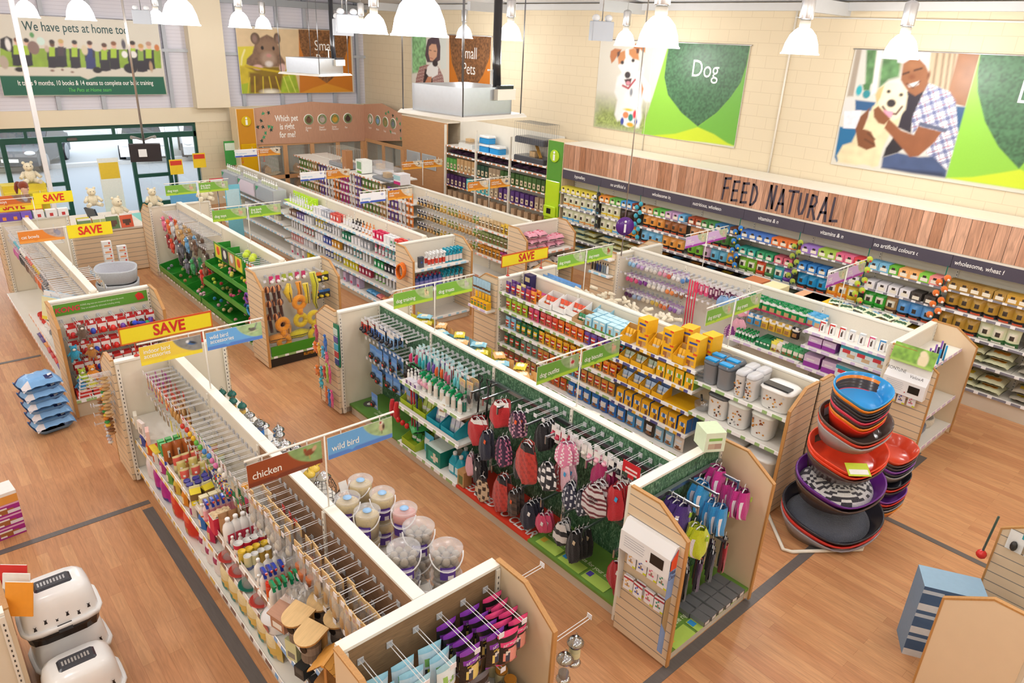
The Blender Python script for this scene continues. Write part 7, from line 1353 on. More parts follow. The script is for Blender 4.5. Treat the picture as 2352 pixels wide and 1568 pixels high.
rv(V('yellow biscuit box',bb,'green-ringed:#8ab83a green-ringed:#8ab83a'),'-x',7.1,4.95,4.36,4,1.072,'second biscuit shelf',A1,deep=2,dstep=.13)
rv(V('yellow biscuit box',bb,'blue-ringed:#3a78c8 blue-ringed:#3a78c8'),'-x',7.1,5.55,4.36,8,.442,'fourth biscuit shelf',A1,deep=2,dstep=.13)
for k in range(3):tray('yellow tray of green and silver packets, %s from the far end, second biscuit shelf'%ORD[k],7.1,5.45-.2*k,1.072,.18,.17,.2,'#f0b21c','#8a6a3a',2,'#a8b8a0')
for k in range(4):tray('blue and yellow tray of silver packets, %s from the far end, third biscuit shelf'%ORD[k],7.1,5.45-.2*k,.772,.18,.17,.2,'#f0b21c','#6a8ac8',2,'#a8c0e0')
obj('shelf_liner',MB().box(-.22,-.2,0,.22,.2,.004,'#f2b818','card'),None,(7.24,4.56,.7715),(0,0,0),'bare yellow liner card on the third biscuit shelf','liner')
rv(V('biscuit pouch',lambda c:dp(c,.15,.22,'#e8eef4'),'blue:#2a7ad0 blue:#2a7ad0 royal_blue:#2460b8 blue:#2a7ad0 sky:#4aa0e0 dark:#3a3430 pale_blue:#8ac0e0 fawn:#e8dcd0'),'-x',7.06,6.5,4.36,13,.155,'biscuit base deck',A1)
row(pouch('treat_pouch',.16,.26,.08,'#7ab0ea',[('r',.3,.3,.7,.6,'#d8e8f8')],'#7ab0ea'),'+x',8.02,7.3,8.0,8,1.202,'pale blue pouch',A2,'beyond the treats strip',deep=2)
for k in range(64):
 y=5.4+1.8*random.random();x=7.72+.4*random.random();z=1.36+.12*random.random();a=random.random()*6
 o=obj('rawhide_roll',_RH if k else MB().tube([(-.06,0,0),(.06,0,0)],[.026,.026],9,'#ece0c8','cloth').mesh('rawhide_roll'),None,(x,y,z),(random.uniform(-.5,.5),random.uniform(-.6,.6),a),'cream rawhide roll lying in the loose heap beyond the treats strip','chew','loose rawhide heap');_RH=o.data
def bin_(label,x,y,z,w,d,h,c,lid,lc,pr=None,rz=0):
 t=thing('storage_bin',label,'bin',(x,y,z),SIDE['-x']+rz)
 m=MB().lathe([(.46,0),(.5,.02),(.56,h*.9),(.58,h*.92),(.58,h*.96)],20,c,'gloss',sx=w,sy=d,power=4.5);obj('body',m,t)
 obj('lid',MB().lathe([(.6,h*.94),(.6,h),(.5,h+.03),(.3,h+.035)],20,lid,'gloss',sx=w,sy=d,power=4.5),t)
 if lc:obj('flap',MB().box(-w*.45,-d*.5,h+.03,w*.45,-d*.1,h+.05,lc,'gloss'),t)
 if pr:
  q=MB();rg=random.Random(int(y*100))
  for k in range(16):u,v=rg.uniform(-.38,.38)*w,rg.uniform(.12,.82)*h;q.flat([(u-.014,v),(u-.004,v-.012),(u+.014,v-.004),(u+.008,v+.012),(u-.006,v+.01)],pr[k%len(pr)],'print',-d*(.48+.09*v/h)-.004)
  obj('dog_print_pattern',q,t)
 return t
DG=['#c8883a','#8a4a2c','#3a3a3c','#b8b8ba','#d8a050']
for k,(x,y)in enumerate(((7.14,4.18),(7.32,4.2),(7.14,3.98),(7.32,4.0))):bin_('%s grey food bin with a %s flap, storage shelf'%(('front farther','rear farther','front nearer','rear nearer')[k],'bright blue'),x,y,1.243,.17,.21,.28,'#8a8c92','#5a6068','#1ea0e8')
for k,(x,y,c)in enumerate(((7.12,3.76,DG),(7.12,3.62,DG),(7.32,3.78,None),(7.34,3.64,None))):bin_('slim %s jug bin, %s of its pair on the top storage shelf'%('dog-printed' if c else 'plain pale grey',('farther','nearer')[k%2]),x,y,1.243,.11,.2,.3,'#eeecec','#c8c8cc',None,c)
bin_('white dog-printed box with dark clips beside the end panel',7.2,3.32,1.243,.34,.3,.25,'#f4f3f1','#efeeec','#3a3c40',DG)
for k,(y,p,l)in enumerate(((4.02,DG,'#55585c'),(3.74,DG,'#eef0ea'),(3.42,DG[:2],'#eef0ea'))):bin_('white dog-printed bin, %s from the dark scoop on the middle storage shelf'%ORD[k],7.18,y,.823,.24,.24,.3,'#f3f2f0',l,None,p)
for k,y in enumerate((3.8,3.35)):bin_('large white lidded bin on the bottom storage deck, '+('farther' if k==0 else 'nearer'),7.2,y,.152,.34,.34,.46,'#f1f0ee','#f4f4f2',None)
t=thing('food_scoop','smoky grey plastic scoop on the middle storage shelf','scoop',(7.12,4.24,.83),R(40));obj('bowl',MB().lathe([(.05,0),(.09,.03),(.1,.1)],16,'#4a4c50','smoke',cap1=False),t);obj('handle',MB().tube([(.08,0,.09),(.18,0,.12)],.014,7,'#4a4c50','gloss'),t)
for k in range(3):obj('plastic_tub',MB().lathe([(.07,0),(.085,.04),(.085,.045)],16,'#b8c0c8','smoke',power=4),None,(7.1,4.3,1.243+.048*k),(0,0,0),'%s clear grey tub from the shelf in the stack by the biscuits'%ORD[k],'tub','stacked clear tubs')
WPU='puppy gondola hooks'
for i,z in((3,1.42),(3,1.14),(3,.84),(2,1.42),(2,1.1),(1,1.42),(1,1.16)):g4.hooks('-x',i,[(.08+.11*k,z)for k in range(11)])
pt=lambda c:pack('puppy_toy_packet',.08,.15,.05,'#e8e4ea',[('r',0,.75,1,1,'#b89ac8')],(c,.09,.09),nu=4,bm='plush')
for z,s,w in((1.42,'sky:#9ac8ec lilac:#c8a8d8 white:#f0ece8 pearl:#e2dcd4 pink:#e8a0b8 red:#d8604a white:#eeeaea blue:#5a90d0','top'),(1.14,'hot_pink:#e8588a purple:#8a3a9a cream:#ece4d4 white:#f0ece6 orange:#f0904a brown:#a8704a','second'),(.84,'plum:#5a2a5a blue:#a8c0e0 cream:#e8dcc4 yellow:#e8c85a orange:#e8804a violet:#9a6ab8 grey:#b8b0c0','third')):
 hv(V('puppy toy packet',pt,s),'-x',9.98,7.95,6.65,13,z,w+' row of puppy hooks',A1,deep=2,dstep=.09)
hv(V('puppy collar packet',lambda c:pack('puppy_collar_packet',.07,.24,.03,c,[('r',0,.8,1,1,'#f0e8ec'),('r',.2,.3,.8,.6,'#f4dce4')],nu=4),'pink:#ee5a8c plum:#7a2a5c plum:#6a244c rose:#e898ac'),'-x',10.,6.5,5.5,10,1.4,WPU,'toys',deep=2,dstep=.07)
for k in range(4):obj('hanging_lead',MB().tube([(0,0,0),(.01,.01,-.4),(-.02,-.02,-.8)],.012,6,'#f0305a','cloth').ball(-.02,-.02,-.84,.035,col='#f0507a',mat='gloss',n=8),None,(9.96,6.55-.05*k,1.4),(0,0,0),'%s bright pink lead hanging from the toys end'%ORD[k],'lead','bright pink leads')
for k,(c,n,y,z)in enumerate((('#8fb8e8','pale blue puppy bandana',5.85,1.36),('#a8cbee','light blue puppy bandana',5.66,1.4),('#f0a8c0','pink puppy blanket',5.5,1.36),('#f0b0c4','pale pink puppy bandana below the sign',5.5,1.08),('#8a3a8a','cow-spotted purple puppy fleece',5.62,.92))):garment(c,.26,.24,.1,pdots(c,'#f0c8dc')if k==4 else None,cat='bandana').put((9.95,y,z),SIDE['-x'],n+' on the puppy hooks',None)
hv(V('puppy treat pouch',lambda c:pouch('puppy_treat_pouch',.13,.2,.05,c,[('r',.1,.62,.9,.8,'#e8f0e8'),('e',.5,.3,.3,.2,'#c8a074'),('r',0,0,1,.12,'#c83a6a')],c,True,5,6),'green:#0f8a4a green:#0f8a4a green:#0f8a4a sky:#5ab0e0'),'-x',9.95,5.45,4.2,10,1.44,'upper puppy hooks',A1,deep=3,dstep=.08)
hv(V('puppy treat pouch',lambda c:pouch('puppy_treat_pouch',.12,.18,.05,c,[('r',.1,.62,.9,.8,'#f0e8d8'),('e',.5,.3,.3,.2,'#a87a4a')],c,True,5,6),'blue:#4a98d0 gold:#d8b03c gold:#d8b03c black:#2a282c'),'-x',9.95,5.4,4.5,7,1.16,'lower puppy hooks',A1,deep=2)
row(bottle('milk_bottle',.022,.14,('#e8eee8','#1f8a4a','#f0f4f0'),'#1f9a50',.03,.7),'-x',9.85,5.5,5.15,6,.732,'green-capped white bottle',A1,'puppy shelf',deep=4,dstep=.055)
row(carton('treat_carton',.06,.1,.2,'#1f7a4c',[('r',.1,.6,.9,.9,'#e8f0e8')],'#2a8a5a'),'-x',9.93,5.12,4.85,4,.732,'dark green carton',A1,'puppy shelf',deep=2,dstep=.2)
rv(V('pouch',lambda c:dp(c,.12,.16,'#e8e0d0'),'yellow:#e8d84a white:#e8dcd4 green:#1f8a48 green:#1f8a48 green:#2a9a54 green:#1f7a40'),'-x',9.85,4.85,4.3,6,.732,'puppy shelf',A1,deep=3,dstep=.08)
rv(V('box',lambda c:carton('puppy_care_box',.08,.16,.05,'#f4f2f2',[('r',0,.0,.2,1,c),('r',.0,.8,1,1,c),('e',.55,.4,.2,.25,'#5a4a44')],'#f2f0f0'),'red:#d83a34 red:#d83a34 white:#d8e0e8 pink:#e05a8a blue:#4a98d8'),'-x',9.86,4.2,3.2,7,1.282,'top puppy shelf',A1)
K_pp=carton('puppy_pad_pack',.2,.15,.14,'#9a3aa4',[('r',0,.5,1,1,'#e0c8e8'),('r',.2,.55,.7,.75,'#f2eaf4')],'#a85ab0','#d0b0da')
row(K_pp,'-x',9.86,4.28,3.85,2,1.042,'purple puppy pad pack',A1,'second puppy shelf');row(K_pp,'-x',9.86,4.28,3.75,2,.722,'large purple puppy pad pack',A1,'third puppy shelf',sc=1.2)
K_tp=carton('training_pad_box',.22,.19,.16,'#e8f0f4',[('r',0,.7,1,1,'#3aa8c0'),('r',.2,.4,.6,.65,'#d8404a'),('e',.7,.3,.25,.2,'#d8b890')],'#3aa0bc','#e8f4f6')
for z in(1.042,.722,.422):row(K_tp,'-x',9.85,3.78,3.15,3,z,'aqua training pad box',A1,{1.042:'second',.722:'third',.422:'fourth'}[z]+' puppy shelf')
for k in range(6):lay('seed_treat_bag',.2,.09,.24,'#dfe6c8',[('r',.1,.1,.9,.4,'#2a5a3a'),('r',.2,.6,.8,.85,'#7ab0d8')]).put((10.42+.1*(k%2),3.3+.2*k,1.52),SIDE['-x']+random.uniform(-.5,.5),'%s cream bag with a dark green band, lying along the puppy gondola top from the camera'%ORD[k],'cream bags on top')
for k,(c,y)in enumerate((('#f0e8b8',5.3),('#c8784a',5.65),('#e8b088',4.75),('#f2c02c',4.45),('#e8902c',4.6))):carton('treat_carton',.3,.12,.36,c,[('r',.3,.3,.7,.7,'#8a5a34')],c,c).put((10.5,y,1.31+.12),SIDE['-x'],('long cream carton','brown and orange carton','peach tray','yellow carton','orange carton')[k]+' on the far shelf of the puppy gondola')
d=leaflet_unit('white parasite treatment dispenser with a photo board on the slatted panel',9.46,2.74,.98,.52,'')
a=Art(.52,.24,.01,'#7fae3c');a.grain(.4,.04).ell(.38,.1,.06,.1,'#e8d8b0').ell(.36,.18,.04,.04,'#ecdcb8').box(0,.0,.52,.03,'#a8c860');q=obj('photo_board',a.mesh('photo_board'),d,(-.26,-.07,.42),(R(-20),0,0));obj('name_board',MB().box(-.26,-.1,.28,.26,-.09,.42,'#f4f3f0','card'),d,(0,.0,0),(R(-12),0,0))
text('FRONTLINE',.06,'#33333a',(-.12,-.165,.35),(R(78),0,0),d,sx=.8);text('VeloxA',.055,'#33333a',(.14,-.165,.31),(R(78),0,0),d,shear=.2)
hang(K_fl,'-x',9.4,2.92,2.55,3,.98,'white parasite treatment pack','far edge','parasite panel',deep=1)
for k,(c,n,z)in enumerate((('#33343a','dark grey puppy bed',.6),('#6a7080','grey dotted puppy bed',.17),('#d8cdb8','cream fleece puppy bed',.17))):obj('puppy_bed',MB().lathe([(.17,0),(.2,.06),(.2,.12),(.17,.14),(.15,.06),(.0,.05)],18,c,'plush',sy=.8),None,(9.85+.32*k,2.72,z+.002),(0,0,0),n+' on the puppy end unit','bed')
for k in range(9):obj('puppy_lead',MB().tube([(0,0,0),(.01,0,-.28)],.013,6,('#2a9ad0','#1f2a3a','#8a5ab0')[k%3],'cloth'),None,(9.75+.07*k,2.6+.05*(k%3),1.52),(0,0,0),'%s strap lead along the top of the puppy end unit'%ORD[k],'lead')
row([bottle('shampoo_bottle',.025,.16,(c,c,c),k_)for c,k_ in(('#3a342c','#2a2620'),('#2a3a6a','#1a1a20'),('#7a8a94','#1a1a20'),('#e8eaec','#1a1a20'))],'-x',9.68,8.55,8.12,7,1.122,'shampoo bottle',A1,'slatted side shelf by the puppy toys')
for z in(1.1,1.42):add_shelf(e4f.root,Matrix.Translation((-.66,.5,0))@Euler((0,0,R(-90))).to_matrix().to_4x4(),0,.5,.14,z,[CYA])
for z in(.98,):add_shelf(e3f.root,Matrix.Translation((-.68,.5,0))@Euler((0,0,R(-90))).to_matrix().to_4x4(),0,.5,.16,z,[LIL])
row(carton('treat_carton',.08,.12,.1,'#f2b41c',[('r',.2,.2,.8,.5,'#6a8a3a'),('r',.2,.7,.8,.85,'#3a4a9a')],'#f2b41c'),'-x',6.9,8.62,8.2,5,.982,'yellow treat carton',A1,'slatted side shelf of the treats end',deep=1)
hv(V('treat pouch',lambda c:pouch('treat_pouch',.09,.2,.03,c,[('r',.1,.1,.9,.4,'#6a4a34')],c,True,4,6),'pale_blue:#a8d0e8 pale_blue:#a8d0e8 pale_blue:#a8d0e8'),'-x',6.93,8.65,8.22,6,1.42,'slatted panel of the treats end',A1,deep=1);hv(V('treat pouch',lambda c:pouch('treat_pouch',.07,.15,.03,c,[('r',.1,.1,.9,.4,'#5a7a3a')],c,True,4,6),'gold:#e8b020 gold:#e8b020'),'-x',6.93,8.6,8.2,5,1.2,'slatted panel under the blue pouches',A1,deep=1)
FB=lambda c,b:pouch('dog_food_bag',.2,.28,.12,c,[('r',.12,.35,.88,.8,'#ece6d0' if b!='k' else c),('e',.5,.52,.2,.16,'#4a4038'),('r',0,0,1,.3,b if b!='k' else '#241f1e'),('r',.2,.06,.8,.14,'#e0562a' if b=='k' else '#f2eee0')],c,nu=6,nv=8)
def fb(s):
 K,D=[],[]
 for q in s.split():n,c,b=q.split(':');K.append(FB(c,b));D.append(n.replace('_',' ')+' dog food bag')
 return K,D
BX=lambda c:carton('dog_food_box',.16,.13,.25,c,[('r',.1,.2,.9,.5,'#f2ead8'),('e',.5,.7,.2,.15,'#3a2c24')],c,c)
C_='#dfe0bc'
WL=[((1.762,V('box',BX,'yellow:#e8d84a yellow:#e0cc4a')),(1.442,fb('cream_and_orange:%s:#e8a04a cream_and_blue:%s:#6ab0e0'%(C_,C_))),(1.102,fb('cream_and_blue:%s:#5ab0e8 cream_and_orange:%s:#e8a860'%(C_,C_)))),((1.762,V('box',BX,'orange:#e8903a green:#6ab04a blue:#4a98d8 chestnut:#8a3a20')),(1.442,fb('cream_and_yellow:%s:#e8c83a brown:#3a2c26:k'%C_)),(1.102,fb('cream_and_yellow:%s:#e8c83a cream_and_blue:%s:#6ab8e8 orange:#e89a3a:k'%(C_,C_)))),((1.762,V('box',BX,'tan:#c8905a green:#5ab04a lilac:#c8a0c8 blue:#6ab0e0')),(1.442,fb('orange_and_black:#eaa04a:k brown:#a8683a:k')),(1.102,fb('sky_and_black:#7ac0e8:k orange_and_black:#f0a850:k'))),((1.762,V('box',BX,'rust:#a84a2a green:#4a8a4a blue:#3a78a8 brown:#6a3a2a')),(1.442,fb('tan_and_black:#d89a6a:k green:#4a7a3a:k')),(1.102,fb('lime:#7ab83a:k mauve:#c8a0b8:k sky:#6ab8d8:k orange:#e8a03a:k'))),((1.762,V('tray',BX,'blue:#4a78c8 orange:#e8783a')),(1.442,V('tray',BX,'teal:#3aa898 green:#3aa06a rose:#d86a7a')),(1.102,fb('lime:#8ac83a:#5a8a2a red:#e0502c:#a8382a sage:#5a9a5a:#3a6a3a aqua:#4ab8c0:#2a7a8a purple:#8a5ac0:#5a3a8a'))),((1.762,V('tray',BX,'violet:#a07ac8 lime:#a8c850 pink:#e06a8a red:#d8404a')),(1.442,V('box',BX,'blue:#3a88d0 white:#e8e4e8')),(1.102,fb('azure:#2a98d0:k azure:#2a98d0:k orange:#f0a030:#e8842a yellow:#f0d03a:#d8a82a'))),((1.762,V('box',BX,'sky:#7ab8d8 green:#6ab83a peach:#f0b06a lime:#8ad04a salmon:#f0908a')),(1.442,V('box',BX,'white:#ece8ec white:#f0ecf0 dark:#4a4440')),(1.102,fb('green:#3ab03a:#2a8a2a kraft:#b8905a:#5a3a2a blue_sunset:#5aa0e0:k blue_sunset:#6aa8e0:k'))),((1.762,V('box',BX,'kraft:#a8803a kraft:#b08a44 ochre:#c89a3a')),(1.442,fb('gold_grain_free:#b8903a:k gold_grain_free:#b8903a:k')),(1.102,fb('gold_grain_free:#b8903a:k cream_and_green:#dfe4c0:#3a6a3a'))),((1.762,V('box',BX,'kraft:#a8803a ochre:#c89a3a')),(1.442,fb('gold_grain_free:#b8903a:k cream_and_green:#dfe4c0:#3a6a3a violet:#3a2a9a:#2a1a7a')),(1.102,fb('blue_sunset:#5a98d8:k violet:#3a2a9a:#2a1a7a')))]
NTH=('hypoallergenic','no-additives','wholesome','nutritious','farther vitamins','nearer vitamins','colours','wheat-free','last')
for i,lv in enumerate(WL):
 y1=11.86-1.211*i-.05;y0=y1-1.12
 for(z,v),w in zip(lv,('top','second','third')):rv(v,'-x',12.17,y1,y0,6 if w!='top' else 7,z+.002,w+' shelf of the '+NTH[i]+' wall bay',A1,deep=1)
 for z,n in((.722,'fourth'),(.292,'base')):
  c=('#d8dcb0','#e0dcae','#3a342e','#4a3a34','#c8d8c0','#2a88b8','#d8b84a','#dfe0bc','#b8b0a0')[i]
  for k in range(3):
   for s in range(2):lay('dog_food_sack',.36,.12,.42,c,[('r',.2,.2,.8,.5,('#e89a3a','#5aa8e0','#e8c83a')[(i+k)%3]),('r',.1,.6,.6,.85,'#2a5a3a')],c).put((12.33,y1-.2-.37*k,z+.005+.125*s),SIDE['-x']+random.uniform(-.08,.08),'%s %s dog food sack from the far end, %s deck of %s bay'%(ORD[k],'upper' if s else 'lower',n,NTH[i]),'dog food sacks')
for k,(y,c,n)in enumerate(((10.67,'#f0f0ee','black and white panda'),(9.46,'#3ab0c8','aqua card'),(7.04,'#2a80d0','blue parrot'),(5.83,'#a8b83a','lime dental chew'),(4.6,'#c8d83a','green and yellow'),(3.4,'#f07a2a','orange fox'))):
 t=thing('toy_strip','hanging strip of %s toys clipped to the wall header'%n,'toy strip',(12.08,y,2.1),SIDE['-x']);obj('strip',MB().box(-.008,-.002,-1.,.008,.002,0,'#1f6a5a','gloss'),t)
 for j in range(9):obj('hung_toy',MB().ball(.05*(-1)**j,-.03,-.18-.09*j,.055,.04,.055,c if(j%2 or k not in(0,))else '#1c1c1e','plush',8).ball(.05*(-1)**j+.03,-.06,-.2-.09*j,.022,.02,.022,('#1c1c1e','#2a90a8','#f0c82a','#2a4a2a','#d84a3a','#f4efe8')[k],'plush',6),t)
o=obj('header_strip',MB().box(.03,-.018,1.31,1.22,-.012,1.47,'#5f9a34','print').prism([(1.08,1.34),(1.17,1.36),(1.15,1.43),(1.1,1.46),(1.05,1.42)],-.022,-.019,'y','#d8302c','print'),k1n.root);o.matrix_local=k1n.M
text('KONG',.1,'#d8404a',(.2,-.022,1.385),parent=o,bold=.03,shear=.1)
for i,s in enumerate(('KONG dog toys are renowned throughout the world','They are available for all breeds including strong')):text(s,.033,'#e8f0d8',(.36,-.022,1.415-.05*i),parent=o,align='LEFT',sx=.75)
k1n.hooks([(.1+.15*k,z)for z in(1.24,.98,.72,.46)for k in range(8)])
kt=lambda c:pack('rubber_toy_pack',.11,.18,.07,'#f0ece8',[('r',0,.72,1,1,'#c82c2c'),('r',0,0,1,.2,'#c8302c'),('r',0,.2,.2,.5,'#c8302c')],(c,.07,.09),nu=5)
for z,w in((1.24,'top'),(.98,'second'),(.72,'third'),(.46,'lowest')):hv(V('rubber toy pack',kt,'red:#c8282c blue:#2a4ab8 scarlet:#d83028 purple:#6a3aa0 black:#26262a crimson:#b8242a'),'-y',10.34,1.4,2.5,9,z,w+' row under the green header','outer panel',deep=2,dstep=.1)
for n,c,x,z in(('brown bear','#6a5648',1.56,1.22),('turquoise elephant','#2aa0c8',1.42,.95),('golden dog','#b87a34',1.62,.92),('lime frog','#b0d040',1.46,.6),('orange duck','#f09a2c',1.58,.62),('blue hippo','#2a8ac8',1.42,.48),('yellow pear','#d8d84a',1.54,.46),('red parrot','#d8302c',2.1,.52)):plush(n+' plush hung under the green header',c,.06,.075,(x,10.24,z+.06),'-y')
for k,(x,z)in enumerate(((2.28,1.16),(2.3,1.06))):obj('rubber_bone',MB().tube([(-.07,0,0),(.07,0,0)],.022,8,'#2a3ab8','gloss').ball(-.08,0,0,.035,col='#2a4ad0',mat='gloss',n=10).ball(.08,0,0,.035,col='#3a6ae0' if k else '#2a9a5a',mat='gloss',n=10),None,(x,10.22,z),(0,.2,0),('upper' if not k else 'lower')+' glossy blue bone toy hung by the inner panel','toy')
obj('chew_stick',MB().tube([(0,0,0),(-.03,-.04,-.32)],.03,9,'#4a2a9a','gloss'),None,(2.42,10.26,1.2),(0,0,0),'long purple chew stick hung by the inner panel','toy')
for k in range(12):obj('heart_box',MB().box(-.09,-.06,0,.09,.06,.05,'#c8302c','card').ball(0,-.01,.05,.05,.035,.006,'#ecd8a8','card',10),None,(1.43+.2*(k%3),10.23+.13*(k//6),.265+.052*((k//3)%2)),(0,0,0),'%s red box with a cream heart on the base of the rubber toy unit'%ORD[k],'box','red heart boxes')
text('RUFFER & TUFFER',.07,'#e8a02c',(.72,-.545,.1),parent=k2n.root,bold=.02,sx=.8).matrix_local=k2n.M@Matrix.Translation((.8,-.522,.1))@Euler((R(90),0,0)).to_matrix().to_4x4()
o=obj('bin_front',MB().box(.03,-.55,.2,1.22,-.53,.36,'#3f8f22','gloss'),k2n.root);o.matrix_local=k2n.M
def giant(label,pts,r,c,x,y,z,line='#2a2420'):
 t=thing('giant_plush',label,'toy',(x,y,z));obj('body',MB().tube(pts,r,10,c,'plush'),t);P=[(a,b-(r if not isinstance(r,list)else r[i])*.98,q)for i,(a,b,q)in enumerate(pts)];obj('black_piping',MB().tube(P,.006,5,line,'cloth'),t);return t
def ringtug(label,c1,c2,x,y,z,rz=0):
 t=thing('giant_plush',label,'toy',(x,y,z),rz)
 for s,c in((0,c1),(-.3,c2)):obj('ring',MB().tube([(.085*math.cos(a),0,s+.085*math.sin(a))for a in(2*PI*k/18 for k in range(19))],.045,9,c,'plush'),t)
 obj('link',MB().tube([(0,0,-.1),(0,0,-.2)],.05,9,c1,'plush'),t)
YL,OR_='#e2c62c','#ee9a26'
giant('yellow banana plush hung at the middle of the giant toys',[(0,0,0),(-.04,-.03,-.12),(0,-.04,-.3)],[.03,.075,.03],'#e8c42e',4.5,10.3,1.3);giant('orange bone plush beside the banana plush',[(0,0,0),(.01,-.02,-.16),(0,-.02,-.32)],[.05,.035,.055],OR_,4.66,10.3,1.3);giant('yellow bone plush in front of the orange one',[(0,0,0),(.01,-.02,-.16),(0,-.02,-.32)],[.05,.035,.055],YL,4.74,10.22,1.28);giant('long yellow-green crocodile plush',[(0,0,0),(.03,-.02,-.2),(0,-.02,-.5),(.04,-.02,-.62)],[.05,.06,.035,.02],'#d0cc34',4.9,10.28,1.42)
ringtug('large orange and yellow ring tug in front',OR_,YL,4.62,10.22,.98);ringtug('yellow ring tug, lower right of the orange one',YL,YL,4.84,10.2,.68);ringtug('small orange ring tug by the brown ropes',OR_,OR_,4.32,10.24,.66)
giant('orange boot plush lying in the green bin',[(-.2,0,0),(0,-.03,.02),(.18,0,-.02)],[.06,.08,.05],'#eaa04a',4.3,10.3,.42);giant('yellow fish plush lying in the green bin',[(-.18,0,0),(0,-.03,.02),(.2,0,0)],[.05,.08,.03],'#dcd03a',4.62,10.28,.42);giant('orange pear plush standing in the green bin',[(0,0,0),(0,-.02,.16),(0,-.01,.26)],[.07,.075,.03],'#ecaa50',4.42,10.34,.42);giant('purple dragon plush lying in the green bin',[(-.12,0,0),(.05,-.02,.03),(.2,0,0)],[.06,.08,.05],'#4a2a9a',4.94,10.3,.42)
for k in range(9):obj('rope_tug',MB().ball(0,0,0,.06,.05,.06,'#5a3020','plush',10,lambda u,v:'#d8905a' if int(u*14+v*18)%3==0 else '#54291c').tube([(0,0,-.05),(.02,0,-.26)],.028,7,'#4a2418','plush'),None,(4.14+.09*(k%3),10.3-.03*(k%2),1.26-.23*(k//3)),(0,0,0),'%s brown knotted rope tug from the top by the outer panel'%ORD[k],'rope toy','brown rope tugs')
k2n.hooks([(.12+.14*k,z)for z in(1.36,1.1)for k in range(8)])
hv(V('boxed toy pack',lambda c:pack('boxed_toy_pack',.13,.16,.06,'#2a2624',[('r',0,.8,1,1,c),('r',.1,.1,.3,.6,'#e8e4e0')],('#e8d83a',.07,.05,-.09),nu=5),'orange_topped:#e8842c yellow_topped:#d8c82c'),'-y',10.3,4.95,5.2,2,1.36,'upper hooks of giant toys','bananas',deep=3);hv(V('boxed toy pack',lambda c:pack('boxed_toy_pack',.12,.14,.06,'#26303a',[('r',0,.7,1,1,c)],('#d8b82c',.07,.05,-.08),nu=5),'orange_topped:#e8842c blue_topped:#3a7ac8 blue:#2a68b0'),'-y',10.3,4.9,5.2,3,1.06,'lower hooks of giant toys','bananas',deep=2);hv(V('rope packet',lambda c:pack('rope_packet',.06,.12,.05,c,[],('#ece8e4',.06,.06),nu=4),'pink:#d83a78 lime:#a8b83a rose:#c83a70'),'-y',10.36,4.2,4.85,6,1.42,'top hooks of giant toys','ropes',deep=2)
for i in range(4):f1.hooks('-x',i,[(.07+.1*k,z)for z in(1.42,1.2)for k in range(12)])
for i in(1,3):f1.hooks('+x',i,[(.07+.1*k,1.3)for k in range(8)])
hv(V('cat toy packet',lambda c:pack('cat_toy_packet',.08,.12,.05,'#e4e4e8',[('r',0,.7,1,1,c)],(c,.07,.07),nu=4,bm='plush'),'silver:#d0d4da aqua:#6ac0d8 white:#ecece8 coral:#e07a6a gold:#d8b84a grey:#8a8a90'),'-x',1.56,15.6,12.2,30,1.38,'cat toy hooks',A1,deep=1);hv(V('cat toy',lambda c:pack('cat_toy_packet',.09,.26,.07,'#d8d4d0',[],(c,.09,.2,-.12),nu=4,bm='plush'),'pink:#d86ab8 black:#2c2a2c brown:#7a5a44 tabby:#a8907a orange:#e8742c grey:#6a6a70'),'-x',1.6,15.5,12.6,22,1.15,'lower cat toy hooks',A1,deep=1)
hv(V('hanging cat packet',lambda c:pack('cat_toy_packet',.08,.14,.04,'#e8e8ec',[('r',0,.7,1,1,c)],(c,.05,.06),nu=4),'silver:#c8ccd4 orange:#e8944a blue:#5a98c8'),'+x',2.3,12.1,13.2,9,1.2,'aisle side hooks by the grey beds',A2,deep=1)
o=carton('pet_mat_pack',.6,.34,.05,'#ecebbf',[('e',.75,.5,.14,.3,'#a8a8ac'),('e',.75,.75,.09,.14,'#b4b4b8'),('r',.15,.62,.5,.7,'#b8b8a8'),('e',.12,.12,.06,.08,'#e8d84a')],'#a8d0e8');o.put((1.5,11.55,.92),R(-60),'pale yellow cat mat pack with a grey cartoon kitten',rx=-.2);carton('pet_mat_pack',.6,.36,.04,'#f2f4f6',[],'#9ac8e8').put((1.56,11.75,.92),R(-60),'white and blue mat pack behind the pale yellow one',rx=-.2)
row([jar('cat_bowl',.09,.05,c,c)for c in('#d8342c','#e8e4e0','#8a8c90','#e0a02c','#2a4a8a')],'-x',1.5,13.1,10.9,12,.552,'glossy cat bowl',A1,'middle shelf',deep=2,dstep=.2);rv(V('flat toy pack',lambda c:lay('flat_toy_pack',.24,.07,.16,c,[('r',.2,.3,.8,.7,'#e8c84a')]),'purple:#5a3a8a orange:#e8902c red:#c8282c red:#d83a30 violet:#6a4a9a black:#2a2a2e'),'-x',1.45,13.2,11.,9,.175,'base deck',A1)
for k in range(2):
 for j in range(5 if k==0 else 4):carton('flea_carton',.16,.12,.1,'#f2efec',[('r',.1,.1,.9,.4,'#e8a070'),('e',.8,.7,.1,.14,'#d83a34')],'#ecebe8').put((3.0+.25*k,15.1,.48+.125*j),0,'white carton with an orange band, %s from the floor in the %s stack by the doors'%(ORD[j],('taller','shorter')[k]),'white cartons by the doors')
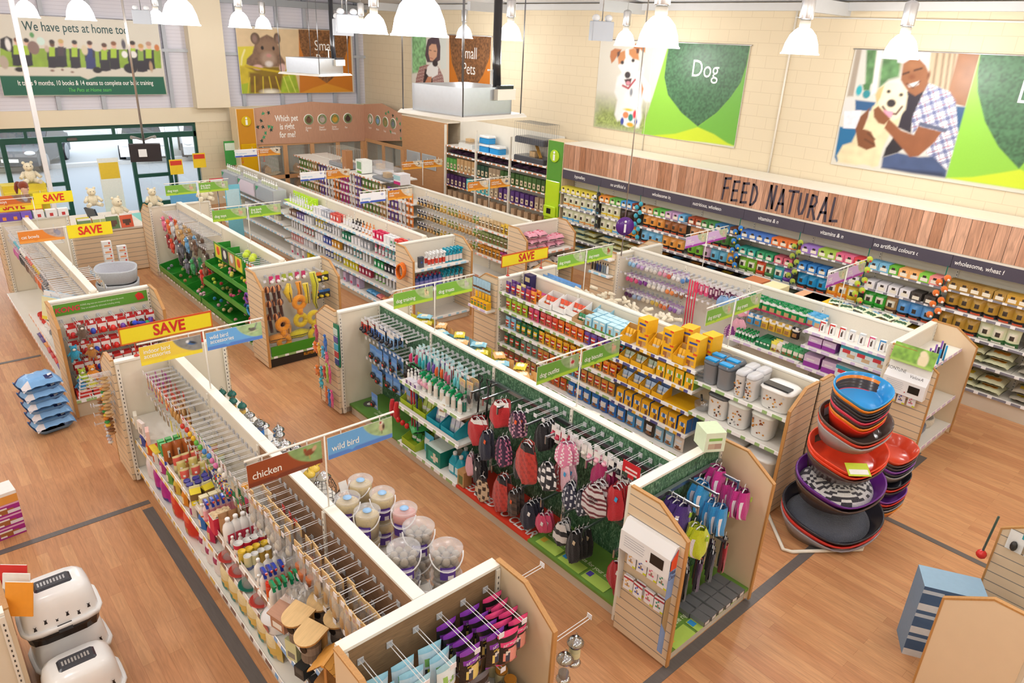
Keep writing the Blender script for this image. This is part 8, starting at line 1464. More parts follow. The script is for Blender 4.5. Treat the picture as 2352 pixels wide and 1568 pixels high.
for k in range(2):obj('felt_pet_bed',MB().lathe([(.27,0),(.33,.04),(.36,.26),(.345,.28),(.31,.25),(.28,.06),(.0,.05)],26,['#c3c7cd','#bfc4cb','#c8ccd2','#b8bcc4','#c4c6cc','#7a2a8a' if k else '#c4c6cc'],'cloth',sy=.85,power=3,cap1=False),None,(2.9,14.2-.0*k,.3+.26*k),(R(4),0,R(-20)),('upper grey felt pet bed with a purple cushion' if k else 'lower grey felt pet bed under another'),'bed')
obj('bed_plinth',MB().box(-.3,-.25,0,.3,.25,.29,'#d8d0c0','card'),None,(2.9,14.2,0),(0,0,0),'low cream plinth under the grey felt pet beds','plinth')
lay('flat_toy_pack',.3,.03,.3,'#e8e4ec').put((2.7,13.4,.175),0,'flat lilac checked cushion on the base beside the grey beds')
hp_=[('pink octopus','#f07a9a',15.55,1.34),('red snake','#a82a2c',15.4,1.0),('orange fox','#f0702a',15.25,1.34),('orange-red lobster','#e8482a',15.2,.95),('black and white badger','#d8d8dc',15.0,1.34),('spotted dog','#8a8a92',14.85,1.0),('cream sheep','#dcb88a',14.7,1.34),('grey husky','#6a6a74',14.6,1.0),('tan puppy','#c89a5a',14.45,1.3),('blue bird','#6aa8d8',14.2,1.2),('charcoal raccoon','#3a3438',14.75,.8),('grey elephant','#7a7a88',14.4,.72),('green crocodile','#3aa05a',14.05,.8),('scarlet long-legged monkey','#e0301c',13.55,.72),('brown beaver','#6a4a34',13.75,1.25),('brown fox','#8a5a30',13.35,.9),('dark brown bear','#4a3428',13.1,1.15),('striped raccoon','#8a7a6a',13.95,1.3)]
for n,c,y,z in hp_:
 for j in range(2):plush(n+' plush on the dog toy hooks, '+('in front' if j==0 else 'behind'),c,.07,.1,(4.22+.16*j,y+.03*j,z),'-x')
for i in(2,3):f2.hooks('-x',i,[(.07+.1*k,z)for z in(1.4,1.15)for k in range(12)])
f2.hooks('-x',0,[(.07+.1*k,1.4)for k in range(12)]);f2.hooks('+x',1,[(.07+.1*k,1.3)for k in range(8)])
def ballbin(label,y0,y1,z,d,h,n,cols,x=4.55,rr=.034):
 t=thing('toy_bin',label,'bin',(x,y0,z),SIDE['-x']);w=y1-y0
 m=MB();m.box(-w,-d,0,0,0,.012,'#2f8f2e','gloss').box(-w,-d,0,0,-d+.012,h,'#37a034','gloss')
 for k in range(4):m.prism([(0,0),(-d,0),(-d,h),(0,h*2)],-w*k/3-.006,-w*k/3+.006,'x','#2f9030','gloss')
 obj('divided_tray',m,t)
 for k in range(n):
  c=cols[(k*len(cols))//n];nm={'#':'ball'}[c[0]]
  o=obj('toy_ball',_TB.setdefault((c,rr),MB().ball(0,0,0,rr,col=c,mat='plush',n=10).mesh('toy_ball')),None,(x-d+.06+random.random()*(d-.1),y0+.05+(w-.1)*(k+.5)/n,z+.045+rr+random.random()*.03),(0,0,0),'%s ball from the far end in the %s'%(ORD[k],label),'ball','toy balls')
_TB={}
ballbin('upper green toy bin',11.0,12.9,.98,.46,.1,26,['#e2487a','#e8d83a','#d8d84a','#f0a0a0','#e8c060','#c8e03a']);ballbin('middle green toy bin',11.0,13.0,.62,.5,.12,28,['#2a3a8a','#f08aa0','#e8507a','#8a8a2a','#d83a3a','#c8e03a']);ballbin('bottom green toy bin',10.85,13.1,.21,.54,.12,34,['#f0a0b0','#f0c080','#e8a0a0','#f0d890','#e8b0b8','#2a9ad0']);ballbin('far bottom green toy bin',13.15,15.6,.21,.54,.12,24,['#f4c0cc','#d8a060','#c8904a','#a87a4a','#b8d060','#8a8a90'])
t=thing('toy_bin','tall green open-topped bin with dog photos on its front','bin',(4.55,11.5,1.15),SIDE['-x']);m=MB().box(-1.3,-.3,0,0,-.29,.3,'#4a9a3a','gloss')
for k in range(4):m.box(-1.3+.43*k-.006,-.29,0,-1.3+.43*k+.006,0,.26,'#3aa03a','gloss')
obj('tray',m.box(-1.3,-.3,0,0,0,.01,'#2f8f2e','gloss'),t)
for k,c in enumerate(('#e8d83a','#3a3a3c','#c8986a','#e8d83a')):obj('photo_panel',MB().box(-1.24+.31*k,-.303,.03,-.97+.31*k,-.301,.27,c,'print').ball(-1.1+.31*k,-.305,.17,.07,.004,.08,'#e8e4e0' if k in(1,2)else '#e8542a','print',10),t)
for k in range(4):obj('toy_ball',MB().ball(0,0,0,.06,col='#cfe43a',mat='plush',n=12),None,(4.38+.08*(k%2),11.4+.13*k,1.44+.0*k),(0,0,0),'%s big lime tennis ball on top of the photo-fronted bin'%ORD[k],'ball','big tennis balls')
hv(V('dog toy packet',lambda c:pack('dog_toy_packet',.08,.14,.05,'#e8e0e4',[('r',0,.75,1,1,'#e8843a')],(c,.08,.08),nu=4),'teal:#2a9ab8 pink:#e03a8a blue:#2a6ac8 red:#d8344a'),'-x',4.26,11.45,10.85,8,1.36,'nearest dog toy hooks',A1,deep=2,dstep=.08)
for k,(c,n)in enumerate((('#7a3aa8','purple ring'),('#2a9ad8','sky blue ring'),('#d8304a','red ring'))):obj('throw_ring',MB().tube([(0,.08*math.cos(a),.08*math.sin(a))for a in(2*PI*j/16 for j in range(17))],.018,8,c,'gloss'),None,(4.06,10.95-.04*k,.95-.2*k),(0,0,0),n+' toy hung beside the giant plush unit','toy')
def bear(label,x,y,z,c='#f1e6c8',s=1.,rz=0):
 t=thing('teddy_bear',label,'soft toy',(x,y,z),rz);t.scale=(s,)*3
 obj('body',MB().ball(0,0,.12,.1,.09,.12,c,'plush',12),t);obj('head',MB().ball(0,-.02,.28,.08,.075,.075,c,'plush',12).ball(0,-.09,.26,.035,.03,.03,'#e8d8b4','plush',8),t)
 for q in(-1,1):obj('leg',MB().tube([(q*.06,-.04,.05),(q*.12,-.16,.04)],[.045,.04],8,c,'plush'),t);obj('arm',MB().tube([(q*.08,0,.18),(q*.15,-.08,.1)],[.035,.03],8,c,'plush'),t);obj('ear',MB().ball(q*.06,0,.35,.028,.015,.028,c,'plush',8),t);obj('eye',MB().ball(q*.03,-.09,.3,.008,.006,.008,'#2a1c14','gloss',6),t)
bear('cream bear sprawled on the far dog toy end unit',4.15,15.85,1.52);bear('cream bear by the red seat on the far dog toy end unit',5.2,15.9,1.52,s=1.1);bear('cream bear hugging the till screen',3.35,17.4,1.3,s=1.1);bear('cream bear sitting on the till counter',3.75,17.2,1.02,s=1.3,rz=.5);bear('white teddy on the yellow display by the doors',2.6,19.6,1.5,s=1.3)
for z,w,r in((1.322,'top',.03),(1.022,'second',.028),(.742,'third',.028),(.452,'fourth',.03)):
 for i in range(4):
  y1=15.7-1.25*i;sp=(('grey:#c8ccd4 white:#e8e8ee lime:#c8e83a','white:#ecebf0 grey:#b8bcc8 red:#d85a50','cream:#e8e4d8 black:#2c2a30 orange:#e08a4a','crimson:#d8285a white:#f0f0f2 scarlet:#e0403a'),('brown:#8a6a5a violet:#7a6aa8 white:#e8e8ea','yellow:#e0c83a grey:#8a94a4 white:#eceaf0','green:#2a8a6a white:#ecebf0 silver:#b8bcc4','pink:#e87a9a aqua:#6ac0c8 purple:#6a3a9a'),('white:#ecebf0 red:#c85a5a','white:#ecebf0 blue:#4a5ab0 amber:#e0a03a','grey:#9aa0a8 teal:#3a98a0 white:#eceaf0','green:#2a9a5a black:#33313a mauve:#a8809a'),('pink:#e8a8a8 white:#e8e4ea','white:#eceaf0 cobalt:#2a4ab0 yellow:#e8d83a','yellow:#e8dc2a crimson:#b83a5a','lime:#6ac03a white:#eceaf0 black:#22222a'))[(1.322,1.022,.742,.452).index(z)][i]
  rv(V('care bottle' if(i+int(z*10))%2 else 'care box',(lambda c:bottle('care_bottle',r,.17,(c,'#f0eef2',c),c))if(i+int(z*10))%2 else(lambda c:carton('care_box',.09,.15,.07,c,[('r',.1,.3,.9,.7,'#f2f0f4')],c)),sp),'-x',7.05,y1,y1-1.15,9,z,'%s shelf of %s health bay'%(w,ORD[3-i]),A1,deep=2 if z>1 else 1,dstep=.1)
rv(V('flat carton',lambda c:lay('flat_carton',.2,.1,.14,c),'blue:#5aa8e0 coral:#f08a8a orange:#f0a070 white:#f0ecec'),'-x',6.98,12.1,10.95,6,.155,'base deck of the health side',A1);rv(V('carton',lambda c:carton('care_box',.12,.2,.12,c,[('r',.1,.1,.9,.4,'#c83a6a')],c),'white:#ecebf0 yellow:#e8dc2a white:#f0eef0 lilac:#c8b8d8'),'-x',6.98,15.6,12.3,12,.155,'long base deck of the health side',A1)
hv(V('brush pack',lambda c:pack('brush_pack',.06,.18,.04,'#d8dce0',[('r',0,.75,1,1,'#4a9a6a')],(c,.04,.1),nu=4),'black:#26262a teal:#2a8a8a red:#c83a3a'),'-x',7.0,11.3,10.8,5,1.4,'grooming hooks',A1,deep=2);f3.hooks('-x',0,[(.06+.1*k,z)for z in(1.4,1.1)for k in range(5)])
for k in range(3):
 t=thing('locked_case','%s glass-fronted medicine case from the pier on the health side'%ORD[k],'cabinet',(6.9,18.9-1.1*k,1.14),SIDE['-x']);obj('body',MB().box(-.52,-.02,0,.52,.3,.36,'#b8bcc2','paint'),t);obj('glass_door',MB().box(-.48,-.03,.03,.48,-.02,.33,'#aab0b8' if k!=1 else '#e8d8e4','gloss'),t);obj('green_corner',MB().flat([(-.48,.33),(-.3,.33),(-.48,.2)],'#3aa06a','print',-.032),t)
 row(bottle('care_bottle',.04,.14,('#e8ebe4','#c8d0b0','#f0f0ee'),'#e8e8e8'),'-x',7.0,19.3-1.1*k,18.4-1.1*k,7,1.505,'pale bottle',A1,'top of the %s medicine case'%ORD[k])
 rv(V('small carton',lambda c:carton('care_box',.1,.1,.08,c,[],c),'white:#eeeef0 grey:#a8acb4 cream:#d8d0b8'),'-x',7.0,19.3-1.1*k,18.4-1.1*k,7,.782,'shelf under the %s medicine case'%ORD[k],A1)
t=thing('display_tray','neon lime moulded tray on the top health shelf','tray',(7.15,15.35,1.325),SIDE['-x']);obj('tray',MB().box(-.6,-.12,0,.6,.14,.02,'#c8f03a','gloss').box(-.6,.12,0,.6,.14,.2,'#c8f03a','gloss'),t);obj('curved_end',MB().prism([(-.12,0),(.14,0),(.14,.22),(.0,.2),(-.1,.1)],.58,.61,'x','#b8ec2a','gloss'),t)
K_tz=spray('spray_bottle',.04,.2,('#1a9ab4','#e8dcd8','#1a9ab4'),'#17a0bc','#17a0bc');K_jg=bottle('plastic_bottle',.05,.22,('#3a3a8a','#8a8ac8','#2a4a90'),'#a82a4a');K_wt=spray('spray_bottle',.032,.18,('#f0f0f0','#d84a3a','#f4f4f4'),'#f2f2f2','#e8e8e8')
row([K_wt,K_tz],'-y',10.34,7.2,8.0,10,1.122,['white spray bottle','turquoise spray bottle'],'orange hoops','upper shelf of cleaning sprays',deep=2);row([K_jg,K_tz],'-y',10.32,6.9,8.0,11,.722,['navy cleaner bottle','turquoise spray bottle'],'orange hoops','lower shelf of cleaning sprays',deep=2);carton('care_box',.1,.2,.06,'#4a4e58',[('e',.5,.5,.2,.15,'#2a5ac0')],'#4a4e58').put((7.05,10.34,1.122),0,'dark grey boxed brush at the outer end of the upper spray shelf')
for k in range(4):obj('training_hoop',MB().tube([(0,.11*math.cos(a),.13*math.sin(a))for a in(2*PI*j/18 for j in range(19))],.016,8,'#f07a1c','gloss'),None,(6.72-.03*k,10.45-.02*k,1.1),(0,.1,0),'%s orange hoop hung on the slatted panel beside the sprays'%ORD[k],'hoop')
for i,s in((1,'hay_green:#8a9a4a amber:#d8a03a tan:#c89a5a leaf:#6a9a3a'),(2,'navy:#2a3a5a brown:#8a6a44 dark_green:#2a4a3a yellow:#d8b83a')):
 y1=10.75+1.25*(i+1);f4.hooks('-x',i,[(.1+.12*k,z)for z in(1.36,1.06,.76)for k in range(10)])
 for z,w in((1.36,'top'),(1.06,'middle'),(.76,'low')):hv(V('chew packet',lambda c:pack('chew_packet',.1,.2,.06,'#e4ded0',[('r',0,.75,1,1,c),('r',.1,.1,.9,.6,c)],('#c8a060',.07,.08),nu=4),s),'-x',9.8,y1,y1-1.2,9,z,'%s chew hooks, %s small animal bay'%(w,ORD[i]),A1,deep=1)
for z,w,s in((1.202,'top','straw:#d8c09a straw:#c8a878 yellow:#e0b83a'),(.902,'middle','sage:#8a9a5a olive:#7a8a4a olive:#8a8a5a'),(.602,'low','amber:#e0982c amber:#e0982c magenta:#b83a8a')):rv(V('small animal pouch',lambda c:dp(c,.13,.2,'#6a5a3a'),s),'-x',9.72,12.,10.85,9,z,w+' shelf of the nearest small animal bay',A1,deep=2)
for i in range(3,8):
 for z,w in((1.202,'top'),(.902,'middle'),(.602,'low')):
  y1=10.75+1.25*(i+1);rv(V('animal feed bag',lambda c:dp(c,.15,.24,'#e8e4dc'),('violet:#6a4a9a white:#e8e6ea orange:#e8843a','green:#5a8a3a khaki:#8a9a5a tan:#c0a070','magenta:#b8308a white:#ece8ec violet:#7a5aa8')[(i+int(z*10))%3]),'-x',9.72,y1,y1-1.2,7,z,'%s shelf, %s small animal bay'%(w,ORD[i]),A1)
def cage(label,x,y,z,w,d,h,base,bc,bars='#d8dadc',solid=None):
 t=thing('pet_cage',label,'cage',(x,y,z),SIDE['-x']);obj('base_tray',MB().cham(-w/2,-d/2,0,w/2,d/2,base,.02,bc,'gloss'),t)
 if solid:obj('clear_walls',MB().box(-w/2+.01,-d/2+.01,base,w/2-.01,d/2-.01,h,'#e8ecee',solid),t)
 else:
  m=MB()
  for k in range(15):
   u=-w/2+w*k/14
   for q in(-d/2,d/2):m.tube([(u,q,base),(u,q,h)],.0025,4,bars,'metal',False)
  for k in range(8):
   q=-d/2+d*k/7
   for u in(-w/2,w/2):m.tube([(u,q,base),(u,q,h)],.0025,4,bars,'metal',False)
   m.tube([(-w/2,q,h),(w/2,q,h)],.003,4,bars,'metal',False)
  obj('wire_lattice',m,t)
 obj('shelf_house',MB().box(-.12,-.08,base,.08,.08,base+.12,'#dcb888','woodx'),t)
 return t
cage('tall white-barred cage at the far end of the cage shelf',9.9,18.2,1.56,1.1,.45,.5,.1,'#9a9ea6','#e8eaec');cage('clear plastic hamster home with a wooden house inside',9.85,15.9,1.56,.9,.42,.32,.06,'#8a8f96',solid='clear');cage('low pale hamster home behind the clear one',10.25,16.9,1.56,.7,.4,.28,.1,'#e8e4e8',solid='frost')
carton('hutch_box',.35,.34,.3,'#f0f2ec',[('r',.1,.0,.9,.2,'#7ab83a'),('r',.2,.25,.8,.8,'#8ab08a')],'#eef0ea').put((9.85,17.1,1.56),SIDE['-x'],'white and green cage box beside the tall cage');carton('hutch_box',.22,.5,.2,'#b8835a',[],'#a8744a').put((9.72,17.75,1.56),SIDE['-x'],'tall brown cardboard box on the cage shelf');carton('hutch_box',.3,.26,.3,'#ece4e8',[('r',0,0,1,.3,'#c82a7a'),('r',0,.4,1,.8,'#a8d0d8')],'#e8e4ea').put((9.85,15.25,1.56),SIDE['-x'],'aqua and magenta box at the near end of the cage shelf')
for k in range(10):lay('bedding_bag',.24,.16,.3,'#e8a0b4',[('e',.3,.3,.15,.15,'#d82a5a'),('e',.7,.4,.15,.15,'#e03a68'),('e',.45,.75,.15,.15,'#d83060')],'#f0d0d8').put((9.85+.26*(k%4),10.45,.985+.13*(k//4)),random.uniform(-.2,.2),'%s pink heart bedding bag, %s layer of the pile'%(ORD[k%4],('bottom','middle','top')[k//4]),'pink heart bedding')
row(carton('treat_carton',.1,.09,.1,'#1f7a4a',[('r',.2,.3,.8,.7,'#d8e8d8')],'#2a8a58'),'-y',10.26,9.6,10.1,4,.982,'dark green carton','outer panel','front of the pink bedding shelf');row(lay('bedding_bag',.3,.2,.25,'#e4d8d0',[('r',.3,.3,.7,.7,'#7a4a5a')]),'-y',10.4,9.7,10.8,3,.605,'clear bedding bag','outer panel','under the pink bedding')
ts=thing('tall_shelving','tall small animal shelving with brown rails beside the plywood board','shelving',(12.87,0,0));MT=Matrix.Translation((-.05,16.75,0))@Euler((0,0,SIDE['-x'])).to_matrix().to_4x4()
for i in range(3):
 back_panel(ts,MT,i*1.4,1.4,2.9,'paint','#f0eadc');m=MB().box(-.02,-.56,0,.02,-.5,2.75,'#eee8da','paint');o=obj('upright',m,ts);o.matrix_local=MT@Matrix.Translation((i*1.4,0,0))
 for z in(2.2,1.98,1.55,1.1,.65,.2):add_shelf(ts,MT,i*1.4,1.4,.52,z,[RST,RST])
 y1=16.7-1.4*i
 for z,w,s,n in((1.552,'upper',('green:#5aa04a tan:#c8a070 tan:#c0986a','dark_green:#2a4a3a brown:#a08a70 forest:#3a5a2a','forest:#3a5a2a moss:#4a6a34 forest:#3a5a2a')[i],8),(1.102,'middle',('purple:#4a2a5a purple:#4a2a5a aqua:#5ac0c0','aqua:#5ac0c8 kraft:#b09a80 purple:#5a3a7a','purple:#5a3a7a purple:#4a2a6a kraft:#a89078')[i],7),(.652,'lower','kraft:#c0a080 tan:#b89470',5)):
  rv(V('small animal feed box',lambda c:carton('feed_box',.14,.3 if c not in('#c8a070','#c0986a')else .34,.14,c,[('r',.1,.1,.9,.5,'#d8c8a8'),('e',.5,.35,.2,.12,'#5a4a3a')],c),s),'-x',12.36,y1,y1-1.3,n,z,'%s brown-railed shelf, %s tall bay'%(w,ORD[i]),A1)
 row(lay('flat_box',.3,.12,.4,'#3a2438',[('r',.2,.2,.8,.6,'#6a4a6a')]),'-x',12.5,y1,y1-1.3,4,1.985,'flat dark purple box',A1,'slim shelf of the %s tall bay'%ORD[i])
for k,(y,z)in enumerate(((15.2,2.2),(15.2,2.42),(14.75,2.2))):t=thing('carry_box',('lower','upper','separate')[k]+' blue pet carry box with a white lid on the tall shelving','box',(12.55,y,z),SIDE['-x']);obj('tub',MB().cham(-.2,-.14,0,.2,.14,.16,.03,'#2a9ae0','gloss'),t);obj('lid',MB().cham(-.21,-.15,.15,.21,.15,.21,.03,'#f0f2f4','gloss'),t)
c=cage('two-storey black rabbit cage on the tall shelving',12.55,13.3,2.2,1.1,.48,.95,.14,'#4a4c54','#8a8a88');obj('upper_tray',MB().cham(-.55,-.24,.45,.55,.24,.6,.03,'#4a4c54','gloss'),c);obj('ramp',MB().box(-.04,-.25,0,.04,.15,.015,'#d8a04a','woody'),c,(.1,0,.3),(R(40),0,R(70)))
cage('low white hamster base on the tall shelving',12.6,16.0,2.2,.6,.4,.16,.12,'#e4e4e0','#d8d8d8')
def dogbed(label,x,y,z,L,c,rim=None,cushion=None,tilt=16,h=.2,grp=None):
 t=thing('dog_bed',label,'dog bed',(x,y,z),R(-41));t.rotation_euler=(R(tilt),0,R(-41));n=40;m=MB()
 def ring(r,zz,dip):return[(L/2*r*math.cos(a),L*.39*r*math.sin(a),zz-dip*h*.45*math.exp(-(((a-4.71+PI)%(2*PI)-PI)/.55)**2))for a in(2*PI*k/n for k in range(n))]
 R_=[ring(.8,0,0),ring(.92,h*.6,.5),ring(1,h,1),ring(.99,h+.012,1),ring(.95,h+.008,1),ring(.82,.05,.1),ring(.75,.03,0)];P=[p for q in R_ for p in q];F,C=[],[]
 for j in range(6):
  for k in range(n):F.append((j*n+k,j*n+(k+1)%n,(j+1)*n+(k+1)%n,(j+1)*n+k));C.append((rim or c)if j in(2,3)else c)
 F+=[tuple(range(n-1,-1,-1)),tuple(range(6*n,7*n))];C+=[c,c];m.add(P,F,C,'gloss',True);obj('shell',m,t)
 if cushion:
  a=cushion if callable(cushion)else(lambda u,v:cushion)
  obj('cushion',MB().grid(lambda u,v:(L*.42*v*math.cos(2*PI*u),L*.32*v*math.sin(2*PI*u),.06+.09*math.sqrt(max(0,1-v**4))+.012*math.sin(6*PI*u)*v),40,12,a,'plush'),t)
BS=[(1.66,.62,['#2a9ade','#f08a2c','#33313a','#3a3436','#33313a','#e0405a','#4a3432','#f08a2c','#e0301c'],.036),(1.3,.78,['#5a4c46','#e0452c','#a8a4a8'],.04),(.94,.86,['#ee4a2c','#ee4a2c','#5a4a44'],.045),(.56,.98,['#6a2a8a','#5a4a42'],.06),(.14,1.12,['#33323a','#d8362c','#9a989e'],.05)]
chev=lambda u,v:'#3c3a40' if int((v*math.sin(2*PI*u)*9+abs(((v*math.cos(2*PI*u)*5)%1)-.5)*2)+40)%2 else '#eceae6'
CN={'#2a9ade':'bright blue','#f08a2c':'orange','#33313a':'black','#3a3436':'charcoal','#e0405a':'raspberry','#4a3432':'brown','#e0301c':'red','#5a4c46':'brown','#e0452c':'red','#a8a4a8':'pale grey','#ee4a2c':'orange-red','#5a4a44':'brown','#6a2a8a':'purple-rimmed','#5a4a42':'brown','#33323a':'black','#d8362c':'red','#9a989e':'grey','#d0482c':'orange-red','#8a4ab0':'violet','#e88a2c':'orange','#4a4044':'dark brown'}
for i,(z,L,cs,dz)in enumerate(BS):
 for k,c in enumerate(cs):dogbed('%s plastic dog bed, %s down in the %s tier of the front rack'%(CN[c],ORD[k],('top','second','third','fourth','bottom')[i]),7.22+.03*i*0,2.5,z-dz*k,L-.004*k,c,None if c!='#6a2a8a' else '#6a2a8a',(None,None,None,chev,'#565a66')[i]if k==0 else None,h=.2+.01*i,grp='front rack')
for i,(z,cs)in enumerate(((.82,['#d0482c','#4a4044','#4a4044','#8a4ab0','#33323a','#9a989e']),(.5,['#33323a','#d8362c','#33323a']),(.3,['#8a4ab0','#d8362c','#4a4044','#9a989e','#e88a2c']))):
 for k,c in enumerate(cs):dogbed('%s small dog bed, %s down in the %s stack of the rear rack'%(CN[c],ORD[k],('upper','middle','lower')[i]),7.92,2.28,z-.04*k,.6-.004*k,c,tilt=10,h=.17)
obj('price_card',MB().box(-.12,-.08,0,.12,.08,.004,'#c8d83a','card').box(-.1,-.06,.004,.1,-.0,.006,'#f4f4f0','card'),None,(7.02,2.25,1.02),(R(25),0,R(-41)),'lime price card lying in the orange-red dog bed','card')
t=thing('bed_rack','cream tubular floor rack carrying the tiers of dog beds','rack',(7.2,2.5,0));obj('base_tube',MB().tube([(-.25,.55,.02),(-.7,.1,.02),(-.66,.02,.02),(.0,-.45,.02),(.1,-.42,.02),(.12,-.36,.02)],.02,8,'#efe9da','paint'),t);obj('mast',MB().tube([(.1,.12,.0),(.1,.12,1.6)],.02,8,'#d8d4cc','paint'),t)
for z,L,_,_ in BS:obj('shelf_arm',MB().box(-.2,-.05,0,.12,.12,.012,'#d8d4cc','paint'),t,(0,0,z-.42 if z>1.6 else z-.14 if z>.3 else .01),(0,0,0))
K_lb=lay('litter_bag',.46,.17,.36,'#7fb4ea',[('r',0,.7,.5,1,'#2a3a80'),('e',.72,.2,.1,.14,'#25326a'),('e',.72,.22,.06,.07,'#f0f2f6'),('e',.4,.8,.15,.1,'#dfe8f4'),('r',.05,.05,.18,.2,'#e8e4ea')],'#6fa4de')
for k in range(5):K_lb.put((.98-.012*k,10.05,.148*k),R(8)+random.uniform(-.05,.05),'%s pale blue litter bag from the floor in the pile by the slatted panel'%ORD[k],'stacked litter bags',sc=(1,1,1.55))
def litter(label,x,y,z,rz,flip):
 t=thing('litter_box',label,'litter box',(x,y,z),R(rz));w,d=.54,.4
 obj('base_tray',MB().lathe([(.46,0),(.49,.1),(.5,.12)],24,'#2c2624','gloss',sx=w,sy=d,power=5),t);obj('rim',MB().lathe([(.52,.1),(.54,.13),(.53,.15),(.48,.14)],24,'#f4f3f2','gloss',sx=w,sy=d,power=5),t);obj('hood',MB().lathe([(.49,.13),(.46,.3),(.42,.38),(.34,.42),(.0,.43)],24,'#f6f5f4','gloss',sx=w,sy=d,power=5,cap0=False,cap1=False),t)
 q=MB().cham(-.13,-.07,.405,.13,.07,.44,.015,'#3a3c44','gloss');obj('handle_plate',q,t);s=MB()
 for k in range(9):s.box(-.1+.022*k,-.03,.44,-.088+.022*k,.02,.443,'#c8ccd0','chrome')
 obj('vent_slot_pattern',s,t);obj('latch',MB().box(-.05,-.212,.08,.05,-.2,.15,'#2a2628','gloss'),t);m=MB();rg=random.Random(4)
 for k in range(6):
  u,v=-.19+.075*k,.19+.03*(k%2);m.flat([(u-.012,v-.02),(u+.012,v-.02),(u+.006,v+.01),(u+.012,v+.024),(u,v+.016),(u-.012,v+.024),(u-.006,v+.01)],'#221e20','print',-.192+.02*(v-.19));
 obj('cat_print_pattern',m,t);return t
litter('topmost white hooded litter box with cat prints',.3,5.66,.44,0,1);litter('white litter box under the topmost one',.32,5.72,.0,4,1);litter('front white hooded litter box with a grey grille',.3,5.2,.0,0,1)
K_cf=carton('cat_food_box',.34,.13,.24,'#a8288a',[('e',.55,.4,.3,.3,'#f0ece8'),('e',.55,.4,.24,.2,'#a8683a'),('r',.75,.1,.95,.4,'#e8e4ea'),('r',0,.8,1,1,'#e8b0d0')],'#a02486','#e8a0c8')
for k in range(4):K_cf.put((.14,7.95,.132*k),.1,'%s magenta cat food box from the floor in the stack at the floor strip'%ORD[k],'magenta cat food boxes')if k<3 else carton('cat_food_box',.34,.13,.24,'#e8a04a',[('r',0,.7,1,1,'#f4f0ec')],'#e8a04a','#f2efec').put((.14,7.95,.396),.1,'orange and white cat food box on top of the magenta ones')
t=End('low end unit at the camera side with an orange edge and cat leaflets',-.72,5.35,'+y',w=1.36,d=.9,H=1.0,pH=1.0,panels=('paint','paint'));t.base(.8,.1,None)
for k,(c,n)in enumerate((('#d8302c','red cat care booklet'),('#f0efec','white leaflet'),('#ee9a2c','orange leaflet'))):obj('booklet',MB().box(-.1,-.006,0,.1,.006,.26,c,'card',top='#f4f2ee'),None,(.04,5.62-.12*k,.88),(R(-20),0,R(-40)),n+' in the clear rack over the litter boxes','booklet')
u=End('camera-side end unit with a plain maple panel and slatted inner wall',6.18,.32,'+y',w=1.36,d=.58,H=1.34,pH=1.36,panels=('paint','slatboard'));u.base(.5,.12,None)
for k in range(3):carton('seat_cover_box',.5,.26,.3,'#46648c',[('r',0,0,1,.35,'#dfe2e8'),('r',.08,.78,.3,.9,'#c8d4e4'),('r',.5,.55,.9,.68,'#e8ecf2')],'#7a9ab8','#8fb0c8').put((6.3,1.02,.262*k),R(-60),'%s blue car seat box from the floor beside the maple panel'%ORD[k],'blue car seat boxes')
hv(V('poo bag card',lambda c:pack('waste_bag_card',.13,.2,.05,'#f0efec',[('r',.7,.8,1,1,'#3aa0a8')],(c,.06,.1),nu=4),'dark:#33302e dark:#3a3634 lime:#c8d83a'),'-x',6.82,.85,.4,3,1.2,'slatted wall at the camera side',A1,deep=1);obj('red_rope',MB().tube([(0,0,0),(-.02,.02,-.4)],.01,6,'#3a4a3c','cloth').ball(-.02,.02,-.42,.045,col='#d8302c',mat='gloss',n=10),None,(6.8,.95,1.3),(0,0,0),'red ball on a dark rope hung by the slatted wall','toy')
t=thing('till_counter','till counter with a slatted timber front near the doors','counter',(2.4,16.6,0));obj('counter_body',MB().box(0,0,0,1.7,1.6,.92,'#d8b080','woodx'),t);obj('worktop',MB().box(-.04,-.04,.92,1.74,1.64,.96,'#e8dccc','paint'),t);obj('slatted_front',MB().box(-.01,-.03,.02,1.71,-.001,.9,'#cc9a66','slatboard'),t)
t=thing('till_screen','dark till screen on a stand','screen',(3.3,17.2,.96));obj('screen',MB().box(-.02,-.16,.12,.02,.16,.36,'#3a4450','gloss'),t,(0,0,0),(0,R(-15),.4));obj('stand',MB().tube([(0,0,0),(0,0,.2)],.03,8,'#26262a','gloss'),t)
for k in range(6):carton('magazine',.24,.3,.02,('#8aa04a','#c88a5a','#5a7a4a','#d85a34','#6a8a5a','#a8b878')[k],[('r',0,.8,1,1,'#e8d83a' if k==0 else '#f0ece4'),('e',.5,.4,.3,.25,'#5a3a2a')]).put((2.95+.27*(k%4),16.55-.12*(k//4),.965+.0*k),0,'%s magazine along the till counter front'%ORD[k],'magazines',rx=-.25)
for k,(x,c,n)in enumerate(((1.55,'#6a4ab0','purple'),(1.72,'#6a4ab0','second purple'),(1.9,'#7a5ac0','third purple'),(2.1,'#f0eeee','white'),(2.3,'#f0eeee','second white'),(2.5,'#f2f0f0','third white'))):carton('pouch_box',.17,.14,.12,c,[('r',.3,.2,.6,.5,'#e8943a' if k<3 else '#c83a3a')],c).put((x,15.8,1.522),0,n+' box on top of the far cat end unit')
p=thing('person','red-haired person with a ponytail in a dark green top, looking down at the till','person',(2.28,18.3,0),.8)
bm=MB().lathe([(.07,.0),(.09,.45),(.1,.82),(.17,.95),(.16,1.1),(.2,1.3),(.19,1.4),(.07,1.46),(.055,1.5),(.06,1.53),(.085,1.58),(.09,1.65),(.07,1.73),(.03,1.76)],18,['#2a2c34']*3+['#1f4a3e']*4+['#e8bfa4']*6,'cloth',sy=.75)
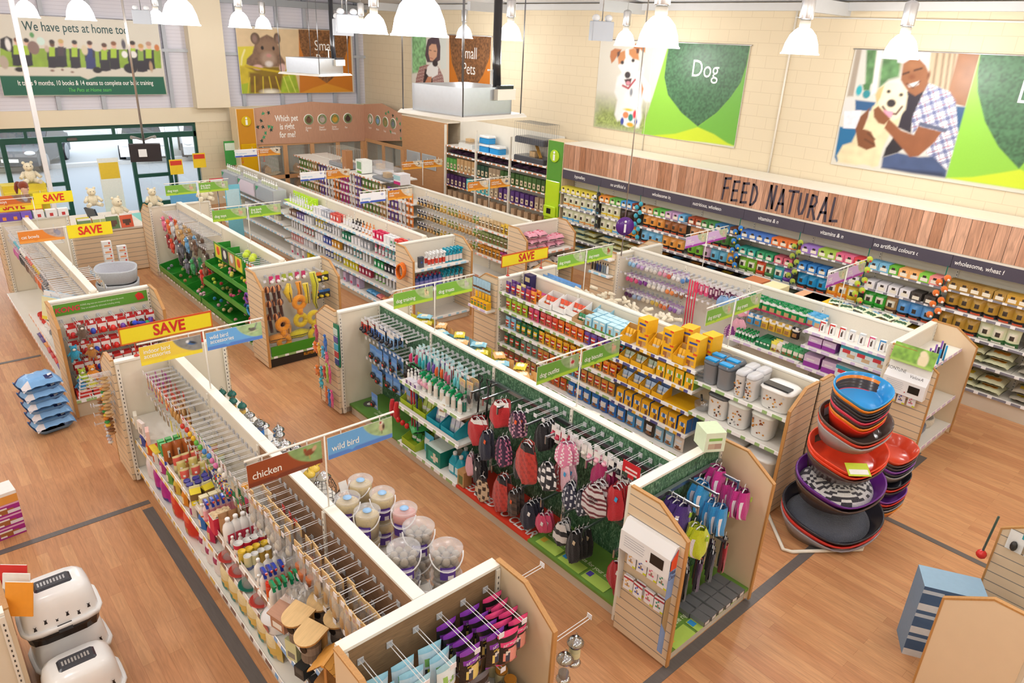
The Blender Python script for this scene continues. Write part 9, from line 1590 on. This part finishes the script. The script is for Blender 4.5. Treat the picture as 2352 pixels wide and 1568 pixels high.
for q in(-1,1):bm.tube([(q*.18,0,1.36),(q*.24,-.04,1.12),(q*.16,-.24,1.0)],[.06,.05,.04],8,'#1f4a3e','cloth')
obj('body',bm,p);obj('hair',MB().ball(0,.02,1.68,.1,.1,.1,'#8a3a1c','plush',14).ball(0,.13,1.72,.05,.06,.05,'#7a3018','plush',10).tube([(0,.15,1.72),(.01,.2,1.6),(0,.19,1.5)],[.045,.04,.015],8,'#8a3a1c','plush'),p);obj('nose',MB().ball(0,-.085,1.63,.014,.02,.018,'#e4b698','cloth',8),p)
for q in(-1,1):obj('eye',MB().ball(q*.03,-.078,1.655,.01,.006,.006,'#3a2a22','gloss',8),p)
obj('mouth',MB().ball(0,-.078,1.595,.02,.006,.006,'#b8605a','cloth',8),p)
struct('trim_40',MB().box(2.72-.045,18.1-.045,0,2.72+.045,18.1+.045,7.3,'#e4e2e2','paint'))
t=thing('hanging_monitor','black monitor with cameras on a long ceiling pole','monitor',(3.9,14.9,2.75),-.2);obj('pole',MB().tube([(0,0,.1),(0,0,4.)],.02,8,'#c8c6c4','metal'),t);obj('back_shell',MB().box(-.27,-.03,-.18,.27,.03,.16,'#33343a','gloss'),t,(0,0,0),(R(12),0,0));obj('cable_box',MB().box(-.12,-.06,-.08,.02,-.03,.06,'#e0e0e0','gloss'),t)
for q in(-1,1):obj('camera_head',MB().tube([(0,0,.22),(q*.14,0,.27),(q*.2,-.06,.28)],[.015,.02,.035],8,'#8a8884','gloss'),t)
t=thing('display_stand','yellow toy display stand by the doors','stand',(2.1,19.6,0),R(0));obj('carcass',MB().box(-.1,-.2,0,.75,.2,1.5,'#e8d23a','card'),t)
for z in(.75,1.05,1.3):obj('shelf',MB().box(-.08,-.24,z,.73,-.2,z+.05,'#f0dc4a','card'),t)
for k in range(8):obj('toy_box',MB().box(-.07,-.05,0,.07,.05,.15,'#2aa0d0' if k<4 else '#5aa83a','card'),None,(2.1+.17*(k%4),19.34,1.06 if k<4 else .8),(0,0,0),'%s small %s box on the yellow stand'%(ORD[k%4],'blue' if k<4 else 'green'),'box','boxes on the yellow stand')
def standee(label,x,y,z0,w,h,c,band,foot=True):
 t=thing('sign_stand',label,'sign',(x,y,0));obj('panel',MB().box(-w/2,-.01,z0,w/2,.01,z0+h,c,'card'),t);obj('printed_band',MB().box(-w/2+.02,-.014,z0+h*.62,w/2-.02,-.011,z0+h*.92,band,'card'),t)
 if foot:obj('post',MB().tube([(0,.01,0),(0,.01,z0)],.012,6,'#8a8f92','metal').lathe([(.14,0),(.13,.012)],16,'#8a8f92','metal',0,.01),t)
standee('white poster stand seen in the open doorway',4.6,21.2,.3,.5,1.4,'#eef4f0','#e8c83a');standee('yellow offer sign on a thin stand beside the doors',6.2,20.9,1.2,.34,.4,'#f2d02c','#d8402c');standee('second yellow offer sign on a thin stand nearer the pier',6.9,21.1,1.3,.34,.4,'#f2d02c','#d8402c');standee('blue and pink notice board behind the dog toys sign',5.3,17.6,1.1,.62,.38,'#6ab0e0','#e06ab0');standee('red offer box sign behind the dog leads board',6.3,18.2,1.2,.34,.32,'#d83a44','#f4f0ee');standee('pale blue striped banner stand by the health gondola',6.45,17.6,.1,.36,1.35,'#7fcfe4','#c8ecf4',False);standee('green leaflet board on the wall by the amber pillar',8.05,21.7,1.2,.4,.7,'#3a9a44','#d8e8d8',False)
t=thing('basket_stack','tall stack of dark green shopping baskets beside the doors','baskets',(4.9,18.6,0))
for k in range(8):obj('basket',MB().lathe([(.2,0),(.24,.1),(.25,.11)],16,'#12443a','gloss',sx=1.2,power=5,cap1=False),t,(0,0,.09*k))
def hvac(label,x,y,z,s,rz):
 t=thing('air_unit',label,'air unit',(x,y,z),R(rz));t.scale=(s,)*3
 obj('casing',MB().prism([(-.42,-.42),(.42,-.42),(.5,-.2),(.5,.42),(-.42,.42)],.04,.34,'z','#b8bfc8','metal'),t);obj('grille_plate',MB().cham(-.56,-.56,0,.58,.56,.04,.03,'#e8e4da','paint'),t);obj('junction_box',MB().box(.1,-.48,.2,.42,-.42,.32,'#ece6d8','paint').box(.16,-.46,.32,.4,-.4,.36,'#26262a','gloss'),t);obj('drain_pipe',MB().tube([(.5,.1,.15),(.62,.1,.15),(.62,.1,.5),(.55,.1,.5)],.014,6,'#f0f0ee','gloss'),t);obj('black_pipe',MB().tube([(.28,-.3,.34),(.28,-.28,.6),(.28,-.28,1.9)],.05,10,'#2a2a2e','gloss'),t)
 for a,b_ in((-.5,-.5),(.5,-.5),(-.5,.5),(.5,.5)):obj('threaded_rod',MB().tube([(a,b_,.02),(a,b_,1.9)],.008,5,'#8a8d92','metal'),t)
hvac('wide grey hanging air unit with a black pipe, nearest the small pets banner',6.3,8.2,4.02,1.15,8);hvac('smaller hanging air unit in front of the hamster banner',8.35,16.6,4.05,1.1,25)
for n,x,y,z in(('in front of the staff banner',4.75,16.9,4.98),('beside the pier lamps, front one of a pair',6.05,10.85,5.0),('beside the pier lamps, rear one of a pair',6.55,11.9,4.95),('by the terrier banner',8.3,7.55,5.05)):t=thing('emergency_light','grey emergency light box hung on chains '+n,'light',(x,y,z),R(-20));obj('box',MB().cham(-.17,-.06,0,.17,.06,.26,.01,'#b9c0ca','paint'),t);obj('lamp_head',MB().ball(-.1,0,.3,.06,.06,.05,'#e8ecf0','gloss',10).ball(.1,0,.3,.06,.06,.05,'#e8ecf0','gloss',10),t);obj('chain',MB().tube([(0,0,.26),(0,0,1.1)],.008,5,'#c0c2c4','metal'),t)
